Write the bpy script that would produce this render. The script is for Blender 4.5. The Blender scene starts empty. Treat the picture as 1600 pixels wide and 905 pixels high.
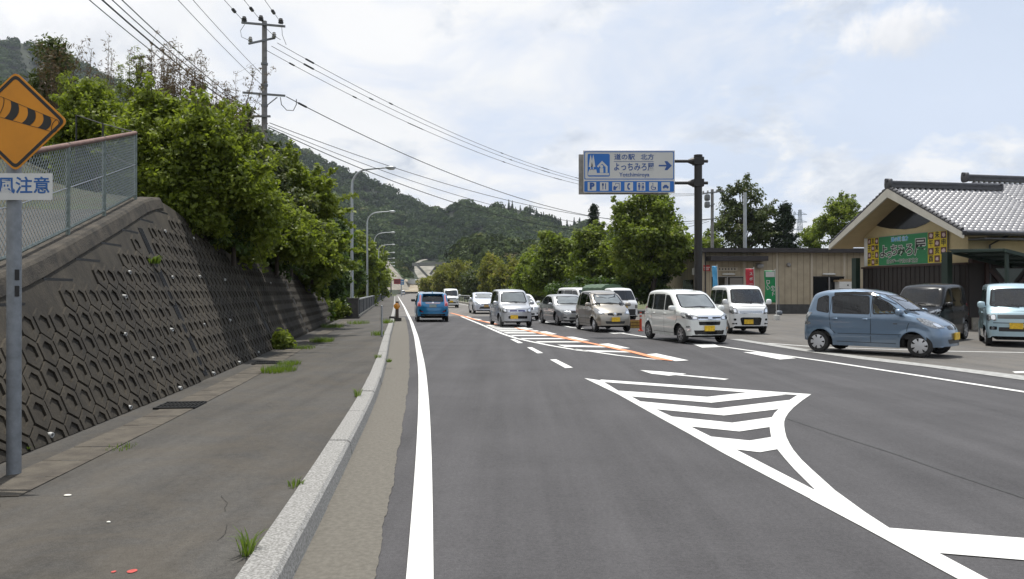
import bpy, bmesh, math, random
import numpy as np
from mathutils import Vector, Matrix
from mathutils.bvhtree import BVHTree
R = math.radians
SC = bpy.context.scene
COL = SC.collection
rng = np.random.default_rng(7)
random.seed(7)

# ------------------------------------------------------------------ camera, sky, sun, exposure
F, CU, HV, CH = 1230.0, 800.0, 455.0, 1.6          # focal length, principal column, horizon row (1600 px frame), eye height
cam = bpy.data.cameras.new('camera'); cam_o = bpy.data.objects.new('camera', cam); COL.objects.link(cam_o)
cam_o.location = (0, 0, CH); cam_o.rotation_euler = (R(90.116), 0, 0)
cam.sensor_width = 36; cam.lens = 36 * F / 1600; cam.clip_end = 5000; cam.clip_start = 0.05
SC.camera = cam_o
SUN_EL, SUN_AZ = R(78), R(14)                      # azimuth to the west of the view direction
sdir = Vector((-math.sin(SUN_AZ) * math.cos(SUN_EL), math.cos(SUN_AZ) * math.cos(SUN_EL), math.sin(SUN_EL)))
sun = bpy.data.lights.new('sun', 'SUN'); sun.energy = 5.0; sun.angle = R(0.6); sun.color = (1, .965, .9)
sun_o = bpy.data.objects.new('sun', sun); COL.objects.link(sun_o); sun_o.rotation_euler = sdir.to_track_quat('Z', 'Y').to_euler()
SC.view_settings.view_transform = 'Standard'; SC.view_settings.look = 'None'
SC.view_settings.exposure = 0.0; SC.view_settings.gamma = 1.0; SC.view_settings.use_curve_mapping = False
SC.cycles.max_bounces = 8; SC.cycles.transparent_max_bounces = 16; SC.cycles.caustics_reflective = False; SC.cycles.caustics_refractive = False
SC.cycles.sample_clamp_indirect = 6

class NT:
    """short-hand for building node trees"""
    def __init__(s, tree): s.t = tree; s.n = tree.nodes; s.l = tree.links
    def add(s, kind, **kw):
        n = s.n.new(kind)
        for k, v in kw.items(): setattr(n, k, v)
        return n
    def link(s, a, b): s.l.new(a, b)
    def val(s, sock, x):
        if hasattr(x, 'is_linked') or isinstance(x, bpy.types.NodeSocket): s.link(x, sock)
        elif x is not None: sock.default_value = x
    def math(s, op, a, b=None, c=None, clamp=False):
        n = s.add('ShaderNodeMath', operation=op, use_clamp=clamp)
        for i, x in enumerate((a, b, c)):
            if x is not None: s.val(n.inputs[i], x)
        return n.outputs[0]
    def noise(s, vec, scale, detail=4, rough=.55, dist=0):
        n = s.add('ShaderNodeTexNoise'); n.inputs['Scale'].default_value = scale; n.inputs['Detail'].default_value = detail
        n.inputs['Roughness'].default_value = rough; n.inputs['Distortion'].default_value = dist
        if vec is not None: s.link(vec, n.inputs['Vector'])
        return n.outputs['Fac']
    def ramp(s, fac, stops, interp='LINEAR'):
        n = s.add('ShaderNodeValToRGB'); n.color_ramp.interpolation = interp
        e = n.color_ramp.elements
        while len(e) < len(stops): e.new(.5)
        for i, (p, c) in enumerate(stops):
            e[i].position = p
            e[i].color = (c, c, c, 1) if not hasattr(c, '__len__') else (*c, 1)
        s.link(fac, n.inputs[0]); return n.outputs[0]
    def mix(s, f, a, b, mode='MIX'):
        n = s.add('ShaderNodeMix', data_type='RGBA', blend_type=mode)
        s.val(n.inputs[0], f)
        for sk, x in ((n.inputs[6], a), (n.inputs[7], b)):
            s.val(sk, x if not (hasattr(x, '__len__') and len(x) == 3) else (*x, 1))
        return n.outputs[2]

w = bpy.data.worlds.new('World'); SC.world = w; w.use_nodes = True
q = NT(w.node_tree); q.n.clear()
sky = q.add('ShaderNodeTexSky', sky_type='NISHITA', sun_disc=False)
sky.sun_elevation = SUN_EL; sky.sun_rotation = -SUN_AZ; sky.air_density = 1.2; sky.dust_density = 2.0; sky.ozone_density = 1.5
tc = q.add('ShaderNodeTexCoord'); d = tc.outputs['Generated']
sep = q.add('ShaderNodeSeparateXYZ'); q.link(d, sep.inputs[0])
zz = q.math('ADD', q.math('MAXIMUM', sep.outputs[2], 0.0), .22)
cx = q.math('DIVIDE', sep.outputs[0], zz); cy = q.math('DIVIDE', sep.outputs[1], zz)
cmb = q.add('ShaderNodeCombineXYZ'); q.link(cx, cmb.inputs[0]); q.link(cy, cmb.inputs[1])
# thin high veil with faint blue gaps
veil = q.ramp(q.noise(cmb.outputs[0], 1.1, 5, .5, .4), [(.32, .86), (.62, 1.0)])
tone = q.math('ADD', q.math('MULTIPLY', q.noise(cmb.outputs[0], .8, 5, .58, .6), .55), q.math('MULTIPLY', q.noise(cmb.outputs[0], 2.3, 5, .6, .5), .45))
veilcol = q.ramp(q.math('ADD', tone, q.math('MULTIPLY', sep.outputs[0], -.22)), [(.40, (.70, .79, .945)), (.495, (.85, .89, .97)), (.57, (1.0, 1.0, 1.0))])
vc = q.add('ShaderNodeVectorMath', operation='SCALE'); q.link(veilcol, vc.inputs[0]); vc.inputs['Scale'].default_value = 10.0
c1 = q.mix(veil, sky.outputs[0], vc.outputs[0])
# cumulus bank low over the horizon
dn = q.add('ShaderNodeMapping'); dn.inputs['Scale'].default_value = (1, 1, 1.9); q.link(d, dn.inputs[0])
n1 = q.noise(dn.outputs[0], 5.2, 7, .58, .15)
elev = sep.outputs[2]
low = q.ramp(elev, [(0.0, .22), (.14, .165), (.21, .03), (.32, 0.0)])
lowm = q.math('SUBTRACT', q.math('ADD', n1, q.math('MULTIPLY', low, 1.0)), .115)
bank = q.ramp(lowm, [(.47, 0.0), (.56, 1.0)])
shade = q.ramp(q.noise(dn.outputs[0], 9.0, 6, .6, .3), [(.37, (.64, .70, .80)), (.48, (.84, .88, .94)), (.56, (1.02, 1.02, 1.02))])
sh = q.add('ShaderNodeVectorMath', operation='SCALE'); q.link(shade, sh.inputs[0]); sh.inputs['Scale'].default_value = 9.6
c2 = q.mix(q.math('MULTIPLY', bank, .9), c1, sh.outputs[0])
# one puffy cloud high above the roadside station
def cloud_blob(prev, u, v, size, bright):
    cd = Vector(((u - CU) / F, 1, -(v - HV) / F)).normalized()
    sub = q.add('ShaderNodeVectorMath', operation='SUBTRACT'); q.link(d, sub.inputs[0]); sub.inputs[1].default_value = cd
    mp = q.add('ShaderNodeMapping'); mp.inputs['Scale'].default_value = (1, 1, 1.75); q.link(sub.outputs[0], mp.inputs[0])
    ln = q.add('ShaderNodeVectorMath', operation='LENGTH'); q.link(mp.outputs[0], ln.inputs[0])
    nn = q.noise(d, 14, 7, .6, .2)
    m = q.math('SUBTRACT', q.math('ADD', 1.0, q.math('MULTIPLY', q.math('SUBTRACT', nn, .5), 1.9)), q.math('DIVIDE', ln.outputs['Value'], size))
    m = q.ramp(m, [(.25, 0), (.75, 1)], 'EASE')
    sp = q.add('ShaderNodeSeparateXYZ'); q.link(sub.outputs[0], sp.inputs[0])
    g = q.math('ADD', q.math('MULTIPLY', q.math('SUBTRACT', sp.outputs[2], q.math('MULTIPLY', sp.outputs[0], .35)), 7.0), q.math('ADD', q.math('MULTIPLY', q.math('SUBTRACT', nn, .5), .9), .55))
    col = q.ramp(g, [(.12, (.60, .645, .72)), (.66, (.99, .99, 1.0))])
    sc = q.add('ShaderNodeVectorMath', operation='SCALE'); q.link(col, sc.inputs[0]); sc.inputs['Scale'].default_value = bright
    return q.mix(q.math('MULTIPLY', m, .97), prev, sc.outputs[0])
c3 = cloud_blob(c2, 1398, 48, .085, 9.9)
c3 = cloud_blob(c3, 30, 30, .2, 10.4)
bg = q.add('ShaderNodeBackground'); bg.inputs['Strength'].default_value = .1; q.link(c3, bg.inputs[0])
ow = q.add('ShaderNodeOutputWorld'); q.link(bg.outputs[0], ow.inputs[0])

def G(u, v, z=0.0):
    Y = (CH - z) * F / (v - HV); return Vector(((u - CU) / F * Y, Y, z))
def P(u, v, Y): return Vector(((u - CU) / F * Y, Y, CH - (v - HV) / F * Y))

# ------------------------------------------------------------------ materials
def pm(name, col, rough=.6, metal=0., var=0., scale=6., bump=0., bscale=40., coat=0., spec=.5, col2=None, detail=5, coords='Object'):
    m = bpy.data.materials.new(name); m.use_nodes = True; t = NT(m.node_tree)
    b = t.n['Principled BSDF']; b.inputs['Roughness'].default_value = rough; b.inputs['Metallic'].default_value = metal
    b.inputs['Coat Weight'].default_value = coat; b.inputs['Coat Roughness'].default_value = .04; b.inputs['Specular IOR Level'].default_value = spec
    b.inputs['Base Color'].default_value = (*col, 1)
    co = t.add('ShaderNodeTexCoord').outputs[coords]
    if var or col2:
        nf = t.noise(co, scale, detail, .6)
        if col2: c = t.ramp(nf, [(.36, col), (.64, col2)])
        else: c = t.ramp(nf, [(.3, tuple(x * (1 - var) for x in col)), (.7, tuple(min(1, x * (1 + var)) for x in col))])
        t.link(c, b.inputs['Base Color'])
    if bump:
        bp = t.add('ShaderNodeBump'); bp.inputs['Strength'].default_value = bump; bp.inputs['Distance'].default_value = .02
        t.link(t.noise(co, bscale, 4, .6), bp.inputs['Height']); t.link(bp.outputs[0], b.inputs['Normal'])
    return m

def asphalt(name, base, grit, patch, warm=0., tracks=False):
    m = bpy.data.materials.new(name); m.use_nodes = True; t = NT(m.node_tree); b = t.n['Principled BSDF']
    co = t.add('ShaderNodeTexCoord').outputs['Object']
    fine = t.noise(co, 130, 3, .7); mid = t.noise(co, 9, 5, .65); big = t.noise(co, .55, 5, .6, .5)
    mp = t.add('ShaderNodeMapping'); mp.inputs['Rotation'].default_value = (0, 0, R(-8)); mp.inputs['Scale'].default_value = (1.6, .06, 1); t.link(co, mp.inputs[0])
    streak = t.noise(mp.outputs[0], 1.4, 5, .6)
    lo = tuple(x * (1 - grit) for x in base); hi = tuple(x * (1 + grit) for x in base)
    c = t.ramp(fine, [(.3, lo), (.72, hi)])
    grn = t.noise(co, 34, 4, .75)
    f = t.math('ADD', t.math('MULTIPLY', t.math('SUBTRACT', big, .5), patch * 4), t.math('ADD', t.math('MULTIPLY', t.math('SUBTRACT', mid, .5), patch * 2.2), t.math('ADD', t.math('ADD', 1.0, t.math('MULTIPLY', t.math('SUBTRACT', grn, .5), 1.3)), t.math('MULTIPLY', t.math('SUBTRACT', streak, .5), patch * 6))))
    vm = t.add('ShaderNodeVectorMath', operation='SCALE'); t.link(c, vm.inputs[0]); t.link(f, vm.inputs['Scale'])
    out = vm.outputs[0]
    if warm:
        st = t.ramp(t.noise(co, .9, 6, .7, 1.0), [(.42, 0.0), (.6, warm)])
        out = t.mix(st, out, (base[0] * 1.5, base[1] * 1.3, base[2] * 1.0))
    # a few tiny dark pits and pale stones
    vo = t.add('ShaderNodeTexVoronoi'); vo.inputs['Scale'].default_value = 38; t.link(co, vo.inputs['Vector'])
    pit = t.ramp(t.math('ADD', vo.outputs['Distance'], t.math('MULTIPLY', t.noise(co, 2.2, 3), .5)), [(.33, .6), (.40, 0.0)])
    out = t.mix(pit, out, tuple(x * .45 for x in base))
    t.link(out, b.inputs['Base Color']); b.inputs['Roughness'].default_value = .82; b.inputs['Specular IOR Level'].default_value = .3
    bp = t.add('ShaderNodeBump'); bp.inputs['Strength'].default_value = .35; bp.inputs['Distance'].default_value = .006
    t.link(fine, bp.inputs['Height']); t.link(bp.outputs[0], b.inputs['Normal'])
    return m

def paint_mark(name, col, wear=.25):
    m = bpy.data.materials.new(name); m.use_nodes = True; t = NT(m.node_tree); b = t.n['Principled BSDF']
    co = t.add('ShaderNodeTexCoord').outputs['Object']
    wv = t.math('ADD', t.math('MULTIPLY', t.noise(co, 60, 3, .7), .45), t.math('MULTIPLY', t.noise(co, 3, 5, .6), .55))
    c = t.ramp(wv, [(.33 - wear * .2, tuple(x * .35 for x in col)), (.40, tuple(x * .80 for x in col)), (.54, tuple(x * .95 for x in col)), (.64, col)])
    t.link(c, b.inputs['Base Color']); b.inputs['Roughness'].default_value = .7
    return m

def leaf_mat(name, dark, light, trans=.4, third=None, spec=.3):
    m = bpy.data.materials.new(name); m.use_nodes = True; t = NT(m.node_tree); t.n.clear()
    at = t.add('ShaderNodeAttribute', attribute_name='tint')
    stops = [(.0, dark), (1., light)] if third is None else [(.0, dark), (.7, light), (1., third)]
    c = t.ramp(at.outputs['Fac'], stops)
    df = t.add('ShaderNodeBsdfPrincipled'); t.link(c, df.inputs['Base Color']); df.inputs['Roughness'].default_value = .5; df.inputs['Specular IOR Level'].default_value = spec
    tr = t.add('ShaderNodeBsdfTranslucent')
    c2 = t.mix(.55, c, (light[0] * 1.5, light[1] * 1.55, light[2] * .7)); t.link(c2, tr.inputs[0])
    mx = t.add('ShaderNodeMixShader'); mx.inputs[0].default_value = trans
    t.link(df.outputs[0], mx.inputs[1]); t.link(tr.outputs[0], mx.inputs[2])
    o = t.add('ShaderNodeOutputMaterial'); t.link(mx.outputs[0], o.inputs[0])
    return m

def glass_mat(name, tint, ior=1.6, rough=.02, extra=0.):
    m = bpy.data.materials.new(name); m.use_nodes = True; t = NT(m.node_tree); t.n.clear()
    tr = t.add('ShaderNodeBsdfTransparent'); tr.inputs[0].default_value = (*tint, 1)
    gl = t.add('ShaderNodeBsdfGlossy'); gl.inputs['Roughness'].default_value = rough; gl.inputs[0].default_value = (.95, .97, 1, 1)
    fr = t.add('ShaderNodeFresnel'); fr.inputs[0].default_value = ior
    mx = t.add('ShaderNodeMixShader'); t.link(t.math('ADD', fr.outputs[0], extra, clamp=True), mx.inputs[0]); t.link(tr.outputs[0], mx.inputs[1]); t.link(gl.outputs[0], mx.inputs[2])
    o = t.add('ShaderNodeOutputMaterial'); t.link(mx.outputs[0], o.inputs[0]); return m

def carpaint(name, col, metal=.3, rough=.35, dust=1.0):
    m = pm(name, col, rough, metal, coat=1.0)
    t = NT(m.node_tree); b = t.n['Principled BSDF']
    co = t.add('ShaderNodeTexCoord').outputs['Object']
    # a little road dust low on the body
    sp = t.add('ShaderNodeSeparateXYZ'); t.link(co, sp.inputs[0])
    du = t.math('MULTIPLY', t.ramp(sp.outputs[2], [(.12, dust), (.55, 0.0)]), t.ramp(t.noise(co, 7, 5, .6), [(.4, .1), (.7, .55)]))
    c = t.mix(du, col, (.16, .145, .12)); t.link(c, b.inputs['Base Color'])
    return m

# ------------------------------------------------------------------ mesh building
class MB:
    def __init__(s): s.v = []; s.f = []; s.m = []
    def add(s, vs, fs, mi=0):
        o = len(s.v); s.v += [tuple(p) for p in vs]
        for f in fs: s.f.append(tuple(i + o for i in f)); s.m.append(mi)
        return s
    def box(s, c, d, rz=0., mi=0, tilt=None):
        x, y, z = d[0] / 2, d[1] / 2, d[2] / 2
        vs = [Vector((a, b, e)) for a in (-x, x) for b in (-y, y) for e in (-z, z)]
        M = Matrix.Rotation(rz, 3, 'Z')
        if tilt is not None: M = M @ tilt
        vs = [M @ p + Vector(c) for p in vs]
        return s.add(vs, [(0, 1, 3, 2), (4, 6, 7, 5), (0, 4, 5, 1), (2, 3, 7, 6), (0, 2, 6, 4), (1, 5, 7, 3)], mi)
    def bar(s, p, q_, wd, ht, mi=0, up=(0, 0, 1)):
        p, q_ = Vector(p), Vector(q_); a = (q_ - p).normalized(); u = Vector(up)
        sd = a.cross(u)
        if sd.length < 1e-4: sd = a.cross(Vector((1, 0, 0)))
        sd.normalize(); u = sd.cross(a).normalized(); vs = []
        for c in (p, q_):
            for i, j in ((-1, -1), (1, -1), (1, 1), (-1, 1)): vs.append(c + sd * (i * wd / 2) + u * (j * ht / 2))
        return s.add(vs, [(3, 2, 1, 0), (4, 5, 6, 7), (0, 1, 5, 4), (1, 2, 6, 5), (2, 3, 7, 6), (3, 0, 4, 7)], mi)
    def tube(s, pts, r, n=8, mi=0, caps=True):
        pts = [Vector(p) for p in pts]; k = len(pts); rr = [r] * k if not hasattr(r, '__len__') else list(r)
        rings = []; prev = None
        for i, p in enumerate(pts):
            t = (pts[min(i + 1, k - 1)] - pts[max(i - 1, 0)]).normalized()
            if prev is None:
                a = t.cross(Vector((0, 0, 1)))
                if a.length < 1e-3: a = t.cross(Vector((1, 0, 0)))
            else: a = prev - t * prev.dot(t)
            a.normalize(); prev = a; b = t.cross(a)
            rings.append([p + (a * math.cos(2 * math.pi * j / n) + b * math.sin(2 * math.pi * j / n)) * rr[i] for j in range(n)])
        vs = [p for rg in rings for p in rg]
        fs = [(i * n + j, i * n + (j + 1) % n, (i + 1) * n + (j + 1) % n, (i + 1) * n + j) for i in range(k - 1) for j in range(n)]
        if caps: fs += [tuple(range(n - 1, -1, -1)), tuple(range((k - 1) * n, k * n))]
        return s.add(vs, fs, mi)
    def prism(s, poly, o, ax, ay, depth, mi=0):
        """polygon in the plane o + x*ax + y*ay, thickened backwards along -ax x ay"""
        o, ax, ay = Vector(o), Vector(ax), Vector(ay); nrm = ax.cross(ay).normalized(); n = len(poly)
        a = sum(poly[i][0] * poly[(i + 1) % n][1] - poly[(i + 1) % n][0] * poly[i][1] for i in range(n))
        if a < 0: poly = poly[::-1]
        f = [o + ax * x + ay * y for x, y in poly]; bk = [p - nrm * depth for p in f]
        return s.add(f + bk, [tuple(range(n)), tuple(range(2 * n - 1, n - 1, -1))] + [(i, i + n, (i + 1) % n + n, (i + 1) % n) for i in range(n)], mi)
    def lathe(s, prof, c, axis=(0, 0, 1), n=24, mi=0):
        ax = Vector(axis).normalized(); a = ax.cross(Vector((1, 0, 0)))
        if a.length < 1e-3: a = ax.cross(Vector((0, 1, 0)))
        a.normalize(); b = ax.cross(a); c = Vector(c); vs = []
        for r, h in prof: vs += [c + ax * h + (a * math.cos(2 * math.pi * j / n) + b * math.sin(2 * math.pi * j / n)) * r for j in range(n)]
        k = len(prof)
        return s.add(vs, [(i * n + j, i * n + (j + 1) % n, (i + 1) * n + (j + 1) % n, (i + 1) * n + j) for i in range(k - 1) for j in range(n)], mi)
    def blob(s, c, d, p=2.6, n=10, mi=0, rz=0):
        """rounded box (superellipsoid)"""
        vs = []; fs = []; sg = lambda x, e: math.copysign(abs(x) ** e, x); e = 2 / p
        cr, sr = math.cos(rz), math.sin(rz)
        for i in range(n + 1):
            a = -math.pi / 2 + math.pi * i / n
            for j in range(2 * n):
                b = math.pi * j / n
                x, y, z = d[0] / 2 * sg(math.cos(a), e) * sg(math.cos(b), e), d[1] / 2 * sg(math.cos(a), e) * sg(math.sin(b), e), d[2] / 2 * sg(math.sin(a), e)
                vs.append((c[0] + x * cr - y * sr, c[1] + x * sr + y * cr, c[2] + z))
        for i in range(n):
            for j in range(2 * n): fs.append((i * 2 * n + j, i * 2 * n + (j + 1) % (2 * n), (i + 1) * 2 * n + (j + 1) % (2 * n), (i + 1) * 2 * n + j))
        return s.add(vs, fs, mi)
    def sheet(s, poly, z=None, mi=0):
        n = len(poly); pts = [Vector((p[0], p[1], p[2] if z is None else z)) for p in poly]
        a = sum(pts[i].x * pts[(i + 1) % n].y - pts[(i + 1) % n].x * pts[i].y for i in range(n))
        if a < 0: pts = pts[::-1]
        return s.add(pts, [tuple(range(n))], mi)
    def build(s, name, mats, parent=None, smooth=None, fixn=False):
        me = bpy.data.meshes.new(name); me.from_pydata([tuple(p) for p in s.v], [], s.f)
        mats = mats if isinstance(mats, (list, tuple)) else [mats]
        for m in mats: me.materials.append(m)
        if len(mats) > 1: me.polygons.foreach_set('material_index', s.m)
        me.update(); me.validate()
        if fixn:
            bm = bmesh.new(); bm.from_mesh(me); bmesh.ops.remove_doubles(bm, verts=bm.verts, dist=1e-5); bmesh.ops.recalc_face_normals(bm, faces=bm.faces); bm.to_mesh(me); bm.free()
        if smooth is not None:
            me.polygons.foreach_set('use_smooth', [True] * len(me.polygons)); me.set_sharp_from_angle(angle=R(smooth))
        o = bpy.data.objects.new(name, me); COL.objects.link(o)
        if parent is not None: o.parent = parent
        return o

def np_obj(name, V, Q, mats, parent=None, tint=None, smooth=False):
    me = bpy.data.meshes.new(name); k = Q.shape[1]
    me.vertices.add(len(V)); me.vertices.foreach_set('co', np.ascontiguousarray(V, np.float32).ravel())
    me.loops.add(Q.size); me.loops.foreach_set('vertex_index', np.ascontiguousarray(Q, np.int32).ravel())
    me.polygons.add(len(Q)); me.polygons.foreach_set('loop_start', np.arange(0, Q.size, k, dtype=np.int32))
    if smooth: me.polygons.foreach_set('use_smooth', np.ones(len(Q), bool))
    for m in (mats if isinstance(mats, (list, tuple)) else [mats]): me.materials.append(m)
    me.update(calc_edges=True)
    if tint is not None:
        at = me.attributes.new('tint', 'FLOAT', 'FACE'); at.data.foreach_set('value', np.ascontiguousarray(tint, np.float32))
    o = bpy.data.objects.new(name, me); COL.objects.link(o)
    if parent is not None: o.parent = parent
    return o

def tag(o, label=None, cat=None, group=None, kind=None):
    if label: o['label'] = label
    if cat: o['category'] = cat
    if group: o['group'] = group
    if kind: o['kind'] = kind
    return o
def struct(o): o['kind'] = 'structure'; return o
def thing(name, label, cat, loc=(0, 0, 0), rz=0., group=None):
    o = bpy.data.objects.new(name, None); COL.objects.link(o); o.location = loc; o.rotation_euler = (0, 0, rz); o.empty_display_size = .2
    return tag(o, label, cat, group)
def children(o): return list(o.children)
def dup(o, loc, rz=None, label=None):
    r = o.copy(); COL.objects.link(r); r.location = loc
    if rz is not None: r.rotation_euler = (0, 0, rz)
    if label: r['label'] = label
    for c in children(o):
        k = c.copy(); COL.objects.link(k); k.parent = r
        for g in children(c):
            h = g.copy(); COL.objects.link(h); h.parent = k
    return r
def text_geo(body, size, bold=0.0, align='CENTER', extrude=0.004, spacing=1.0, sx=1.0):
    cu = bpy.data.curves.new('text', 'FONT'); cu.body = body; cu.size = size; cu.offset = bold; cu.extrude = extrude
    cu.align_x = align; cu.align_y = 'CENTER'; cu.space_character = spacing; cu.resolution_u = 3
    o = bpy.data.objects.new('text', cu); COL.objects.link(o)
    me = bpy.data.meshes.new_from_object(o.evaluated_get(bpy.context.evaluated_depsgraph_get()))
    vs = [Vector((v.co.x * sx, v.co.y, v.co.z)) for v in me.vertices]; fs = [tuple(p.vertices) for p in me.polygons]
    bpy.data.objects.remove(o); bpy.data.curves.remove(cu); bpy.data.meshes.remove(me)
    return vs, fs
def put_text(mb, body, size, o, ax, ay, mi=0, fit=None, **kw):
    """lay lettering into the plane o + x*ax + y*ay; fit = wanted width and height"""
    vs, fs = text_geo(body, size, **kw)
    if fit:
        xa, xb = min(v.x for v in vs), max(v.x for v in vs); ya, yb = min(v.y for v in vs), max(v.y for v in vs)
        vs = [Vector(((v.x - (xa + xb) / 2) * fit[0] / (xb - xa), (v.y - (ya + yb) / 2) * fit[1] / (yb - ya), v.z)) for v in vs]
    o, ax, ay = Vector(o), Vector(ax).normalized(), Vector(ay).normalized(); n = ax.cross(ay)
    mb.add([o + ax * v.x + ay * v.y + n * v.z for v in vs], fs, mi)

M = {}
M['asphalt'] = asphalt('new_asphalt', (.060, .058, .0605), .38, .17)
M['lot'] = asphalt('lot_asphalt', (.105, .10, .094), .32, .16, .2)
M['deck'] = asphalt('old_bridge_asphalt', (.135, .128, .122), .25, .14, .2)
M['walk'] = asphalt('worn_sidewalk_asphalt', (.058, .0545, .0495), .42, .24, .3)
M['conc'] = pm('weathered_concrete', (.25, .235, .20), .85, var=.35, scale=5, bump=.5, bscale=90)
M['kerbc'] = pm('kerb_concrete', (.36, .355, .34), .85, scale=60, bump=.6, bscale=140, col2=(.15, .145, .135))
M['gutter'] = pm('gutter_concrete', (.098, .089, .073), .88, scale=26, bump=.35, bscale=150, col2=(.135, .124, .103), detail=10)
M['band'] = pm('gutter_band_concrete', (.30, .30, .29), .85, var=.3, scale=8, bump=.4)
M['white'] = paint_mark('white_road_paint', (.68, .68, .66), .6); M['orange'] = paint_mark('orange_road_paint', (.70, .27, .13), .7)
M['steel'] = pm('galvanised_steel', (.42, .43, .44), .5, .6, var=.2, scale=10)
M['dark'] = pm('dark_plastic', (.02, .02, .021), .5); M['black'] = pm('black_gloss', (.008, .008, .009), .15)
M['rubber'] = pm('tyre_rubber', (.018, .018, .018), .8, var=.3, scale=20)
M['alloy'] = pm('alloy_rim', (.55, .56, .58), .3, .8); M['chrome'] = pm('chrome', (.75, .76, .78), .12, 1.0)
M['hub'] = pm('plastic_hubcap', (.50, .51, .53), .4, .3)
M['soil'] = pm('slope_soil', (.05, .04, .025), .95, scale=2.0, bump=.8, bscale=12, col2=(.045, .06, .022))
# ------------------------------------------------------------------ ground, road, markings
_LY = np.array([-14, -6, 0, 4.37, 5.57, 7.58, 9.25, 11.87, 16.55, 27.3, 40.6, 78.7, 150, 240])
_LX = np.array([1.32, .585, .01, -.434, -.558, -.772, -.956, -1.2545, -1.818, -3.24, -5.11, -10.68, -21.3, -34.7])
_yy = np.arange(-14, 240.01, .5); _xx = np.interp(_yy, _LY, _LX)
_k = np.ones(9) / 9; _xs = _xx.copy(); _xs[4:-4] = np.convolve(_xx, _k, 'valid')
def lineX(y): return float(np.interp(y, _yy, _xs))
def kerbX(y): return lineX(y) - float(np.interp(y, [0, 12, 27, 60], [.80, .78, .97, .95]))
def wallX(y): return kerbX(y) - 2.9
WZ = .13
def ys(a, b, st): return list(np.arange(a, b, st)) + [b]
def strip(mb, fa, fb, Y, z, mi=0):
    vs = [(fa(y), y, z) for y in Y] + [(fb(y), y, z) for y in Y]; n = len(Y)
    return mb.add(vs, [(i, n + i, n + i + 1, i + 1) for i in range(n - 1)], mi)

M['grass_ground'] = pm('rough_grass_ground', (.05, .075, .02), .95, scale=.35, bump=.6, bscale=6, col2=(.10, .10, .045), detail=8)
g = MB(); g.sheet([(-1600, -300), (1600, -300), (1600, 2200), (-1600, 2200)], -.05); struct(g.build('ground', M['grass_ground']))
gutL = lambda y: lineX(y) - .33
mb = MB()
# the carriageway: from the gutter seam over to the kerb band of the roadside station, then narrowing on to the bridge
RB = [(13.5, -14), (11.6, 2), (10.45, 10), (9.62, 14.8), (8.55, 19.5), (8.04, 21.4), (7.27, 26.2), (6.2, 33), (4.6, 44), (2.4, 58), (-.4, 66), (-1.9, 74), (-26.5, 240)]
def rightX(y):
    return float(np.interp(y, [p[1] for p in RB], [p[0] for p in RB]))
strip(mb, lambda y: kerbX(y) - .1, lambda y: rightX(y) - .02, ys(-14, 50, 1.0), 0.0)
struct(mb.build('road', M['asphalt']))
mb = MB(); strip(mb, lambda y: lineX(y) - .9, rightX, ys(50, 240, 4), .001)
# far curve beyond the bridge, swinging east and climbing
far_c = [(-31, 240, .0), (-38, 290, .1), (-44, 335, .4), (-49, 380, 1.0), (-52.5, 430, 2.0), (-53, 480, 3.0), (-50, 540, 4.4)]
prev = None
for i, (x, y, z) in enumerate(far_c):
    nx = far_c[min(i + 1, 6)][0] - far_c[max(i - 1, 0)][0]; ny = far_c[min(i + 1, 6)][1] - far_c[max(i - 1, 0)][1]; l = math.hypot(nx, ny)
    a = (x - ny / l * 4.6, y + nx / l * 4.6, z); b = (x + ny / l * 4.6, y - nx / l * 4.6, z)
    if prev: mb.add([prev[0], prev[1], b, a], [(0, 1, 2, 3)])
    prev = (a, b)
struct(mb.build('bridge_roadway', M['deck']))
mb = MB(); mb.sheet([(rightX(y), y) for y in ys(-14, 58, 2)] + [(2.4, 62), (12, 70), (60, 70), (60, -14)], .004); struct(mb.build('parking_lot', M['lot']))
mb = MB(); strip(mb, kerbX, lambda y: gutL(y) + .007 * math.sin(y * 3.1) + .005 * math.sin(y * 7.7 + 1) + random.uniform(-.006, .006), ys(-14, 48, .06), .006); struct(mb.build('gutter', M['gutter']))
mb = MB(); strip(mb, wallX, lambda y: kerbX(y) - .15, ys(-14, 43, .5), WZ)
strip(mb, lambda y: -2.1 - .1488 * y, lambda y: kerbX(y) - .15, ys(43, 240, 6), WZ); struct(mb.build('sidewalk', M['walk']))
# kerb stones about 1.9 m long with open joints
mb = MB(); y = -13.0; n = 0
while y < 238:
    L = 1.88 if y < 46 else 8; e = .012; sub = [y + e, y + L * .5, y + L - e]; z = .15 + random.uniform(-.004, .004)
    prof = lambda x: [(x - .205, .05), (x - .205, z), (x - .03, z), (x - .004, z - .025), (x + .02, -.02)]
    vs = []; 
    for s_ in sub: vs += [(px, s_, pz) for px, pz in prof(kerbX(s_) + random.uniform(-.004, .004))]
    fs = [(i * 5 + j, (i + 1) * 5 + j, (i + 1) * 5 + j + 1, i * 5 + j + 1) for i in range(2) for j in range(4)] + [(0, 1, 2, 3, 4), (14, 13, 12, 11, 10)]
    mb.add(vs, fs); y += L
struct(mb.build('kerb', M['kerbc'], fixn=True))
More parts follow.
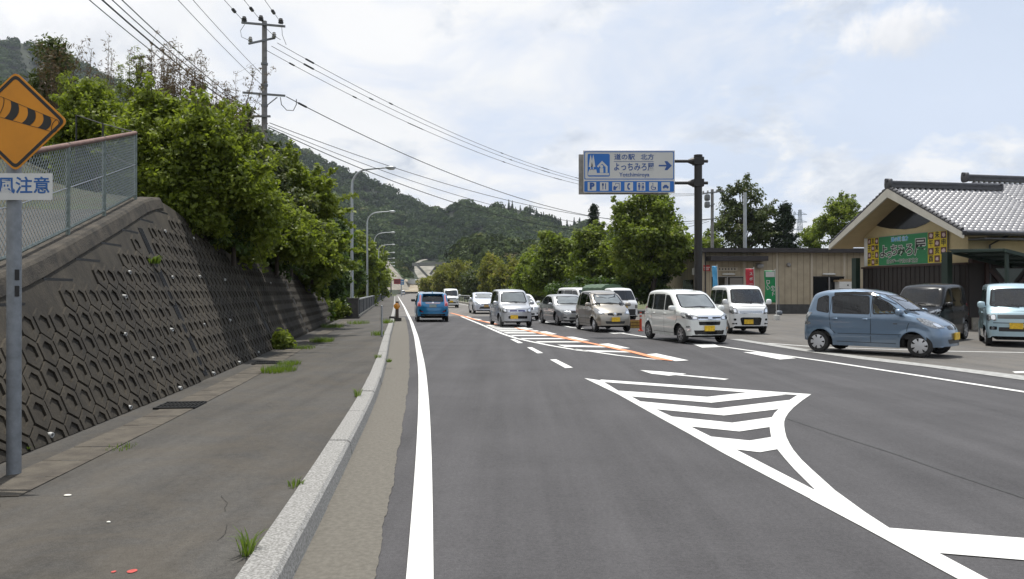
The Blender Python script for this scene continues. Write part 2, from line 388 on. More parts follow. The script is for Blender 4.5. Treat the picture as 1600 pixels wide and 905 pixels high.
# drain covers along the foot of the retaining wall
M['cover'] = pm('drain_cover_concrete', (.055, .046, .036), .9, scale=5, bump=.5, bscale=60, col2=(.095, .082, .063)); M['grate'] = pm('iron_grating', (.022, .022, .022), .7, .4)
mb = MB(); y = -4.0; gr_at = (10.05, 16.0, 20.2, 5.05)
while y < 40:
    x = wallX(y) + .5; L = .6
    if not any(abs(y + .3 - a) < .3 for a in gr_at):
        rz = math.atan2(-(wallX(y + L) - wallX(y)), L); mb.box((x, y + L / 2, WZ - .042), (.40, L - .012, .1 + random.uniform(-.004, .004)), rz=rz)
        mb.box((x, y + L + .0, WZ + .0035), (.14, .022, .009), rz=rz, mi=1)
    y += L
tag(struct(mb.build('drain_cover_row', [M['cover'], M['dark']])))
tg = None
for i, a in enumerate(gr_at):
    x = wallX(a) + .5; rz = math.atan2(-(wallX(a + .5) - wallX(a)), .5); gm = MB()
    for k in range(11): gm.box((-.24 + k * .048, 0, 0), (.014, .5, .03))
    for k in (-.26, 0, .26): gm.box((0, k, .002), (.5, .03, .034))
    gm.box((0, 0, -.012), (.5, .55, .01))
    o = gm.build('drain_grating', M['grate']); o.location = (x, a, WZ + .008); o.rotation_euler = (0, 0, rz)
    tag(o, ['iron drain grating let into the brown covers, the large clear one midway along the wall', 'iron drain grating between the grass patch and the weedy end of the wall', 'iron drain grating in the covers just before the leafy weed at the wall foot', 'iron drain grating beside the foot of the warning sign post'][i], 'grating', 'drain gratings along the wall foot')
# --- painted markings (unprojected on to the road plane)
def C1(x, y): return (900 + x / 4, 560 + y / 4)
def C2(x, y): return (1200 + x / 2.785, 580 + y / 2.785)
def C3(x, y): return (680 + x / 6.667, 480 + y / 6.667)
def C4(x, y): return (860 + x / 6.667, 490 + y / 6.667)
def C5(x, y): return (1060 + x / 2.963, 500 + y / 2.963)
def mark(mb, c, pts, z, mi=0): mb.sheet([G(*c(*p)) for p in pts], z, mi)
def ribbon(mb, c, pts, w, z, mi=0):
    p = [G(*c(*q_)) for q_ in pts]; L = []; Rr = []
    for i, a in enumerate(p):
        t = (p[min(i + 1, len(p) - 1)] - p[max(i - 1, 0)]); t.z = 0; t.normalize(); n = Vector((-t.y, t.x, 0)) * (w / 2); L.append(a + n); Rr.append(a - n)
    k = len(p); mb.add([(q_.x, q_.y, z) for q_ in L] + [(q_.x, q_.y, z) for q_ in Rr], [(i, k + i, k + i + 1, i + 1) for i in range(k - 1)], mi)
I = lambda u, v: (u, v)
mb = MB(); strip(mb, lambda y: lineX(y) - .152, lineX, ys(-14, 238, .5), .009); struct(mb.build('edge_line', M['white']))
mb = MB()
mark(mb, C1, [(52, 125), (160, 140), (265, 205), (345, 240), (405, 272), (500, 320), (600, 366), (715, 428), (845, 492), (1000, 572), (1490, 825), (1560, 870), (1500, 900), (930, 600), (700, 470), (500, 360), (260, 225)], .005)
mark(mb, C1, [(152, 134), (1470, 226), (1390, 231), (1080, 216), (160, 149)], .0054)
mark(mb, C2, [(200, 517), (290, 520), (420, 615), (535, 690), (640, 745), (745, 795), (950, 905), (1120, 995), (990, 995), (820, 905), (400, 675), (240, 590), (185, 561)], .0058)
cur_o = [(188, 102), (150, 128), (110, 160), (88, 184), (75, 205), (70, 222), (70, 240), (73, 263), (80, 290), (92, 315), (110, 345), (145, 387), (190, 430), (290, 520)]
cur_i = [(130, 104), (92, 128), (47, 166), (28, 184), (17, 202), (9, 225), (7, 246), (10, 268), (14, 290), (25, 315), (40, 342), (75, 385), (115, 430), (205, 520)]
o_ = [G(*C2(*p)) for p in cur_o]; i_ = [G(*C2(*p)) for p in cur_i]; k = len(o_)
mb.add([(p.x, p.y, .0062) for p in i_] + [(p.x, p.y, .0062) for p in o_], [(j, j + 1, k + j + 1, k + j) for j in range(k - 1)])
for c_ in ([(262, 204), (820, 243), (1080, 214), (1310, 230), (845, 280), (345, 241)], [(400, 271), (880, 316), (1338, 262), (1268, 320), (925, 360), (500, 321)], [(598, 366), (975, 405), (1228, 370), (1212, 432), (1020, 460), (715, 429)], [(843, 492), (1085, 517), (1222, 494), (1258, 571), (1150, 590), (1000, 573)]): mark(mb, C1, c_, .0066)
mark(mb, C2, [(520, 685), (1114, 730), (1500, 760), (3000, 875), (3000, 944), (1500, 850), (1114, 826), (740, 795)], .0070)
struct(mb.build('chevron_marking', M['white']))
mb = MB(); mark(mb, C1, [(400, 75), (540, 84), (690, 98), (660, 103), (955, 130), (928, 136), (620, 106), (580, 110), (470, 97)], .005); struct(mb.build('arrow_marking', M['white']))
mb = MB()
ribbon(mb, C3, [(270, 98), (400, 150), (480, 182), (600, 235), (700, 278), (850, 328), (1000, 361), (1220, 405), (1500, 452), (1600, 464)], .15, .005)
ribbon(mb, C4, [(250, 372), (400, 393), (700, 437), (1000, 470), (1180, 486)], .14, .005)
for x0, x1, yy in ((520, 900, 192), (560, 930, 208), (605, 1000, 227), (650, 1060, 247), (705, 1140, 268), (775, 1230, 295), (880, 1400, 328), (1040, 1570, 362)):
    mark(mb, C3, [(x0, yy - 4), (x1, yy - 3), (x1 + 30, yy + 7), (x0 + 40, yy + 8)], .007)
mark(mb, C4, [(70, 327), (590, 342), (620, 357), (150, 350)], .009); mark(mb, C4, [(330, 383), (790, 395), (850, 410), (420, 401)], .009)
for c_ in ([(330, 98), (385, 108), (350, 112), (310, 104)], [(390, 118), (490, 130), (440, 137), (400, 128)], [(480, 146), (540, 150), (640, 165), (560, 170)], [(850, 215), (930, 215), (1010, 234), (930, 240)], [(1080, 257), (1160, 256), (1270, 284), (1170, 290)], [(1360, 312), (1440, 312), (1610, 348), (1500, 352)]): mark(mb, C3, c_, .011)
mark(mb, C4, [(500, 322), (605, 315), (830, 365), (700, 369)], .0115); mark(mb, C4, [(985, 430), (1105, 420), (1440, 493), (1305, 501)], .0115)
struct(mb.build('hatched_marking', M['white']))
mb = MB(); ribbon(mb, C3, [(160, 62), (230, 80), (300, 99), (400, 128), (520, 155), (650, 185)], .22, .014)
mark(mb, C3, [(820, 214), (1000, 248), (1250, 295), (1420, 330), (1600, 366), (1600, 384), (1380, 340), (1150, 296), (1000, 262), (860, 230)], .014)
mark(mb, C4, [(400, 303), (500, 322), (700, 365), (850, 393), (1060, 445), (1275, 493), (1262, 498), (1100, 480), (850, 413), (700, 383), (400, 315)], .0145)
struct(mb.build('orange_marking', M['orange']))
mb = MB()
for c_ in ([(780, 335), (830, 335), (915, 375), (865, 377)], [(955, 420), (1010, 420), (1125, 480), (1065, 483)], [(1195, 548), (1260, 545), (1435, 632), (1355, 637)]): mark(mb, C3, c_, .005)
for c_ in ([(65, 112), (165, 112), (195, 126), (110, 129)], [(300, 150), (390, 150), (545, 178), (470, 184)], [(1545, 240), (1700, 236), (1700, 246), (1560, 247)]): mark(mb, C5, c_, .005)
mark(mb, C4, [(600, 200), (700, 192), (790, 205), (660, 212)], .005)
struct(mb.build('dash_marking', M['white']))
mb = MB(); ribbon(mb, I, [(700, 472), (730, 477), (800, 492), (893, 512), (930, 516), (971, 521), (1010, 527), (1080, 537), (1124, 541.5), (1296, 566), (1448, 589.5), (1600, 613), (1750, 636), (2500, 751)], .15, .008); struct(mb.build('lane_line', M['white']))
mb = MB(); ribbon(mb, C5, [(400, 108), (620, 124), (740, 130), (1270, 146), (1600, 152), (1900, 157)], .13, .007); struct(mb.build('parking_line', M['white']))
mb = MB(); mark(mb, C5, [(235, 90), (290, 90), (600, 138), (850, 170), (1150, 206), (1600, 260), (2000, 306), (2000, 330), (1600, 281), (1150, 219), (850, 184), (600, 149)], .009); struct(mb.build('gutter_strip', M['band']))
M['seam_tar'] = pm('seam_tar', (.030, .029, .029), .7, var=.4, scale=20)
mb = MB(); ribbon(mb, I, [(1232, 655), (1300, 678), (1400, 710), (1500, 745), (1620, 785), (1760, 832)], .035, .003)
struct(mb.build('paving_seam', M['seam_tar']))
# hairline cracks in the old sidewalk
mb = MB(); M['crack'] = pm('crack_dirt', (.022, .02, .017), .95)
for u, v, L_, a_ in ((352, 800, .5, 1.9), (340, 845, .35, 1.7), (430, 640, .8, 2.0), (520, 560, 2.0, 1.7)):
    p = G(u, v, WZ); pts = []; a = a_
    for k in range(14): pts.append(Vector((p.x, p.y, 0))); a += random.uniform(-.5, .5); a = a_ + (a - a_) * .7; p = p + Vector((math.cos(a), math.sin(a), 0)) * L_ / 14
    Lq = []; Rq = []
    for i, c in enumerate(pts):
        t = (pts[min(i + 1, 13)] - pts[max(i - 1, 0)]).normalized(); n = Vector((-t.y, t.x, 0)) * .0022 * random.uniform(.3, 1.6); Lq.append(c + n); Rq.append(c - n)
    mb.add([(c.x, c.y, WZ + .003) for c in Lq] + [(c.x, c.y, WZ + .003) for c in Rq], [(i, 14 + i, 15 + i, i + 1) for i in range(13)])
struct(mb.build('sidewalk_crack', M['crack']))
# spots on the sidewalk
M['rspot'] = pm('red_survey_paint', (.40, .055, .045), .7, var=.3, scale=40); M['litter'] = pm('pale_litter', (.7, .68, .6), .7)
mb = MB()
for u, v, r in ((207, 893, .022), (178, 894, .011)):
    c = G(u, v, WZ); mb.sheet([(c.x + r * (1 + .2 * random.random()) * math.cos(a), c.y + r * 1.3 * math.sin(a)) for a in np.linspace(0, 6.28, 14)[:-1]], WZ + .004)
tag(struct(mb.build('survey_mark', M['rspot'])))
for i, (u, v, s_, lb) in enumerate(((106, 775, .028, 'flat white scrap of litter on the bare sidewalk below the sign post'), (170, 817, .013, 'tiny white scrap of litter on the sidewalk nearer the red paint spots'))):
    c = G(u, v, WZ); m_ = MB(); m_.blob((0, 0, .006), (s_ * 2, s_ * 1.3, .012), 2.2, 5); o = m_.build('litter', M['litter'], smooth=40); o.location = (c.x, c.y, WZ); tag(o, lb, 'litter')

# ------------------------------------------------------------------ battered retaining wall with hexagonal blocks
BAT = .45
_TY = [-12, 4, 7.5, 8.7, 14.2, 15.2, 16.4, 18.2, 20.1, 29.3, 34, 38.3]; _TZ = [-1.2, 1.0, 1.62, 1.85, 3.2, 3.36, 3.22, 2.78, 2.5, 2.52, 1.95, 1.25]
def topZ(y): return max(.5, float(np.interp(y, _TY, _TZ)))
def wpt(y, t, out=0.0):
    """point on the wall face: y along the foot, t height over the sidewalk, out = proud of the face"""
    k = 1 / math.sqrt(1 + BAT * BAT); return Vector((wallX(y) - BAT * t + out * k, y + .0, WZ + t + out * k * BAT))
def wall_mat():
    m = bpy.data.materials.new('stained_block_wall'); m.use_nodes = True; t = NT(m.node_tree); b = t.n['Principled BSDF']
    co = t.add('ShaderNodeTexCoord').outputs['Object']
    mp = t.add('ShaderNodeMapping'); mp.inputs['Scale'].default_value = (1, 1, .18); t.link(co, mp.inputs[0])
    run = t.noise(mp.outputs[0], 3.4, 6, .65); big = t.noise(co, .7, 5, .6); fine = t.noise(co, 26, 5, .7)
    f = t.math('ADD', t.math('MULTIPLY', run, .45), t.math('ADD', t.math('MULTIPLY', big, .3), t.math('MULTIPLY', fine, .25)))
    c = t.ramp(f, [(.36, (.008, .006, .004)), (.47, (.024, .0192, .0125)), (.57, (.043, .035, .0235)), (.68, (.085, .07, .048))])
    lich = t.ramp(t.noise(co, 12, 6, .75), [(.66, 0), (.76, .3)]); c = t.mix(lich, c, (.20, .19, .15))
    t.link(c, b.inputs['Base Color']); b.inputs['Roughness'].default_value = .9
    bp = t.add('ShaderNodeBump'); bp.inputs['Strength'].default_value = .6; bp.inputs['Distance'].default_value = .01; t.link(fine, bp.inputs['Height']); t.link(bp.outputs[0], b.inputs['Normal'])
    return m
M['wall'] = wall_mat(); M['coping'] = pm('coping_concrete', (.02, .017, .013), .9, scale=4.2, bump=.7, bscale=40, col2=(.07, .058, .043), detail=9)
wall = thing('retaining_wall', 'dark battered retaining wall of hexagonal concrete blocks beside the sidewalk', 'wall', (wallX(12), 12, 0))
W0 = Vector(wall.location)
mb = MB(); Y = ys(-12, 38.5, .7); n = len(Y)
face = [wpt(y, -.2) for y in Y] + [wpt(y, topZ(y) - WZ) for y in Y] + [wpt(y, topZ(y) - WZ) + Vector((-.45, 0, .02)) for y in Y] + [wpt(y, -.2) + Vector((-2.2, 0, 0)) for y in Y]
mb.add([p - W0 for p in face], [(r * n + i, r * n + i + 1, (r + 1) * n + i + 1, (r + 1) * n + i) for r in range(3) for i in range(n - 1)] + [(n - 1, 2 * n - 1, 3 * n - 1, 4 * n - 1)])
mb.build('wall_face', M['wall'], wall, fixn=True)
# hexagonal blocks: raised rims, sunken sloping centres
pw, ph = .345, .30; hexV = []; hexF = []; k_t = math.sqrt(1 + BAT * BAT); vcount = 0
def hexpts(s0, t0, a, b): return [(s0 + x * a, t0 + y_ * b) for x, y_ in ((0, 1), (1, .5), (1, -.5), (0, -1), (-1, -.5), (-1, .5))]
row = 0; t = .02; steps = []
while t < 3.4:
    s_ = -6.0 + (pw / 2 if row % 2 else 0)
    while s_ < 38.0:
        lim = (topZ(s_) - WZ) * k_t - (.30 if s_ < 15.3 else .1)
        if t + .2 < lim:
            d_ = .024; clip = lambda tt: max(tt, .0)
            if any(abs(s_ - ex) < .28 for ex in (13.2, 20.4, 27.6)) and row % 2 == 0: s_ += pw; continue
            oa, ob, ia, ib = pw / 2 - .016, ph * .667 - .016, pw / 2 - .078, ph * .667 - .095
            O = hexpts(s_, t, oa, ob); Iq = hexpts(s_, t, ia, ib); jit = random.uniform(-.004, .004)
            def wp(st, o): return wpt(st[0], clip(st[1]) / k_t, o) - W0
            base = [wp(p, -.01) for p in hexpts(s_, t, oa + .010, ob + .010)]; top = [wp(p, d_ + jit) for p in O]; inn = [wp(p, d_ + jit) for p in Iq]
            dep = [.001, .001, .001, .003, .003, .002]
            flo = [wp(p, dz + .0) for p, dz in zip(Iq, dep)]
            vs = base + top + inn + flo; hexV += vs
            for j in range(6):
                k2 = (j + 1) % 6
                hexF += [(vcount + j, vcount + k2, vcount + 6 + k2, vcount + 6 + j), (vcount + 6 + j, vcount + 6 + k2, vcount + 12 + k2, vcount + 12 + j), (vcount + 12 + j, vcount + 12 + k2, vcount + 18 + k2, vcount + 18 + j)]
            hexF += [(vcount + 18, vcount + 19, vcount + 23), (vcount + 19, vcount + 20, vcount + 22, vcount + 23), (vcount + 20, vcount + 21, vcount + 22)]
            vcount += 24
        s_ += pw
    row += 1; t += ph
mb = MB(); mb.v = hexV; mb.f = hexF; mb.m = [0] * len(hexF); mb.build('block_facing', M['wall'], wall, fixn=True)
# expansion strips, stepped lintel bars, coping
mb = MB()
for ex in (13.2, 20.4, 27.6):
    for dx in (-.09, -.03, .03, .09): mb.bar(wpt(ex + dx, .05, .0) - W0, wpt(ex + dx, topZ(ex) - WZ - .3, .0) - W0, .014, .03)
row = 0; t = .02
while t < 3.2:
    yv = [y for y in np.arange(5.5, 15.2, .05) if t + .12 < (topZ(y) - WZ) * k_t - .30 <= t + ph + .2]
    if yv and row % 1 == 0: mb.bar(wpt(min(yv), (t + .24) / k_t, .0) - W0, wpt(min(yv) + .75, (t + .24) / k_t, .0) - W0, .036, .012, up=(1, 0, 0))
    row += 1; t += ph
mb.build('joint_strip', M['dark'], wall)
mb = MB(); Y = ys(2, 15.25, .5)
pr = [(-.30, .0), (-.30, .07), (.0, .06), (.035, .02), (.09, -.15), (.06, -.17)]; vs = []
for y in Y:
    c = wpt(y, topZ(y) - WZ)
    vs += [c + Vector((dx, 0, dz)) - W0 for dx, dz in pr]
k = len(pr); mb.add(vs, [(i * k + j, (i + 1) * k + j, (i + 1) * k + j + 1, i * k + j + 1) for i in range(len(Y) - 1) for j in range(k - 1)] + [tuple(range(k)), tuple(range(len(vs) - 1, len(vs) - k - 1, -1))])
mb.build('coping', M['coping'], wall, fixn=True)
# white weep pipes
M['pvc'] = pm('white_pvc', (.45, .45, .43), .6, var=.3, scale=20)
def wall_hit(u, v):
    for y in np.arange(4, 38, .05):
        p = None
        a = (u - CU) / F * y; t_ = (wallX(y) - a) / BAT; zz_ = CH - (v - HV) / F * y - WZ
        if t_ >= zz_: return y, zz_
    return None
for u, v in ((75, 679), (197, 636), (278, 606), (331, 583), (372, 566), (402, 550), (191, 522), (265, 515), (316, 507), (357, 500), (199, 425), (266, 433), (255, 361), (310, 432), (349, 437), (192, 463), (236, 560), (300, 372), (421, 442)):
    h = wall_hit(u, v)
    if h:
        y, t_ = h; m_ = MB(); c = wpt(y, t_, .0) - W0; ax = Vector((1, -.12, -.12))
        m_.lathe([(.017, 0), (.017, .075), (.027, .075), (.027, 0)], c - ax * .03, ax, 10); m_.build('weep_pipe', M['pvc'], wall, smooth=40, fixn=True)

# ------------------------------------------------------------------ slope behind the wall (ramp, then a bank climbing west)
def hillZ(y, o):
    s1 = float(np.interp(y, [0, 13, 16.5, 19, 30, 45], [.01, .02, .25, .42, .4, .15])); return topZ(min(y, 38)) + min(s1 * o, 8)
mb = MB(); Y = ys(-12, 46, 1.0); O = [.1, .8, 1.6, 2.6, 4, 6, 9, 13, 18, 26, 40]; vs = []
for y in Y:
    c = wpt(min(y, 38.3), topZ(min(y, 38.3)) - WZ)
    x0 = c.x if y <= 38.3 else wallX(y) - BAT * (topZ(38) - WZ)
    for o_ in O:
        z = hillZ(y, o_) + (random.uniform(-.08, .08) if y > 16 else 0)
        if y > 38.3: z = max(-.02, z - (y - 38.3) * .25)
        vs.append((x0 - o_, y, z - .01))
k = len(O); mb.add(vs, [(i * k + j, i * k + j + 1, (i + 1) * k + j + 1, (i + 1) * k + j) for i in range(len(Y) - 1) for j in range(k - 1)])
struct(mb.build('hillside', M['soil'], smooth=60, fixn=True))
mb = MB(); Y = ys(-12, 17.2, .8)
vs = [(wpt(y, topZ(y) - WZ).x - .45, y, topZ(y) + .012) for y in Y] + [(wpt(y, topZ(y) - WZ).x - 3.6 - .12 * y, y, topZ(y) + .10) for y in Y]; n = len(Y)
mb.add(vs, [(i, i + 1, n + i + 1, n + i) for i in range(n - 1)]); struct(mb.build('ramp_road', M['walk'], fixn=True))

# ------------------------------------------------------------------ chain-link fence on the coping
M['fencep'] = pm('green_grey_fence_paint', (.16, .19, .17), .5, .3, var=.3, scale=12); M['rail'] = pm('faded_red_rail', (.16, .09, .072), .7, var=.3, scale=9)
M['mesh'] = pm('coated_mesh_wire', (.27, .30, .29), .45, .3)
fp = [(-3.42, 1.6, .06), (-3.85, 3.3, .49), (-4.27, 5.1, .94), (-4.75, 6.9, 1.4), (-5.33, 8.7, 1.85), (-5.75, 10.5, 2.31), (-6.1, 12.15, 2.76), (-6.66, 14.2, 3.26)]
fp = [Vector((wpt(y, topZ(y) - WZ).x - .17, y, topZ(y) + .065)) for _, y, _ in fp]
fence = thing('chain_link_fence', 'chain link fence with faded red top rail climbing the coping of the block wall', 'fence', fp[4])
F0 = Vector(fence.location); FH = 1.2; up = Vector((0, 0, 1))
for p in fp: m_ = MB(); m_.tube([p - F0 - up * .03, p - F0 + up * (FH + .02)], .03, 8); m_.build('post', M['fencep'], fence, smooth=50)
mb = MB(); mb.tube([p - F0 + up * (FH - .01) for p in fp], .034, 8); mb.build('top_rail', M['rail'], fence, smooth=50)
mb = MB(); mb.tube([p - F0 + up * .08 for p in fp], .024, 6); mb.build('bottom_rail', M['fencep'], fence, smooth=50)
mb = MB(); mb.tube([p - F0 + up * .62 for p in fp], .008, 5); mb.build('tension_wire', M['steel'], fence)
for i in range(2, len(fp) - 1):
    a, b = fp[i] - F0, fp[i + 1] - F0; L = Vector((b.x - a.x, b.y - a.y, 0)).length; mb = MB(); st = .088; hh = FH - .1
    def pt(s_, z): return a + (b - a) * (s_ / L) + up * (.09 + z)
    for sg in (1, -1):
        c = -hh if sg > 0 else 0.0
        while c < L + (0 if sg > 0 else hh):
            s0, z0, s1, z1 = (c, 0, c + hh, hh) if sg > 0 else (c, 0, c - hh, hh)
            cl = []
            lo, hi = 0.0, 1.0
            dx = s1 - s0
            for bound in (0, L):
                tt = (bound - s0) / dx
                if (dx > 0) == (bound == 0): lo = max(lo, tt)
                else: hi = min(hi, tt)
            if hi > lo + .01: mb.tube([pt(s0 + dx * lo, hh * lo), pt(s0 + dx * hi, hh * hi)], .0042, 3, caps=False)
            c += st
    mb.build('mesh_panel', M['mesh'], fence)
# the return of the fence, running back from the top post into the shrubs
a_, b_ = fp[-1] - F0 + up * FH, P(119, 180, 17.5) - F0
for f_ in (.5, 1.0): c_ = a_.lerp(b_, f_); MB().tube([c_ - up * 1.3, c_], .02, 8).build('post', M['dark'], fence, smooth=50)
mb = MB()
for dz in (0, -.6): mb.tube([a_ + up * dz, a_.lerp(b_, .5) + up * (dz - .02), b_ + up * dz], .011, 6)
mb.build('return_rail', M['dark'], fence)
# ------------------------------------------------------------------ hills far behind (terrain sheets) -------------------------------
M['hillsoil'] = pm('forest_floor', (.012, .018, .008), .95, scale=.05, bump=0, col2=(.022, .03, .012))
def ridge(sil, Dr, Db, zb, name, nu=70, nd=16, back=1.25):
    us = np.linspace(sil[0][0], sil[-1][0], nu); vsil = np.interp(us, [p[0] for p in sil], [p[1] for p in sil]); vs = []
    S = list(np.linspace(0, 1, nd)) + [1.12, back]
    for u, v in zip(us, vsil):
        dirx = (u - CU) / F
        tn = (HV - v) / F
        for s_ in S:
            D = Db + (Dr - Db) * s_
            e = s_ ** .85 if s_ <= 1 else max(.2, 1 - (s_ - 1) * 1.6)
            e += (math.sin(u * .021 + s_ * 5) * .05 + math.sin(u * .05 + s_ * 9 + 1) * .035) * math.sin(math.pi * min(s_, 1))
            vs.append((dirx * D, D, zb * (1 - min(1, s_)) + e * (CH + tn * D - 4.0)))
    k = len(S); fs = [(i * k + j, i * k + j + 1, (i + 1) * k + j + 1, (i + 1) * k + j) for i in range(nu - 1) for j in range(k - 1)]
    m_ = MB(); m_.add(vs, fs); o = m_.build(name, M['hillsoil'], smooth=80, fixn=True); struct(o)
    return np.array(vs).reshape(nu, k, 3), S
HILLS = []
SIL_A = [(-420, 130), (-200, 60), (0, 60), (40, 62), (75, 76), (110, 92), (150, 108), (200, 134), (260, 152), (330, 176), (385, 196), (425, 206), (470, 232), (520, 259), (560, 272), (600, 291), (640, 311), (665, 323), (700, 332), (740, 352), (790, 385), (830, 425)]
SIL_B = [(585, 440), (600, 405), (630, 370), (660, 340), (690, 326), (706, 319), (722, 314), (738, 315), (758, 324), (790, 319), (820, 323), (850, 337), (880, 349), (905, 345), (935, 351), (960, 359), (1010, 372), (1080, 388), (1200, 408), (1400, 430), (1700, 448)]
SIL_C = [(672, 452), (684, 420), (700, 398), (722, 380), (752, 367), (790, 376), (826, 379), (860, 392), (900, 402), (950, 415), (1010, 430), (1100, 446)]
HILLS.append((ridge(SIL_A, 860, 400, -6, 'mountain'), 'A')); HILLS.append((ridge(SIL_B, 760, 520, -5, 'hill'), 'B')); HILLS.append((ridge(SIL_C, 320, 215, -3, 'wooded_mound', 50, 12), 'C'))

# forest crowns: leaf-card tufts spread over the terrain, one object for each far wood
def ico(n):
    bm = bmesh.new(); bmesh.ops.create_icosphere(bm, subdivisions=n, radius=1); V = np.array([v.co[:] for v in bm.verts]); Fc = np.array([[v.index for v in f.verts] for f in bm.faces]); bm.free(); return V, Fc
def crown_proto(r, kind, n=150):
    """triangles of one far tree crown, unit size"""
    if kind == 'cone':
        h = r.random(n) ** .8; rad = (1 - h) * .42 + .03; a = r.random(n) * 6.283
        c = np.stack([np.cos(a) * rad, np.sin(a) * rad, h * 2.3 - .9], 1); nrm = np.stack([np.cos(a), np.sin(a), np.full(n, .5)], 1); sz = .09 + .15 * (1 - h)
    else:
        d_ = r.normal(size=(n, 3)); d_ /= np.linalg.norm(d_, axis=1)[:, None]; d_[:, 2] = np.abs(d_[:, 2]) * 1.0 - .25
        lob = 1 + .22 * np.sin(3 * np.arctan2(d_[:, 1], d_[:, 0]) + r.random() * 6) + .12 * np.sin(7 * d_[:, 0] + 5 * d_[:, 1])
        c = d_ * lob[:, None] * np.array([1, 1, .82]) * (r.random(n)[:, None] * .18 + .86); nrm = d_ + r.normal(size=(n, 3)) * .35; sz = np.full(n, .19)
    nrm /= np.linalg.norm(nrm, axis=1)[:, None]
    t1 = np.cross(nrm, r.normal(size=(n, 3))); t1 /= np.linalg.norm(t1, axis=1)[:, None]; t2 = np.cross(nrm, t1); s_ = (sz * r.uniform(.7, 1.3, n))[:, None]
    V = np.stack([c - t1 * s_, c - t2 * s_ * .8, c + t1 * s_, c + t2 * s_ * .8], 1).reshape(-1, 3)
    return V, np.arange(n * 4).reshape(n, 4), r.uniform(-.16, .16, n)
rp = np.random.default_rng(3)
PRO = {k: [crown_proto(rp, k) for _ in range(5)] for k in ('round', 'cone')}
LM = {}
LM['far'] = leaf_mat('far_forest_leaves', (.010, .023, .007), (.054, .085, .022), .15, (.10, .11, .04), .05)
LM['mound'] = leaf_mat('mound_forest_leaves', (.012, .022, .007), (.066, .090, .025), .15, (.13, .11, .05), .05)
def forest(grid, S, name, mat, n, rad, conep, label, group=None, seed=1, front=.02, keep=None):
    r = np.random.default_rng(seed); nu, k, _ = grid.shape; Vs = []; Qs = []; Ts = []; off = 0
    kmax = S.index(1.0) if 1.0 in S else k - 3
    cz = r.random((40, 3))
    for _ in range(n):
        a, b = r.random() * (nu - 1.01), (front + (1 - front) * r.random() ** .9) * (kmax + .6); i, j = int(a), min(int(b), k - 2); fa, fb = a - i, b - j
        p = (grid[i, j] * (1 - fa) + grid[i + 1, j] * fa) * (1 - fb) + (grid[i, j + 1] * (1 - fa) + grid[i + 1, j + 1] * fa) * fb
        if keep and not keep(p): continue
        zone = math.sin(p[0] * .021 + 1.3) + math.sin(p[1] * .017 + p[0] * .008)
        cone = zone > 1.75 - conep * 1.5 and r.random() < .8
        kind = 'cone' if cone else 'round'; V, Q, T = PRO[kind][r.integers(5)]
        s_ = rad * r.uniform(.65, 1.3) * (.62 if cone else 1); th = r.random() * 6.28; ca, sa = math.cos(th), math.sin(th)
        W = np.stack([V[:, 0] * ca - V[:, 1] * sa, V[:, 0] * sa + V[:, 1] * ca, V[:, 2] * (1.25 if cone else r.uniform(.8, 1.1))], 1) * s_ + p + np.array([0, 0, s_ * (.7 if cone else .35)])
        Vs.append(W); Qs.append(Q + off); off += len(W)
        Ts.append(np.clip(T + (.12 if cone else .36 + .2 * math.sin(zone * 2.2)) + r.normal() * .17, 0, 1))
    o = np_obj(name, np.concatenate(Vs), np.concatenate(Qs), mat, tint=np.concatenate(Ts)); return tag(o, label, 'forest', group, 'stuff')
(gA, SA), (gB, SB), (gC, SC_) = HILLS[0][0], HILLS[1][0], HILLS[2][0]
def clear(p, m=0):
    """nothing grows on the cuttings either side of the far road"""
    u, v = CU + p[0] / p[1] * F, HV - (p[2] - CH) / p[1] * F
    return not (578 - m < u < 694 + m * 2 and v > (406 if u > 640 else 380 + (u - 578) * .8))
forest(gA, SA, 'mountain_forest', LM['far'], 5600, 6.4, .3, 'dark green forest covering the high mountain west of the road', seed=4, keep=lambda p: -.68 * p[1] < p[0] < .05 * p[1] and clear(p))
forest(gB, SB, 'hill_forest', LM['far'], 4600, 5.4, .4, 'dark green mixed forest on the hill straight ahead', seed=5, keep=lambda p: p[0] < .25 * p[1] and clear(p))
forest(gC, SC_, 'mound_forest', LM['mound'], 640, 4.4, .0, 'rounded brown-green evergreen wood on the low mound before the hill', seed=6, keep=lambda p: clear(p, 9))

def slope_shrubs():
    r = np.random.default_rng(77); q_ = [np.array(P(*a)) for a in ((610, 411, 378), (629, 434.5, 353), (643, 434, 368), (620, 408, 392))]; Vs = []; Qs = []; Ts = []; off = 0
    for _ in range(70):
        a, b = r.random(), r.random() ** .7; p = (q_[0] * (1 - a) + q_[1] * a) * (1 - b) + (q_[3] * (1 - a) + q_[2] * a) * b; V, Q, T = PRO['round'][r.integers(5)]; s_ = r.uniform(.5, 1.7) * (.6 + b)
        Vs.append(V * s_ + p); Qs.append(Q + off); off += len(V); Ts.append(np.clip(T + .55 + r.normal() * .15, 0, 1))
    tag(np_obj('slope_scrub', np.concatenate(Vs), np.concatenate(Qs), LM['mound'], tint=np.concatenate(Ts)), 'patchy scrub on the green slope beside the far cutting', 'scrub', None, 'stuff')
slope_shrubs()
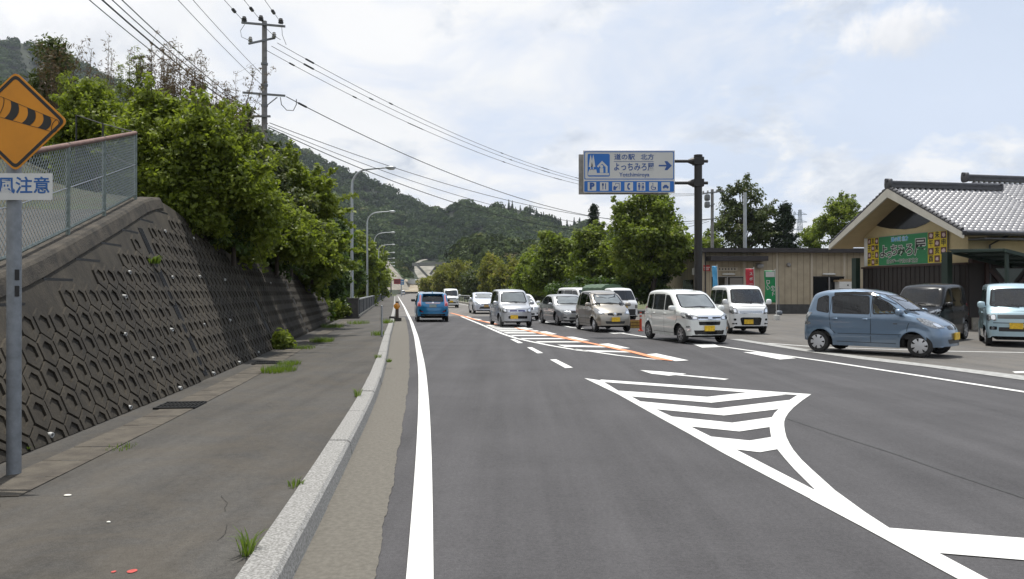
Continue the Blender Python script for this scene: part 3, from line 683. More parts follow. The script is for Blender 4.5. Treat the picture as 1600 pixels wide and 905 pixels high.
# far cutting: concrete lattice slope, grass strip, tan bank, strut bridge
M['lattice'] = pm('slope_lattice_concrete', (.21, .19, .155), .9, var=.45, scale=.35); M['tan'] = pm('bare_tan_earth', (.22, .175, .12), .95, scale=.15, col2=(.32, .28, .21)); M['sgrass'] = pm('slope_grass', (.04, .065, .018), .95, var=.45, scale=.35)
mb = MB(); A = lambda u, v, Y: tuple(P(u, v, Y))
mb.add([A(594, 453, 300), A(640, 453, 330), A(634, 441, 345), A(628, 434, 352), A(608, 410, 375), A(592, 390, 400), A(587, 388, 398), A(589, 420, 340)], [(0, 1, 2, 3, 4, 5, 6, 7)], 0)
mb.add([A(629, 434.5, 352.5), A(618, 421, 366), A(610, 410, 378), A(619, 408, 390), A(631, 418, 385), A(641, 432, 372), A(640, 438, 358)], [(0, 1, 2, 3, 4, 5, 6)], 1)
struct(mb.build('cut_slope', [M['lattice'], M['sgrass']]))
mb = MB(); mb.add([A(622, 456, 345), A(664, 456, 345), A(662, 444, 385), A(657, 437, 405), A(634, 436, 400), A(626, 441, 370)], [(0, 1, 2, 3, 4, 5)]); struct(mb.build('earth_bank', M['tan']))
mb = MB(); mb.add([A(655, 437, 430), A(668, 438, 428), A(676, 430, 440), A(684, 415, 460), A(668, 413, 466), A(647, 414, 462), A(648, 425, 445)], [(0, 1, 2, 3, 4, 5, 6)], 0)
mb.add([A(648, 411, 475), A(655, 410.5, 475), A(661, 407.5, 500), A(669, 405.5, 540), A(664, 405, 545), A(655, 407, 515)], [(0, 1, 2, 3, 4, 5)], 0); struct(mb.build('rock_cutting', pm('pale_cutting', (.25, .235, .20), .9, scale=.2, col2=(.13, .125, .10))))
br = thing('strut_bridge', 'grey concrete bridge on slanted struts crossing the far valley', 'bridge', A(666, 436, 418)); B0 = Vector(br.location); M['bconc'] = pm('bridge_concrete', (.17, .17, .165), .8, var=.2, scale=.3)
mb = MB(); mb.bar(P(648, 413.5, 425) - B0, P(700, 412, 415) - B0, 5, 1.7); mb.build('deck', M['bconc'], br)
for a, b in (((651, 414), (670, 434)), ((684, 414), (672, 429))): mb = MB(); mb.bar(P(*a, 420) - B0, P(*b, 420) - B0, 2.2, 1.1); mb.build('strut', M['bconc'], br)

# ------------------------------------------------------------------ warning sign post
M['post'] = pm('grey_post_paint', (.21, .225, .24), .5, .25, var=.2, scale=14, bump=.2); M['signo'] = pm('orange_sign_face', (.60, .225, .003), .55, var=.12, scale=3)
M['signw'] = pm('white_sign_face', (.62, .62, .60), .5, var=.08, scale=3); M['blue'] = pm('blue_sign_ink', (.012, .10, .32), .5); M['sblk'] = pm('black_sign_ink', (.012, .011, .01), .6)
pp = G(22, 741, WZ); sp = thing('warning_sign_post', 'grey post with orange diamond windsock warning sign above a white plate', 'road sign', (pp.x, pp.y, WZ))
mb = MB(); mb.tube([(0, 0, -.02), (0, 0, 3.12)], .054, 16); mb.lathe([(.0, 3.135), (.05, 3.13), (.057, 3.11), (.057, 3.09)], (0, 0, 0)); mb.build('pole', M['post'], sp, smooth=40)
mb = MB(); ph_ = 1.6 - WZ
def sgn(u, v, dy=0.0): p = P(u, v, pp.y - .075 - dy); return Vector((p.x - pp.x, p.y - pp.y, p.z - WZ))
def rpoly(pts, r, n=4):
    out = []; k = len(pts)
    for i in range(k):
        p = Vector((*pts[i], 0)); a = (Vector((*pts[i - 1], 0)) - p); b = (Vector((*pts[(i + 1) % k], 0)) - p)
        ra = min(r, a.length * .45, b.length * .45); A_ = p + a.normalized() * ra; B_ = p + b.normalized() * ra
        for j in range(n + 1):
            t = j / n; c = A_ * (1 - t) ** 2 + p * 2 * t * (1 - t) + B_ * t * t; out.append((c.x, c.y))
    return out
sc_ = (pp.y - .075) / F                                    # metres per reference pixel at the sign
cxs, czs = sgn(24, 190).x, sgn(24, 190).z; X, Z = Vector((1, 0, 0)), Vector((0, 0, 1)); O = Vector((cxs, sgn(24, 190).y, czs))
dia = lambda h: [(h, 0), (0, h * .955), (-h, 0), (0, -h * .955)]
mb = MB(); mb.prism(rpoly(dia(82 * sc_), .05), O, X, Z, .004); mb.build('diamond_panel', M['signo'], sp)
mb = MB(); O2 = O + Vector((0, -.002, 0))
oo, ii = rpoly(dia(78 * sc_), .045), rpoly(dia(71 * sc_), .03); k = len(oo)
mb.add([O2 + X * x + Z * y for x, y in oo] + [O2 + X * x + Z * y for x, y in ii], [(j, (j + 1) % k, k + (j + 1) % k, k + j) for j in range(k)])
# windsock: tapered tube hanging to one side, three black bands
ax = Vector((66, -23, 0)).normalized(); ay = Vector((-ax.y, ax.x, 0)); S0 = (-28.7, 30.6)
def sk(s_, t): return ((S0[0] + ax.x * s_ + ay.x * t - 24 + 24) * sc_, (S0[1] - 6 + ax.y * s_ + ay.y * t) * sc_)
def arcband(s0, s1):
    hw = lambda s_: 15.5 - s_ * .055
    L_ = [sk(s0 + 5 * (1 - (t / 10) ** 2) , hw(s0) * t / 10) for t in range(-10, 11)]; R_ = [sk(s1 + 5 * (1 - (t / 10) ** 2), hw(s1) * t / 10) for t in range(10, -11, -1)]
    return L_ + R_
for s0, s1 in ((17, 30), (45, 58), (71, 84)): mb.add([O2 + X * x + Z * y for x, y in arcband(s0, s1)], [tuple(range(42))])
def lines(pts, wd):
    for a, b in zip(pts[:-1], pts[1:]): mb.bar(O2 + X * a[0] + Z * a[1], O2 + X * b[0] + Z * b[1], wd, .002, up=(0, 1, 0))
lines([sk(-8, 14), sk(2, 15.5), sk(96, 10)], .003); lines([sk(-8, -14), sk(2, -15.5), sk(96, -10)], .003)
el = [sk(96 + 5 * math.sin(a), 10 * math.cos(a)) for a in np.linspace(0, 6.283, 22)]; lines(el, .004)
el = [sk(4 + 5 * math.sin(a), 15.5 * math.cos(a)) for a in np.linspace(0, 3.14, 12)]; lines(el, .004); lines([sk(-8, 14), sk(-12, 0), sk(-8, -14)], .003)
mb.build('pictogram', M['sblk'], sp)
mb = MB(); hw_ = 58 * sc_; O3 = Vector((sgn(23.5, 0).x, O.y, sgn(0, 291.5).z)); mb.prism(rpoly([(-hw_, -.107), (hw_, -.107), (hw_, .105), (-hw_, .105)], .012), O3, X, Z, .004); mb.build('plate', M['signw'], sp)
mb = MB(); put_text(mb, '横風注意', .140, O3 + Vector((0, -.001, 0)), X, Z, bold=.0022, extrude=.001, spacing=1.0); mb.build('lettering', M['blue'], sp)
for z in (czs + .2, czs - .2, O3.z): MB().box((0, -.038, z), (.16, .06, .035)).tube([(0, 0, z - .018), (0, 0, z + .018)], .061, 12).build('bracket', M['steel'], sp)
for z in (1.60, 1.47): MB().box((.045, -.034, z), (.03, .012, .085), rz=.9).build('sticker', M['sblk'], sp)

# ------------------------------------------------------------------ big roadside station sign on a mast
Ys = 27.7; mp_ = P(1091, 455, Ys); gs = thing('station_sign_mast', 'tall dark brown mast holding the white and blue roadside station direction board', 'road sign', (mp_.x, Ys, 0))
M['brown'] = pm('dark_brown_mast_paint', (.011, .0095, .0085), .5, .0, var=.2, scale=3)
def sg(u, v, dy=0.): p = P(u, v, Ys + dy); return Vector((p.x - mp_.x, dy, p.z))
mb = MB(); mb.tube([(0, 0, 0), (0, 0, sg(0, 243).z)], .137, 18); mb.lathe([(.15, sg(0, 243).z - .05), (.15, sg(0, 243).z + .02), (0, sg(0, 243).z + .03)], (0, 0, 0), n=18)
mb.lathe([(.3, 0), (.3, .04), (.16, .05)], (0, 0, 0), n=18); mb.build('mast', M['brown'], gs, smooth=40)
for v in (252, 286):
    z = sg(0, v).z; mb = MB(); mb.tube([(sg(1050, v).x - 2.2, 0, z), (sg(1106, v).x, 0, z)], .055, 12); mb.tube([(-.36, 0, z), (-.2, 0, z), (-.1, 0, z)], [.06, .13, .14], 12); mb.box((0, 0, z), (.34, .34, .26)); mb.build('arm', M['brown'], gs, smooth=40)
s_m = Ys / F; M['sblue'] = pm('reflective_blue', (.008, .12, .42), .45); M['sgrey'] = pm('sign_back_grey', (.30, .29, .27), .6, .3, var=.2)
M['wface'] = pm('white_reflective_face', (.52, .52, .50), .5, var=.05, scale=2); M['navy'] = pm('navy_lettering', (.02, .075, .26), .5)
x0, x1, z1, z0, zm = sg(911, 0).x, sg(1053, 0).x, sg(0, 236.5).z, sg(0, 302).z, sg(0, 282.5).z; yF = -.16
mb = MB(); mb.box(((x0 + x1) / 2, yF + .04, (z0 + z1) / 2), (x1 - x0, .05, z1 - z0)); mb.box(((x0 + x1) / 2 - .12, yF + .55, (z0 + z1) / 2 - .02), (x1 - x0, .05, z1 - z0 - .05))
for k in range(5): mb.box((x0 + .25 + k * (x1 - x0 - .5) / 4, yF + .1, (z0 + z1) / 2), (.06, .08, z1 - z0 - .1))
mb.box(((x0 + x1) / 2, yF + .3, z1 - .3), (.06, .5, .06)); mb.box(((x0 + x1) / 2, yF + .3, z0 + .3), (.06, .5, .06)); mb.build('board', M['sgrey'], gs)
O = Vector((x0, yF + .012, z0)); sgw, sgh = x1 - x0, z1 - z0
def SP(u, v): return ((u - 911) * s_m, (302 - v) * s_m)
def rect(u0, v0, u1, v1, r=.04): a, b = SP(u0, v1), SP(u1, v0); return rpoly([(a[0], a[1]), (b[0], a[1]), (b[0], b[1]), (a[0], b[1])], r)
lay = lambda k: O + Vector((0, -.003 * k, 0))
mb = MB(); mb.prism(rect(911.3, 236.8, 1052.7, 301.8, .05), lay(1), X, Z, .003); mb.build('face', M['wface'], gs)
mb = MB()
for a, b in ((rect(912.3, 237.8, 1051.8, 281.5), rect(913.6, 239.1, 1050.5, 280.2)),):
    k = len(a); mb.add([lay(2) + X * x + Z * y for x, y in a] + [lay(2) + X * x + Z * y for x, y in b], [(j, (j + 1) % k, k + (j + 1) % k, k + j) for j in range(k)])
mb.prism(rect(912.3, 284, 1051.8, 300.8), lay(2), X, Z, .003); mb.prism(rect(917.5, 241.5, 952, 277, .06), lay(2), X, Z, .003); mb.build('blue_field', M['sblue'], gs)
mb = MB()                                                  # station emblem: two trees, a house and a base line
q_ = lambda pts: [SP(u, v) for u, v in pts]
for cxx in (922.3, 926.3): mb.prism(q_([(cxx - 3.2, 262), (cxx - 1.5, 250), (cxx, 242.5), (cxx + 1.5, 250), (cxx + 3.2, 262)]), lay(3), X, Z, .003); mb.prism(q_([(cxx - .6, 262), (cxx + .6, 262), (cxx + .6, 267), (cxx - .6, 267)]), lay(3), X, Z, .003)
mb.prism(q_([(932, 261), (940, 252.5), (948.5, 261), (948.5, 271), (945.5, 271), (945.5, 262.5), (940, 257), (934, 263)]), lay(3), X, Z, .003)
mb.prism(q_([(936.5, 264), (942, 264), (942, 271), (936.5, 271)]), lay(3), X, Z, .003); mb.prism([(SP(939.3, 261.3)[0] + .055 * math.cos(a), SP(939.3, 261.3)[1] + .055 * math.sin(a)) for a in np.linspace(0, 6.28, 13)[:-1]], lay(3), X, Z, .003)
mb.prism(q_([(918.3, 271.5), (920, 266), (931, 266), (932, 271.5), (950.8, 271.5), (950.8, 275), (918.3, 275)]), lay(3), X, Z, .003)
for i in range(7): a = 917.6 + i * 19.1; mb.prism(rect(a, 285.6, a + 13.2, 299, .015), lay(3), X, Z, .003)
mb.build('white_symbol', M['wface'], gs)
mb = MB(); tx = lambda u, v: lay(3) + X * SP(u, v)[0] + Z * SP(u, v)[1]
put_text(mb, '道の駅', .30, tx(975, 246.3), X, Z, bold=.004, extrude=.002, fit=(32 * s_m, 9.3 * s_m)); put_text(mb, '北方', .30, tx(1010.3, 246.3), X, Z, bold=.004, extrude=.002, fit=(20.5 * s_m, 9.3 * s_m))
mb.prism(q_([(958.5, 253.2), (1020, 253.2), (1020, 253.8), (958.5, 253.8)]), lay(3), X, Z, .002)
put_text(mb, 'よっちみろ屋', .345, tx(989.8, 262), X, Z, bold=.005, extrude=.002, fit=(62 * s_m, 12.2 * s_m)); put_text(mb, 'Yotchimiroya', .25, tx(990, 274.8), X, Z, bold=.003, extrude=.002, fit=(47 * s_m, 8 * s_m))
mb.prism(q_([(1028, 258.8), (1040, 258.8), (1037, 253), (1041.5, 253), (1048.5, 260), (1041.5, 267), (1037, 267), (1040, 261.2), (1028, 261.2)]), lay(3), X, Z, .003)
L4 = lambda u, v: lay(4) + X * SP(u, v)[0] + Z * SP(u, v)[1]
a0 = lambda i: 917.6 + i * 19.1 + 6.6
put_text(mb, 'P', .30, L4(a0(0), 292.3), X, Z, bold=.02, extrude=.002)
bx = lambda u0, v0, u1, v1: mb.prism(q_([(u0, v0), (u1, v0), (u1, v1), (u0, v1)]), lay(4), X, Z, .003)
c = a0(1); bx(c - 2.6, 288, c - 1.4, 297); bx(c - 3.4, 287.5, c - .6, 291); bx(c + 1.4, 287.5, c + 2.8, 297)
c = a0(2); bx(c - 2, 287.2, c + 4.6, 288); bx(c + 3.8, 287.2, c + 4.6, 297); bx(c - 2, 287.2, c - 1.3, 290); mb.prism(q_([(c - 5, 298), (c - 5, 293), (c - 3, 291), (c - 1, 293), (c + 1.8, 291.5), (c + 1.8, 293.5), (c - 1, 296), (c - 1, 298)]), lay(4), X, Z, .003)
c = a0(3); mb.prism(q_([(c - .5, 287), (c + 2, 287.5), (c + 2, 289.6), (c + .3, 289.9), (c - .6, 292.3), (c + .3, 294.8), (c + 2, 295.2), (c + 2, 297.3), (c - .5, 297.8), (c - 2.4, 295), (c - 2.4, 289.8)]), lay(4), X, Z, .003)
c = a0(4)
for d_ in (-3, 3): mb.prism([(SP(c + d_, 288)[0] + .03 * math.cos(a), SP(c + d_, 288)[1] + .03 * math.sin(a)) for a in np.linspace(0, 6.28, 9)[:-1]], lay(4), X, Z, .003)
bx(c - 4.6, 289.5, c - 1.4, 293.5); bx(c - 4, 293.5, c - 2, 297.8); mb.prism(q_([(c + 3, 289), (c + 5.2, 294.5), (c + .8, 294.5)]), lay(4), X, Z, .003); bx(c + 2.2, 294.5, c + 3.8, 297.8); bx(c - .25, 287, c + .25, 298)
c = a0(5); cc = SP(c, 294); mb.add([L4(0, 0) * 0 + lay(4) + X * (cc[0] + r * math.cos(t)) + Z * (cc[1] + r * math.sin(t)) for r in (.09, .065) for t in np.linspace(2.2, 6.6, 14)], [(j, j + 1, 14 + j + 1, 14 + j) for j in range(13)])
bx(c - 1.5, 287, c - .2, 288.6); bx(c - 1.2, 289, c - .3, 294); bx(c - 1.2, 293.2, c + 2.6, 294.2); mb.prism(q_([(c + 2, 294), (c + 3, 294), (c + 4.6, 297), (c + 3.6, 297.4)]), lay(4), X, Z, .003)
c = a0(6); mb.prism(q_([(c - 4.6, 294.5), (c - 4.6, 292.6), (c - 3, 291.6), (c - 2, 289.8), (c + 1.8, 289.8), (c + 3.2, 291.8), (c + 4.8, 292.4), (c + 4.8, 294.5)]), lay(4), X, Z, .003)
for d_ in (-2.8, 2.8): mb.prism([(SP(c + d_, 294.6)[0] + .028 * math.cos(a), SP(c + d_, 294.6)[1] + .028 * math.sin(a)) for a in np.linspace(0, 6.28, 9)[:-1]], lay(5), X, Z, .003)
mb.build('lettering', M['navy'], gs)

# ------------------------------------------------------------------ street lamps along the bridge
M['lampm'] = pm('lamp_post_steel', (.36, .38, .39), .45, .5, var=.15, scale=2)
lamp = thing('street_lamp', 'x', 'street lamp', (0, 0, 0)); H = 8.3
mb = MB(); pts = [(0, 0, 0), (0, 0, 3), (0, 0, H - 1.0)] + [(.9 * (1 - math.cos(t)), 0, H - 1.0 + .92 * math.sin(t)) for t in np.linspace(.2, 1.5, 8)] + [(1.5, 0, H - .02), (1.95, 0, H + .01)]
mb.tube(pts, [.095, .085, .07] + [.055] * 8 + [.045, .04], 10); mb.lathe([(.16, 0), (.16, .03), (.1, .05)], (0, 0, 0)); mb.build('pole', M['lampm'], lamp, smooth=40)
mb = MB(); mb.blob((2.12, 0, H + .01), (.62, .26, .17), 2.3, 8); mb.build('lamp_head', M['lampm'], lamp, smooth=60)
mb = MB(); mb.blob((2.16, 0, H - .07), (.4, .2, .1), 2.2, 6); mb.build('lamp_lens', pm('lamp_lens', (.5, .5, .47), .2), lamp, smooth=60)
lamp_lab = ['tall grey curved street lamp rising behind the dark stone pillar, the first of the row', 'second street lamp of the row, its pole rising just past the first', 'third street lamp counted from the stone pillar, along the bridge', 'fourth street lamp counted from the stone pillar, along the bridge', 'fifth street lamp counted from the stone pillar, small in the distance', 'sixth street lamp counted from the stone pillar, small in the distance', 'seventh street lamp from the stone pillar, tiny near the bridge end', 'eighth street lamp from the stone pillar, last and tiniest of the row']
for i in range(8):
    y = 43.4 + 23.9 * i; x = (550 - 617) / F * 43.4 - .1488 * (y - 43.4) - .1488 * 43.4 + .0
    loc = (x, y, .1)
    o = lamp if i == 0 else dup(lamp, loc)
    o.location = loc; o['label'] = lamp_lab[i]; o['group'] = 'street lamps along the bridge'

# ------------------------------------------------------------------ bridge railings, stone pillar, white guard fence
M['railp'] = pm('dark_railing_paint', (.055, .06, .068), .5, .3); M['railt'] = pm('pale_railing_top', (.42, .43, .43), .4, .5); M['stone'] = pm('dark_stone', (.03, .027, .025), .7, scale=6, bump=.5, col2=(.06, .053, .047))
pil = MB(); pil.box((0, 0, .52), (.62, .9, 1.04)); pil.box((0, 0, 1.06), (.7, .98, .08)); pil.box((0, 0, .05), (.72, 1.0, .1))
o = pil.build('stone_pillar', M['stone']); o.location = (P(551, 0, 42.6).x, 42.6, WZ); o.rotation_euler = (0, 0, .147); tag(o, 'dark stone pillar ending the bridge railing below the first street lamp', 'pillar')
rl = lambda y: -2.06 - .1488 * y
r0 = thing('bridge_railing', 'dark bridge railing with pale top rail running on from the stone pillar', 'railing', (rl(43.3), 43.3, WZ)); Q0 = Vector(r0.location)
mb = MB(); mb.bar(Vector((rl(43.2), 43.2, WZ + 1.02)) - Q0, Vector((rl(235), 235, WZ + 1.02)) - Q0, .14, .07); mb.build('top_rail', M['railt'], r0)
mb = MB(); mb.bar(Vector((rl(43.2), 43.2, WZ + .08)) - Q0, Vector((rl(235), 235, WZ + .08)) - Q0, .2, .14); mb.build('plinth', M['conc'], r0)
mb = MB(); y = 43.2
while y < 235: mb.box(Vector((rl(y), y, WZ + .57)) - Q0, (.022, .022, .84)); y += .11 if y < 90 else .3
t = MB()
while False: pass
mb.build('baluster', M['railp'], r0)['kind'] = 'stuff'
for k in range(32):
    y = 45.2 + k * 6; m_ = MB(); m_.box(Vector((rl(y), y, WZ + .57)) - Q0, (.09, .09, .9)); m_.build('post', M['railp'], r0)
rr_ = lambda y: 9.35 - .1488 * y if y > 100 else 9.35 - .1488 * 100 + (-.128) * (y - 100)
r1 = thing('guard_rail', 'dark four bar bridge guard rail behind the pale blue hatchback', 'guard rail', (rr_(84), 84, 0)); Q0 = Vector(r1.location)
YY = ys(78, 236, 12)
for z, s_, mt in ((1.0, .12, 'railt'), (.76, .08, 'railp'), (.53, .08, 'railp'), (.3, .08, 'railp')):
    mb = MB(); mb.tube([Vector((rr_(y), y, z)) - Q0 for y in YY], s_ / 2, 6); mb.build('rail', M[mt], r1)
mb = MB(); mb.bar(Vector((rr_(78), 78, .1)) - Q0, Vector((rr_(236), 236, .1)) - Q0, .3, .2); mb.build('kerb_base', M['conc'], r1)
for k in range(40): y = 78 + k * 4; m_ = MB(); m_.box(Vector((rr_(y) + .05, y, .5)) - Q0, (.1, .12, 1.0)); m_.build('post', M['railp'], r1)
gf = thing('white_guard_fence', 'short white pipe fence in the weeds beside the stone pillar', 'fence', (P(536, 0, 43.2).x, 43.2, WZ)); M['wpipe'] = pm('white_pipe_paint', (.62, .63, .62), .5)
for x in (-.55, -.2, .3): m_ = MB(); m_.tube([(x, -x * .2, -.3), (x, -x * .2, .92)], .05, 8); m_.build('post', M['wpipe'], gf, smooth=40)
for z in (.85, .55): m_ = MB(); m_.tube([(-.6, .12, z), (.32, -.06, z)], .03, 8); m_.build('rail', M['wpipe'], gf, smooth=40)

# delineator, slim post, red rubber post, crates
dl = thing('delineator_post', 'dark post with round orange reflector standing at the end of the kerb', 'delineator', tuple(G(620.5, 502, 0))); M['oref'] = pm('orange_reflector', (.62, .24, .01), .25, coat=1)
mb = MB(); mb.box((0, 0, .09), (.42, .34, .18)); mb.box((-.28, .2, .12), (.3, .3, .26)); mb.build('footing', M['stone'], dl)
mb = MB(); mb.tube([(0, 0, .15), (0, 0, 1.05)], .085, 10); mb.build('pole', pm('post_brown', (.07, .05, .035), .6), dl, smooth=40)
mb = MB(); mb.lathe([(0, -.09), (.15, -.08), (.165, -.05), (.165, .03), (.14, .05), (0, .055)], (0, -.1, .80), (0, -1, 0), 20); mb.build('reflector', M['oref'], dl, smooth=40)
b = G(596.5, 526, WZ); mb = MB(); mb.tube([(0, 0, 0), (0, 0, 1.0)], .03, 10); mb.lathe([(.033, .99), (.033, 1.0), (0, 1.012)], (0, 0, 0), n=10); o = mb.build('slim_post', M['lampm'], smooth=40); o.location = b; tag(o, 'slim pale metal post standing alone in the sidewalk beside the kerb', 'post')
rp_ = thing('rubber_post', 'red orange flexible lane post on the line between the beige car and the white hatchback', 'lane post', tuple(G(1001, 517.5, 0))); M['rubred'] = pm('red_urethane', (.62, .07, .025), .45)
mb = MB(); mb.tube([(0, 0, 0), (0, 0, .76)], [.05, .042], 12); mb.build('shaft', M['rubred'], rp_, smooth=40)
mb = MB(); mb.lathe([(.11, 0), (.11, .03), (.055, .05)], (0, 0, 0), n=14); mb.build('base', M['rubred'], rp_, smooth=40)
for z in (.5, .64): mb = MB(); mb.tube([(0, 0, z), (0, 0, z + .07)], .047, 12); mb.build('reflective_band', M['signw'], rp_, smooth=40)
M['crate'] = pm('yellow_wood', (.36, .22, .05), .7, var=.3, scale=8)
cr = thing('yellow_crate', 'low yellow wooden crate on the tarmac behind the red lane post', 'crate', tuple(G(990, 512.5, 0)))
mb = MB()
for z in (.05, .17, .29): mb.box((0, -.2, z), (.5, .03, .09)); mb.box((0, .2, z), (.5, .03, .09)); mb.box((-.25, 0, z), (.03, .43, .09)); mb.box((.25, 0, z), (.03, .43, .09))
mb.box((0, 0, .02), (.46, .4, .02)); mb.build('slats', M['crate'], cr)
mb = MB(); mb.box((.05, 0, .2), (.36, .34, .3)); mb.build('contents', pm('brown_load', (.14, .06, .03), .8), cr)
# ------------------------------------------------------------------ utility poles and wires
M['polec'] = pm('aged_pole_concrete', (.20, .19, .185), .8, var=.3, scale=2.5, bump=.3); M['iron'] = pm('galvanised_arm', (.16, .165, .17), .55, .5); M['porc'] = pm('porcelain', (.30, .29, .28), .3); M['wire'] = pm('wire_sheath', (.022, .022, .025), .6)
YP = 38.0; pb = P(413, 0, YP)
up_ = thing('utility_pole', 'tall concrete utility pole with three crossarms rising from the bushes', 'utility pole', (pb.x, YP, 3.0)); U0 = Vector(up_.location)
def pp_(u, v, dy=0.): return P(u, v, YP + dy) - U0
mb = MB(); mb.tube([(0, 0, -.6), (0, 0, pp_(0, 33).z)], [.17, .115], 14); mb.build('pole', M['polec'], up_, smooth=40)
arms = {}
for nm, a, b in (('top', (379, 37, -.1), (447, 43, .1)), ('mid', (390, 70, -.35), (431, 61, .35)), ('low', (381, 146, 0), (447, 151, 0)), ('base', (388, 183, 0), (424, 183, 0))):
    m_ = MB(); m_.bar(pp_(*a) + Vector((0, -.17, 0)), pp_(*b) + Vector((0, -.17, 0)), .09, .09); m_.build('crossarm', M['iron'], up_)
mb = MB(); mb.bar(pp_(433, 152, -.17), pp_(414, 167, -.17), .04, .04); mb.build('brace', M['iron'], up_)
def insul(c, mt='dark', s=1.0):
    m_ = MB(); m_.lathe([(0, -.02), (.09 * s, 0), (.1 * s, .06), (.06 * s, .09), (.1 * s, .13), (.06 * s, .17), (.07 * s, .22), (0, .26)], c, (0, 0, 1), 10); m_.build('insulator', M[mt], up_, smooth=50)
for u, v in ((383, 35), (409, 33.5), (440, 38)): insul(pp_(u, v) + Vector((0, -.15, .0)), 'dark', 1.3)
for u, v in ((391, 65), (428, 58)): insul(pp_(u, v), 'porc', 1.1)
for v in (90, 101, 128, 138, 160, 174): m_ = MB(); m_.bar(pp_(410, v, -.1), pp_(417, v - .6, -.12), .03, .03); m_.build('step_bolt', M['iron'], up_)
m_ = MB()
for dz, vv in ((0, 100), (0, 133), (0, 165)): m_.tube([(0, 0, pp_(0, vv).z - .05), (0, 0, pp_(0, vv).z + .05)], .165, 14)
m_.build('band', M['iron'], up_)
YQ = 75.0; pq = P(1113, 0, YQ)
u2 = thing('transformer_pole', 'distant utility pole with transformers behind the beige shed', 'utility pole', (pq.x, YQ, 0)); V0 = Vector(u2.location)
def p2(u, v, dy=0.): return P(u, v, YQ + dy) - V0
mb = MB(); mb.tube([(0, 0, 0), (0, 0, p2(0, 296).z)], [.19, .14], 12); mb.build('pole', M['polec'], u2, smooth=40)
for a, b in (((1097, 303), (1131, 299)), ((1096, 344), (1118, 342)), ((1102, 325), (1116, 319))): m_ = MB(); m_.bar(p2(*a) + Vector((0, -.2, 0)), p2(*b) + Vector((0, -.2, 0)), .1, .1); m_.build('crossarm', M['iron'], u2)
for u, v in ((1105, 309), (1105, 320)): m_ = MB(); m_.blob(p2(u, v), (.5, .5, .62), 4, 8); m_.build('transformer', M['iron'], u2, smooth=50)
for u in (1099, 1106, 1120, 1128): m_ = MB(); m_.lathe([(.07, 0), (.1, .08), (.05, .12), (.09, .18), (0, .24)], p2(u, 302 - (u - 1097) * .1) , (0, 0, 1), 8); m_.build('insulator', M['porc'], u2)
o = MB().tube([(0, 0, 0), (0, 0, P(0, 301, 64).z)], [.17, .14], 12).build('steel_pole', M['lampm'], smooth=40); o.location = (P(1164, 0, 64).x, 64, 0); tag(o, 'plain pale steel pole standing behind the shed roof in front of the big tree', 'pole')
# wires: each span one thing, with its splice sleeves
def wire(a, b, sag, r, label, sleeves=(), n=36, seg=None, splice=None):
    a, b = Vector(a), Vector(b)
    pts = [a.lerp(b, i / n) - Vector((0, 0, sag * 4 * (i / n) * (1 - i / n))) for i in range(n + 1)]
    m_ = MB(); m_.tube([p - a for p in pts], r, 5)
    o = m_.build('overhead_wire', M['wire']); o.location = a; tag(o, label, 'overhead wire', 'overhead power and telephone wires')
    for s_, L, rr in sleeves:
        f = s_ * n; i = int(f); c = pts[i].lerp(pts[i + 1], f - i); dv = (pts[i + 1] - pts[i]).normalized()
        k = MB(); k.tube([c - a - dv * L / 2, c - a + dv * L / 2], rr, 6); k.build('splice_sleeve', M['dark'], o)
    return o
E1 = lambda u, v: P(u, v, YP - .2)
E2 = lambda u, v: P(u, v, YQ)
for (u, v), (u2_, v2_), sg_, lb, sl in (((433, 67), (1099, 301.5), 2.2, 'high tension wire, topmost of the three from the middle crossarm toward the station sign', ((.04, .5, .045), (.155, .25, .035), (.36, .2, .03), (.46, .9, .024), (.55, .9, .024))),
                             ((424, 72), (1106, 302.5), 2.3, 'high tension wire, middle of the three from the middle crossarm toward the station sign', ((.045, .6, .045), (.13, .25, .035), (.38, .2, .03), (.46, .9, .024))),
                             ((415, 78), (1121, 301), 2.6, 'high tension wire, lowest of the three from the middle crossarm toward the station sign', ((.03, .3, .04), (.11, .25, .035), (.2, 1.2, .024), (.36, .2, .03), (.48, .9, .024)))):
    wire(E1(u, v), E2(u2_, v2_), sg_, .014, lb, sl)
wire(E1(447, 151), E2(1100, 343), 2.3, .022, 'thick black cable hanging from the long lower crossarm toward the station', ((.02, .5, .05),))
wire(E1(421, 192), E2(1101, 344), 1.7, .018, 'upper of the low telephone cables running from the pole over the road')
wire(E1(419, 196), E2(1104, 345), 2.2, .016, 'middle of the low telephone cables running from the pole over the road')
wire(E1(419, 199), E2(1108, 346), 2.75, .022, 'lowest and thickest telephone cable running from the pole over the road')
for k, ((u, v), dx, lb) in enumerate((((383, 36), 4.6, 'thin wire leaving the tip of the top crossarm, over the bushes toward the viewer'), ((409, 34), 4.6, 'thin wire leaving the pole head upward out of the picture'), ((441, 38), 4.6, 'thin wire leaving the road end of the top crossarm upward out of the picture'))):
    a = E1(u, v); wire(a, a + Vector((dx, -44, -.3)), .9, .012, lb, ((.05, .35, .08),))
for (u, v), dx, lb in (((410, 117), 4.75, 'upper of two thin wires reaching the pole below its middle crossarm'), ((410, 134), 4.7, 'lower of two thin wires reaching the pole below its middle crossarm')):
    a = E1(u, v); wire(a, a + Vector((dx, -44, -.1)), .7, .011, lb)
for (u, v), dx, r_, lb in (((396, 184), 4.5, .024, 'thick black cable passing low over the dry bamboo tops to the pole'), ((402, 183), 4.6, .016, 'lashed cable just above the thick one over the dry bamboo tops'), ((408, 182), 4.7, .016, 'thin cable, uppermost of three crossing the dry bamboo tops'), ((390, 186), 4.3, .014, 'thin cable hugging the underside of the thick one over the bamboo tops')):
    a = E1(u, v); wire(a, a + Vector((dx, -44, 1.2)), 1.3, r_, lb)
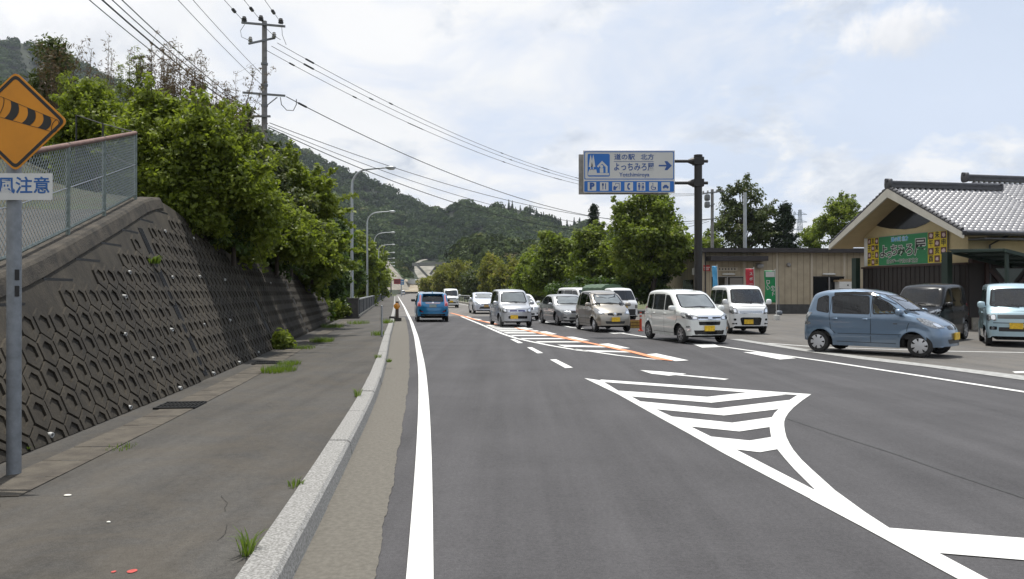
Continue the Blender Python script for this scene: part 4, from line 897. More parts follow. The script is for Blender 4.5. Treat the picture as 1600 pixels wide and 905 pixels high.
# jumper loops on the pole
lp = MB(); a, b = pp_(438, 152, -.2), pp_(463, 155, -.2); lp.tube([a, a + Vector((.05, 0, -.35)), a + Vector((.3, 0, -.62)), b + Vector((-.15, 0, -.55)), b + Vector((0, 0, -.25)), b], .02, 5)
a, b = pp_(382, 38, -.2), pp_(391, 64, -.2); lp.tube([a, a + Vector((-.2, 0, -.3)), a + Vector((-.15, 0, -.6)), b], .012, 5); lp.tube([pp_(440, 41, -.2), pp_(441, 55, -.2), pp_(447, 70, 0)], .012, 5); lp.tube([pp_(409, 38, -.2), pp_(428, 56, -.2), pp_(438, 62, 0)], .012, 5)
lp.build('jumper_cable', M['wire'], up_)
# pylon far away
py = thing('lattice_pylon', 'faint grey lattice power pylon far behind the trees', 'pylon', (P(1250, 0, 620).x, 620, 0)); M['pyl'] = pm('pylon_steel', (.32, .36, .42), .6, .3)
mb = MB(); zt = P(0, 328, 620).z; wd_ = lambda z: 5.2 * (1 - z / zt) ** 1.3 + .8
lv = [0, 14, 26, 36, 44, 51, 57, 62, zt]
for i in range(len(lv) - 1):
    z0_, z1_ = lv[i], lv[i + 1]; a, b = wd_(z0_), wd_(z1_)
    for s1, s2 in ((1, 1), (1, -1), (-1, -1), (-1, 1)): mb.bar((a * s1, a * s2, z0_), (b * s1, b * s2, z1_), .35, .35)
    for s2 in (-1, 1): mb.bar((-a, a * s2, z0_), (b, b * s2, z1_), .22, .22); mb.bar((a, a * s2, z0_), (-b, b * s2, z1_), .22, .22); mb.bar((-b, b * s2, z1_), (b, b * s2, z1_), .22, .22)
mb.build('lattice_tower', M['pyl'], py)
for z in (62, 56, 50): m_ = MB(); m_.bar((-5.5, 0, z), (5.5, 0, z), .5, .5); m_.bar((-5.5, 0, z), (0, 0, z + 2), .25, .25); m_.bar((5.5, 0, z), (0, 0, z + 2), .25, .25); m_.build('crossarm', M['pyl'], py)

# ------------------------------------------------------------------ beige prefab shed
def corr_mat(name, col, per, axis=0):
    m = bpy.data.materials.new(name); m.use_nodes = True; t = NT(m.node_tree); b = t.n['Principled BSDF']
    co = t.add('ShaderNodeTexCoord').outputs['Object']; n1 = t.noise(co, 1.3, 5, .6)
    c = t.ramp(n1, [(.3, tuple(x * .82 for x in col)), (.7, tuple(x * 1.1 for x in col))])
    t.link(c, b.inputs['Base Color']); b.inputs['Roughness'].default_value = .65; return m
M['beige'] = corr_mat('beige_cladding', (.40, .335, .235), .3); M['groove'] = pm('cladding_joint', (.17, .14, .10), .8); M['trimb'] = pm('pale_batten', (.46, .40, .31), .6)
M['roofd'] = pm('dark_metal_roof', (.035, .030, .030), .5, .2, var=.2, scale=2); M['glassd'] = pm('dark_window', (.012, .013, .014), .08, coat=.5); M['skirt'] = pm('grey_skirting', (.07, .068, .065), .8, var=.3, scale=3)
A_ = Vector((13.6, 56, 0)); Bv = Vector((27, 56.6, 0)); Cv = Vector((13.1, 67.5, 0)); ex = (Bv - A_).normalized(); ey = Vector((-ex.y, ex.x, 0)); Lx = (Bv - A_).length; Ly = 11.5
sh_ = thing('prefab_shed', 'long low beige panelled shed with dark flat roof behind the parked van', 'building', tuple(A_), math.atan2(ex.y, ex.x))
def fx(u, v):    # pixel on the shed front -> local x, z
    dx = (u - CU) / F; t = (A_.x * 1 - dx * A_.y) / (dx * ex.y - ex.x); Yp = A_.y + ex.y * t; return t, CH - (v - HV) / F * Yp
zr = 4.35
mb = MB(); mb.box((Lx / 2, Ly / 2, zr / 2), (Lx, Ly, zr)); mb.build('wall', M['beige'], sh_)
mb = MB()
x = .45
while x < Lx: mb.box((x, -.004, zr / 2 + .3), (.022, .012, zr - .6)); x += .455
y = .5
while y < Ly: mb.box((-.004, y, zr / 2 + .3), (.012, .022, zr - .6)); y += .455
mb.build('cladding_joint', M['groove'], sh_)
mb = MB()
for u in (1101, 1214, 1268, 1319, 1163): MB().box((fx(u, 0)[0], -.02, zr / 2 + .3), (.16, .05, zr - .6)).build('batten', M['trimb'], sh_)
MB().box((-.02, .08, zr / 2 + .3), (.05, .2, zr - .6)).build('batten', M['trimb'], sh_)
mb = MB(); mb.box((Lx / 2 - .1, Ly / 2 - .1, zr + .14), (Lx + .9, Ly + 1.2, .30)); mb.build('roof', M['roofd'], sh_)
mb = MB(); mb.box((Lx / 2, -.03, .33), (Lx + .04, .08, .66)); mb.box((-.03, Ly / 2, .33), (.08, Ly, .66)); mb.build('skirting', M['skirt'], sh_)
def front_panel(u0, v0, u1, v1, name, mat, pr=.05, parent=None):
    a, b = fx(u0, v1), fx(u1, v0); m_ = MB(); m_.box(((a[0] + b[0]) / 2, -pr / 2, (a[1] + b[1]) / 2), (b[0] - a[0], pr, b[1] - a[1])); return m_.build(name, mat, parent or sh_)
M['frame'] = pm('aluminium_frame', (.30, .29, .28), .5, .4); M['cur'] = pm('pale_interior', (.20, .18, .16), .8)
o = front_panel(1112, 433, 1161, 486, 'window', M['glassd'], .06)
for u0, u1 in ((1132, 1136), (1140, 1160)): front_panel(u0, 434.5, u1, 452, 'blind', M['cur'], .075, o)
front_panel(1111.4, 432, 1161.6, 433, 'frame', M['frame'], .08, o); front_panel(1135.5, 433, 1136.8, 486, 'frame', M['frame'], .08, o)
o = front_panel(1270.5, 433, 1318, 466, 'window', M['glassd'], .06); front_panel(1294, 433.5, 1296, 466, 'frame', M['frame'], .09, o); front_panel(1270, 432, 1318.6, 433.2, 'frame', M['dark'], .1, o)
a, b = fx(1103, 410), fx(1191, 401); mb = MB(); mb.box(((a[0] + b[0]) / 2, -.6, (a[1] + b[1]) / 2 + .03), (b[0] - a[0], 1.2, .34)); mb.build('awning', M['roofd'], sh_)
M['lampw'] = pm('lamp_cover', (.62, .62, .58), .4)
for u, v in ((1138, 428.5), (1294.5, 428.5)): c = fx(u, v); m_ = MB(); m_.blob((c[0], -.09, c[1]), (.95, .16, .14), 4, 8); m_.build('wall_light', M['lampw'], sh_, smooth=50)
c = fx(1232, 414); mb = MB(); mb.lathe([(0, .16), (.1, .16), (.15, .1), (.16, 0)], (c[0], 0, c[1]), (0, -1, 0), 14); mb.build('vent_cap', M['frame'], sh_, smooth=50)
c = fx(1185, 416); mb = MB(); mb.blob((c[0], -.25, c[1]), (.5, .45, .34), 4, 8); mb.build('security_lamp', M['frame'], sh_, smooth=50)
mb = MB(); mb.tube([(.12, -.12, .1), (.12, -.12, zr)], .05, 8); mb.tube([(-.08, Ly - .4, .1), (-.08, Ly - .4, zr)], .06, 8); mb.build('downpipe', M['roofd'], sh_)
# side door in the west wall
mb = MB(); mb.box((-.03, 3.9, 1.3), (.07, 2.8, 2.3)); mb.build('door', M['glassd'], sh_)
mb = MB(); mb.box((-.1, 2.2, 3.05), (.2, .12, .5)); mb.build('wall_camera', M['lampw'], sh_)
c0, c1 = fx(1098.5, 423.5), fx(1108.5, 414.5)
M['redp'] = pm('red_panel', (.42, .03, .03), .5)
ns = thing('notice_board', 'small red and white notice board on the corner of the beige shed', 'notice board', A_ + ex * (c0[0] + c1[0]) / 2 - ey * .1 + Vector((0, 0, c0[1])), math.atan2(ex.y, ex.x))
w_, h_ = c1[0] - c0[0], c1[1] - c0[1]; mb = MB(); mb.box((0, -.02, h_ / 2), (w_, .04, h_)); mb.build('panel', M['redp'], ns)
mb = MB(); mb.box((0, -.042, h_ * .62), (w_ * .98, .004, .04)); mb.box((-w_ * .3, -.042, h_ * .3), (.05, .004, h_ * .3))
for z in (.18, .3, .42): mb.box((w_ * .12, -.042, h_ * z), (w_ * .4, .004, .022))
mb.box((-w_ * .05, -.042, h_ * .3), (.02, .004, h_ * .3)); mb.build('lettering', M['signw'], ns)
c0, c1 = fx(1110, 418.5), fx(1152, 423); nm = thing('shed_name_strip', 'narrow pale strip of small lettering over the shed entrance', 'sign', A_ + ex * (c0[0] + c1[0]) / 2 - ey * .06 + Vector((0, 0, c1[1])), math.atan2(ex.y, ex.x))
mb = MB(); mb.box((0, -.015, .1), (c1[0] - c0[0], .03, .26)); mb.build('strip', M['trimb'], nm)
mb = MB()
for k in range(8): mb.box((-.78 + k * .22, -.031, .1), (.11, .003, .1)); mb.box((-.78 + k * .22, -.031, .17), (.07, .003, .02))
mb.build('lettering', M['skirt'], nm)
# freezer cabinet and boxes by the shed window
a, b = fx(1302, 485), fx(1326, 440.5); c = A_ + ex * (a[0] + b[0]) / 2 - ey * .6
fz = thing('white_cabinet', 'white metal cabinet standing under the shed window', 'cabinet', (c.x, c.y, 0), math.atan2(ex.y, ex.x)); wz = b[1]; wx = b[0] - a[0]
mb = MB(); mb.box((0, 0, wz / 2), (wx, .7, wz)); mb.build('body', M['signw'], fz)
mb = MB(); mb.box((0, -.352, wz - .5), (wx * .98, .012, .03)); mb.box((.05, -.354, wz - .25), (.1, .012, .1)); mb.build('handle', M['dark'], fz)
a, b = fx(1307, 441), fx(1338, 436.5); mb = MB(); mb.box((0, 0, .06), (b[0] - a[0], .6, .12), rz=.04); mb.box((.1, .02, .16), ((b[0] - a[0]) * .6, .5, .08), rz=-.06)
o = mb.build('cardboard', pm('cardboard', (.33, .24, .14), .8)); o.location = tuple(A_ + ex * ((a[0] + b[0]) / 2 - .35) - ey * .6 + Vector((0, 0, wz))); o.rotation_euler = (0, 0, math.atan2(ex.y, ex.x)); tag(o, 'flattened brown cardboard lying on top of the white cabinet', 'cardboard')
# banner flags
def banner(u, v0, v1, wpx, Y, col, label, txt, tilt=0., box=False):
    base = P(u, 0, Y); t_ = thing('banner_flag', label, 'banner', (base.x, Y, 0), 0, 'tall banner flags outside the shed')
    z1_, z0_ = P(0, v0, Y).z, P(0, v1, Y).z; wd_ = wpx / F * Y; tl = Vector((-math.sin(tilt), 0, 1))
    m_ = MB(); m_.tube([(wd_ / 2, 0, 0), Vector((wd_ / 2, 0, 0)) + tl * (z1_ + .1)], .018, 6); m_.tube([Vector((wd_ / 2, 0, 0)) + tl * z1_, Vector((-wd_ / 2, 0, 0)) + tl * z1_], .012, 6); m_.lathe([(.16, 0), (.17, .25), (.05, .27)], (wd_ / 2, 0, 0), n=12); m_.build('pole', M['signw'], t_)
    n_ = 14; vs = []
    for i in range(n_ + 1):
        z = z0_ + (z1_ - z0_) * i / n_
        for j in range(5): vs.append(Vector((-wd_ / 2 + wd_ * j / 4, .05 * math.sin(i * .7 + j) * (j < 4), 0)) + tl * z)
    fs = [(i * 5 + j, i * 5 + j + 1, (i + 1) * 5 + j + 1, (i + 1) * 5 + j) for i in range(n_) for j in range(4)]
    m_ = MB(); m_.add(vs, fs); o = m_.build('cloth', pm('banner_cloth', col, .7, var=.1, scale=2), t_, smooth=60); sm = o.modifiers.new('solid', 'SOLIDIFY'); sm.thickness = .006
    m_ = MB(); H_ = z1_ - z0_
    for k, ch in enumerate(txt):
        put_text(m_, ch, wd_ * .42, Vector((wd_ * (.1 if not box else (-.22 if k < 3 else .2)), -.075, 0)) + tl * (z1_ - H_ * ((.2 + .19 * k) if not box else (.36 + .1 * (k % 3) + (.18 if k > 2 else 0) + (.0 if k < 3 else .0)))), (1, 0, 0), tl, extrude=.002, bold=.006)
    if box: m_.prism([(-wd_ * .42, 0), (wd_ * .4, 0), (wd_ * .4, H_ * .17), (-wd_ * .42, H_ * .17)], Vector((0, -.075, 0)) + tl * (z1_ - H_ * .2), X, tl, .004)
    m_.build('lettering', M['wface'], t_)
banner(1120.5, 416, 452, 8, 46, (.09, .36, .62), 'light blue banner flag behind the white van roof', '', .05)
banner(1173, 420, 462, 13, 46, (.45, .03, .05), 'red banner flag with white characters behind the white van', 'スポーツ', .02)
banner(1205, 423, 473, 17, 44, (.01, .24, .08), 'green banner flag with a white box at its head, beside the white van', 'ロくいやラト', .03, True)
mb = MB(); mb.blob((0, 0, .15), (.42, .42, .32), 3, 8); mb.tube([(0, 0, .3), (0, 0, 1.9)], .02, 6); o = mb.build('stand_weight', pm('grey_tank', (.16, .18, .21), .6), smooth=50); o.location = tuple(G(1217, 492.5, 0)); tag(o, 'grey water weight and bare pole beside the green banner', 'banner stand')
# ------------------------------------------------------------------ roadside station hall: tiled gable, sign board, awnings
M['cream'] = pm('cream_render', (.50, .41, .235), .8, var=.12, scale=1.2); M['barge'] = pm('white_bargeboard', (.58, .55, .48), .6, var=.1, scale=1.5)
M['soff'] = pm('cream_soffit', (.48, .38, .22), .75, var=.08, scale=2)
M['boards'] = pm('dark_brown_boards', (.012, .007, .0052), .6, var=.35, scale=3, bump=.4, bscale=9); M['tile'] = pm('grey_roof_tile', (.27, .265, .275), .34, var=.22, scale=2.2, spec=.8)
M['ridget'] = pm('dark_ridge_tile', (.05, .05, .056), .45, var=.3, scale=5); M['dgreen'] = pm('dark_green_paint', (.006, .022, .014), .5); M['redbr'] = pm('dark_red_timber', (.032, .011, .008), .6, var=.3, scale=4)
M['gpane'] = pm('green_tinted_pane', (.02, .05, .035), .15)
KO = Vector((17.9, 31.5, 0)); ka = Vector((.981, .196, 0)).normalized(); kb = Vector((-ka.y, ka.x, 0)); rzk = math.atan2(ka.y, ka.x)
hall = thing('station_hall', 'cream hall with grey tiled gable roof, white bargeboards and dark brown boarding', 'building', tuple(KO), rzk)
W2, ze, sl = 8.7, 4.02, .512; ridge_p = W2 / 2; zr_ = ze + sl * ridge_p; LT = 24.0; t2 = 5.4; rp2 = 5.45
def roofz(p): return ze + sl * (p if p < ridge_p else W2 - p)
def tiles(t0, t1, p0, p1, zf, name):
    """pantile field between t0..t1 along the eave and p0..p1 up the slope"""
    cw, cl = .29, .27; ns = max(1, int(round(abs(p1 - p0) * math.hypot(1, sl) / cl))); nx = int((t1 - t0) / cw * 6); xs = np.linspace(t0, t1, nx + 1); V = []; Q = []
    wv = .034 * np.cos(xs * 2 * math.pi / cw) + .016 * np.cos(xs * 4 * math.pi / cw + .8)
    for k in range(ns):
        f0, f1 = k / ns, (k + 1.12) / ns; pa, pb_ = p0 + (p1 - p0) * f0, p0 + (p1 - p0) * min(f1, 1.0); za, zb_ = zf(pa), zf(pb_); b0 = len(V)
        for (p_, z_) in ((pa, za + .02), (pa, za + .085), (pb_, zb_ + .035)):
            V += [(x, p_, z_ + h) for x, h in zip(xs, wv)]
        for r_ in range(2):
            Q += [(b0 + r_ * (nx + 1) + i, b0 + r_ * (nx + 1) + i + 1, b0 + (r_ + 1) * (nx + 1) + i + 1, b0 + (r_ + 1) * (nx + 1) + i) for i in range(nx)]
    return np_obj(name, np.array(V), np.array(Q), M['tile'], hall, smooth=False)
tiles(.05, t2 + .6, -.12, ridge_p, roofz, 'roof_tiles'); tiles(.05, t2 + .6, W2 + .12, ridge_p, roofz, 'roof_tiles')
tiles(t2 + .6, LT, -.12, rp2, lambda p: ze + sl * p, 'roof_tiles')
mb = MB(); mb.add([(t2 + .05, ridge_p - .6, ze + sl * (ridge_p - .6) + .02), (t2 + .05, rp2, ze + sl * rp2 + .04), (LT, rp2, ze + sl * rp2 + .04), (LT, rp2 * 2, ze), (t2 + .05, rp2 * 2, ze)], [(1, 2, 3, 4)]); mb.build('rear_roof', M['ridget'], hall)
tiles(t2 - .05, t2 + .62, ridge_p - .35, rp2, lambda p: ze + sl * p, 'roof_tiles')
def ridge_stack(t0, t1, p, z, name):
    m_ = MB(); m_.box(((t0 + t1) / 2, p, z + .09), (t1 - t0, .3, .16)); m_.box(((t0 + t1) / 2, p, z + .185), (t1 - t0 + .02, .36, .03)); m_.tube([(t0 - .02, p, z + .24), (t1 + .02, p, z + .24)], .095, 12)
    m_.blob((t0 - .06, p, z + .17), (.2, .46, .48), 3, 8); m_.tube([(t0 - .2, p, z + .33), (t0 + .1, p, z + .33)], .09, 10); m_.box((t1 + .02, p, z + .16), (.1, .32, .3)); return m_.build(name, M['ridget'], hall, smooth=40)
ridge_stack(.12, t2 + .55, ridge_p, zr_ + .05, 'ridge'); ridge_stack(t2 - .3, LT, rp2, ze + sl * rp2 + .08, 'ridge')
# verge tiles along the gable edge
mb = MB()
for s_ in (0, 1):
    for k in range(20):
        p_ = (ridge_p + .1) * k / 19.5; p_ = p_ - .1; pp2 = p_ + .24; a_, b_ = (p_, pp2) if not s_ else (W2 - p_, W2 - pp2)
        mb.tube([(.06, a_, roofz(p_) + .10), (.06, b_, roofz(min(pp2, ridge_p)) + .06)], [.085, .07], 8)
mb.build('verge_tiles', M['ridget'], hall, smooth=40)
# bargeboards and soffits
mb = MB(); bt = .50
for s_ in (0, 1):
    q0, q1 = (-.16, ridge_p) if not s_ else (W2 + .16, ridge_p); z0_, z1_ = ze - sl * .16 + .02, zr_ + .02
    vs = [(0, q0, z0_), (0, q1, z1_), (0, q1, z1_ - .40), (0, q0, z0_ - .25)]; vs += [(.09, y, z) for _, y, z in vs]
    mb.add(vs, [(0, 1, 2, 3), (7, 6, 5, 4), (0, 4, 5, 1), (3, 2, 6, 7), (0, 3, 7, 4), (1, 5, 6, 2)])
mb.build('bargeboard', M['barge'], hall, fixn=True)
mb = MB()
for s_ in (0, 1):
    f_ = (lambda p: p) if not s_ else (lambda p: W2 - p)
    mb.add([(.1, f_(-.1), roofz(-.1) - .12), (t2 + .5, f_(-.1), roofz(-.1) - .12), (t2 + .5, f_(ridge_p), zr_ - .12), (.1, f_(ridge_p), zr_ - .12)], [(0, 1, 2, 3)])
    mb.add([(.1, f_(-.1), roofz(-.1) - .20), (1.3, f_(-.1), roofz(-.1) - .20), (1.3, f_(ridge_p), zr_ - .20), (.1, f_(ridge_p), zr_ - .20)], [(0, 1, 2, 3)])
mb.build('soffit', M['soff'], hall)
mb = MB(); mb.box((LT / 2, -.14, ze - .1), (LT, .05, .16)); mb.box((LT / 2 + .5, .35, ze - .30), (LT - 1.2, .9, .06)); mb.tube([(.1, -.24, ze - .08), (LT, -.24, ze - .14)], .07, 8); mb.build('gutter_board', M['ridget'], hall)
# walls
tw = 1.25; w0, w1 = .95, W2 - .95
mb = MB(); mb.add([(tw, w0, 0), (tw, w1, 0), (tw, w1, roofz(w0) - .1), (tw, ridge_p, zr_ - .16), (tw, w0, roofz(w0) - .1)], [(0, 4, 3, 2, 1)])
mb.add([(tw, w1, 0), (t2 + 3, w1, 0), (t2 + 3, w1, ze + .3), (tw, w1, ze + .3)], [(0, 1, 2, 3)])
mb.add([(tw, w0, 0), (LT, w0, 0), (LT, w0, ze + .3), (tw, w0, ze + .3)], [(0, 1, 2, 3)]); mb.build('wall', M['cream'], hall)
zb = 2.72; mb = MB()
mb.box((tw - .03, (w0 + w1) / 2, zb / 2), (.06, w1 - w0 + .06, zb)); mb.box(((tw + LT) / 2, w0 - .03, 1.45), (LT - tw, .06, 2.9)); p_ = w0 + .1
while p_ < w1: mb.box((tw - .07, p_, zb / 2), (.025, .03, zb)); p_ += .3
mb.build('boarding', M['boards'], hall)
mb = MB(); mb.box((tw - .1, (w0 + w1) / 2, zb + .03), (.1, w1 - w0 + .1, .08)); mb.build('sill_rail', M['redbr'], hall)
for p_ in (w1 - .12, w0 + .55): m_ = MB(); m_.box((tw - .55, p_, 1.62), (.24, .34, 3.24)); m_.build('pillar', M['dgreen'], hall)
def gp(u, v, t=tw):        # pixel -> (p, z) on the gable wall plane
    dx = (u - CU) / F; o = KO + ka * t; s_ = (o.x - dx * o.y) / (dx * kb.y - kb.x); return s_, CH - (v - HV) / F * (o.y + kb.y * s_)
vent = [gp(u, v, tw) for u, v in ((1366, 351), (1378, 355), (1392, 357.5), (1415, 358.5), (1432, 356), (1446, 350.5), (1455, 345), (1430, 329), (1399, 312), (1384, 330))]
mb = MB(); mb.prism(vent, (tw - .012, 0, 0), (0, 1, 0), (0, 0, 1), .02); mb.build('gable_vent', M['black'], hall, fixn=True)
# front (south) bays with braced dark red timber, green panes, white base
mb = MB()
for k in range(5):
    a = tw + .8 + k * 2.3; mb.box((a, w0 - .1, 1.5), (.16, .1, 2.8))
    mb.bar((a + .1, w0 - .1, .5), (a + 2.2, w0 - .1, 2.5), .08, .16); mb.bar((a + .1, w0 - .12, 2.5), (a + 2.2, w0 - .12, .5), .08, .16)
mb.box((7, w0 - .11, 2.86), (11.5, .14, .2)); mb.build('timber_brace', M['redbr'], hall)
for k in range(4): a = tw + .9 + k * 2.3; m_ = MB(); m_.prism([(a + .35, 2.55), (a + 1.05, 1.8), (a + 1.75, 2.55)], (0, w0 - .07, 0), (1, 0, 0), (0, 0, 1), .02); m_.build('pane', M['gpane'], hall)
mb = MB(); mb.box((7.5, w0 - .09, .25), (12.3, .12, .5)); mb.build('plinth', M['conc'], hall)
mb = MB(); mb.tube([(tw + .95, -.1, ze - .15), (tw + .95, w0 - .1, ze - .5), (tw + .95, w0 - .1, .2)], .045, 8); mb.build('downpipe', M['ridget'], hall)
# two low awnings in front of the south side
for nm, ta, tb, zl, zh, lb in (('awning', .3, 3.0, 3.28, 2.72, 'dark green lean-to awning with a frame, sloping away from the gable corner'), ('awning', 3.1, 7.5, 2.72, 3.5, 'pale ribbed awning rising toward the picture edge behind the light blue van')):
    o_ = thing('awning', lb, 'awning', tuple(KO + ka * ta), rzk); Lw = tb - ta
    m_ = MB(); m_.add([(0, w0, zl), (Lw, w0, zh), (Lw, -1.9, zh - .12), (0, -1.9, zl - .12)], [(0, 1, 2, 3)]); q_o = m_.build('roof_sheet', M['dgreen'] if ta < 1 else pm('pale_awning_sheet', (.45, .43, .36), .5), o_); md = q_o.modifiers.new('solid', 'SOLIDIFY'); md.thickness = .05
    m_ = MB(); m_.bar((0, -1.95, zl - .15), (Lw, -1.95, zh - .15), .09, .13); m_.bar((0, w0 - .25, zl - .1), (Lw, w0 - .25, zh - .1), .09, .13)
    for f_ in (0, .25, .5, .75, 1): m_.bar((Lw * f_, -1.9, zl + (zh - zl) * f_ - .14), (Lw * f_, w0 - .2, zl + (zh - zl) * f_ - .06), .06, .08)
    m_.build('frame', M['dgreen'], o_)
    for f_ in (.06, .94): m_ = MB(); m_.box((Lw * f_, -1.85, (zl + (zh - zl) * f_) / 2 - .1), (.1, .1, zl + (zh - zl) * f_ - .2)); m_.build('post', M['dgreen'], o_)
# long sign board on the gable
M['sgreen'] = pm('green_board', (.008, .17, .055), .45, var=.06, scale=1); M['yellow'] = pm('yellow_board', (.55, .42, .01), .5); M['lblue'] = pm('light_blue_ink', (.05, .36, .66), .5); M['pinkp'] = pm('pale_animal_patch', (.5, .38, .38), .6); M['brownp'] = pm('brown_picture_square', (.10, .035, .03), .6)
sb0, sb1 = gp(1349.5, 400, tw - .14), gp(1479, 400, tw - .14); Ls = sb0[0] - sb1[0]; zs0, zs1 = 2.82, 4.22
board = thing('gable_sign_board', 'long green sign board with black lettering and yellow end panels under the gable vent', 'sign', tuple(KO + ka * (tw - .12) + kb * sb0[0] + Vector((0, 0, zs0))), rzk - math.pi / 2)
Hs = zs1 - zs0   # local x runs along the board as read, z up, face toward -y
mb = MB(); mb.box((Ls / 2, .04, Hs / 2), (Ls, .07, Hs)); mb.build('frame', M['frame'], board)
fu = lambda x: Ls * (x - 95) / (1455 - 95)      # positions read off an enlarged view
mb = MB(); mb.prism([(.01, .02), (fu(160), .02), (fu(160), Hs - .02), (.01, Hs - .02)], (0, 0, 0), X, Z, .004); mb.build('white_panel', M['signw'], board)
mb = MB(); mb.prism([(fu(368), .02), (fu(1175), .02), (fu(1175), Hs - .02), (fu(368), Hs - .02)], (0, 0, 0), X, Z, .004); mb.build('green_panel', M['sgreen'], board)
for a, b, chars in ((162, 366, ('.丑.', '子.寅', '.巳.', '卯.辰')), (1177, 1453, ('.未.', '午.申', '.亥.', '酉.戌'))):
    mb = MB(); mb.prism([(fu(a), .02), (fu(b), .02), (fu(b), Hs - .02), (fu(a), Hs - .02)], (0, 0, 0), X, Z, .004); yp = mb.build('yellow_panel', M['yellow'], board)
    cw_, ch_ = (fu(b) - fu(a)) / 3, (Hs - .04) / 4; ink = MB(); sq = MB()
    for r_ in range(4):
        for c_ in range(3):
            ct = (fu(a) + cw_ * (c_ + .5), 0, Hs - .02 - ch_ * (r_ + .5)); s_ = chars[r_][c_]
            if s_ == '.':
                m0, m1 = cw_ * .43, ch_ * .44; sq.prism([(-m0, -m1), (m0, -m1), (m0, m1), (-m0, m1)], Vector(ct) + Vector((0, -.003, 0)), X, Z, .002, 0)
                k_ = [(m0 * .75 * math.cos(t) * random.uniform(.6, 1), m1 * .75 * math.sin(t) * random.uniform(.6, 1)) for t in np.linspace(0, 6.28, 12)[:-1]]; sq.prism(k_, Vector(ct) + Vector((0, -.006, 0)), X, Z, .002, 1)
            else: put_text(ink, s_, min(cw_, ch_) * .92, Vector(ct) + Vector((0, -.003, 0)), X, Z, bold=.008, extrude=.001, sx=.95)
    ink.build('lettering', M['sblk'], yp); sq.build('picture_square', [M['brownp'], M['pinkp']], yp)
wt, bk, lb_ = MB(), MB(), MB(); cx_ = fu(770)
for (ch, x, y, s_) in (('よ', 455, .45, .66), ('っ', 555, .38, .5), ('ち', 640, .48, .56), ('み', 755, .46, .56), ('ろ', 890, .46, .62), ('屋', 1060, .52, .8)):
    put_text(wt, ch, s_, (fu(x), -.003, Hs * y), X, Z, bold=.036, extrude=.001); put_text(bk, ch, s_, (fu(x), -.007, Hs * y), X, Z, bold=.006, extrude=.001)
put_text(wt, '日本唯一干支の町北方', .21, (fu(765), -.003, Hs * .12), X, Z, bold=.012, extrude=.001, spacing=1.05)
put_text(wt, '道の駅', .22, (fu(668), -.003, Hs * .85), X, Z, bold=.022, extrude=.001); put_text(wt, '北方', .22, (fu(820), -.003, Hs * .85), X, Z, bold=.022, extrude=.001)
put_text(lb_, '道の駅', .22, (fu(668), -.006, Hs * .85), X, Z, bold=.004, extrude=.001); put_text(lb_, '北方', .22, (fu(820), -.006, Hs * .85), X, Z, bold=.004, extrude=.001)
put_text(bk, '日本唯一干支の町北方', .21, (fu(765), -.006, Hs * .12), X, Z, bold=.0, extrude=.001, spacing=1.05)
wt.build('letter_outline', M['wface'], board); bk.build('lettering', M['sblk'], board); lb_.build('heading', M['lblue'], board)
# ------------------------------------------------------------------ vehicles
GL = {'dark': glass_mat('tinted_glass', (.10, .12, .12), 1.6, .03), 'clear': glass_mat('windscreen_glass', (.55, .61, .59), 1.7, .0, .20), 'side': glass_mat('side_glass', (.80, .84, .80), 1.45, .0), 'painted_glare': pm('painted_glare_windscreen', (.135, .15, .15), .04, 0., coat=1.0, spec=.9, var=.25, scale=2.0), 'shade': glass_mat('shaded_windscreen', (.30, .36, .35), 1.55, .0, .03)}  # the opaque windscreen has sky glare painted into its pale base colour
M['lens'] = pm('headlamp_lens', (.26, .27, .28), .10, .6, var=.75, scale=26, coat=1); M['refl'] = pm('headlamp_reflector', (.85, .86, .88), .12, .9); M['tail'] = pm('tail_lamp_red', (.38, .006, .01), .12, coat=1)
M['tailpink'] = pm('tail_lamp_pale', (.55, .22, .25), .12, coat=1); M['plate'] = pm('yellow_plate', (.66, .42, .02), .5, var=.25, scale=14); M['wplate'] = pm('white_plate', (.55, .57, .55), .5, var=.2, scale=14)
M['amber'] = pm('amber_lamp', (.75, .32, .03), .2, coat=1); M['seat'] = pm('seat_fabric', (.06, .06, .062), .9); M['dash'] = pm('dashboard', (.10, .10, .10), .7); M['ceramic'] = pm('glass_border', (.006, .006, .007), .12)
M['under'] = pm('underbody', (.006, .006, .006), .9); M['seam'] = pm('panel_gap', (.012, .012, .013), .7)
smst = lambda a, b, x: np.clip((x - a) / (b - a), 0, 1) ** 2 * (3 - 2 * np.clip((x - a) / (b - a), 0, 1))
def smooth_poly(pts, it=2, keep=()):
    p = [np.array(q_, float) for q_ in pts]
    for _ in range(it):
        o = [p[0]]
        for a, b in zip(p[:-1], p[1:]): o += [a * .78 + b * .22, a * .22 + b * .78]
        p = o + [p[-1]]
    return np.array(p)
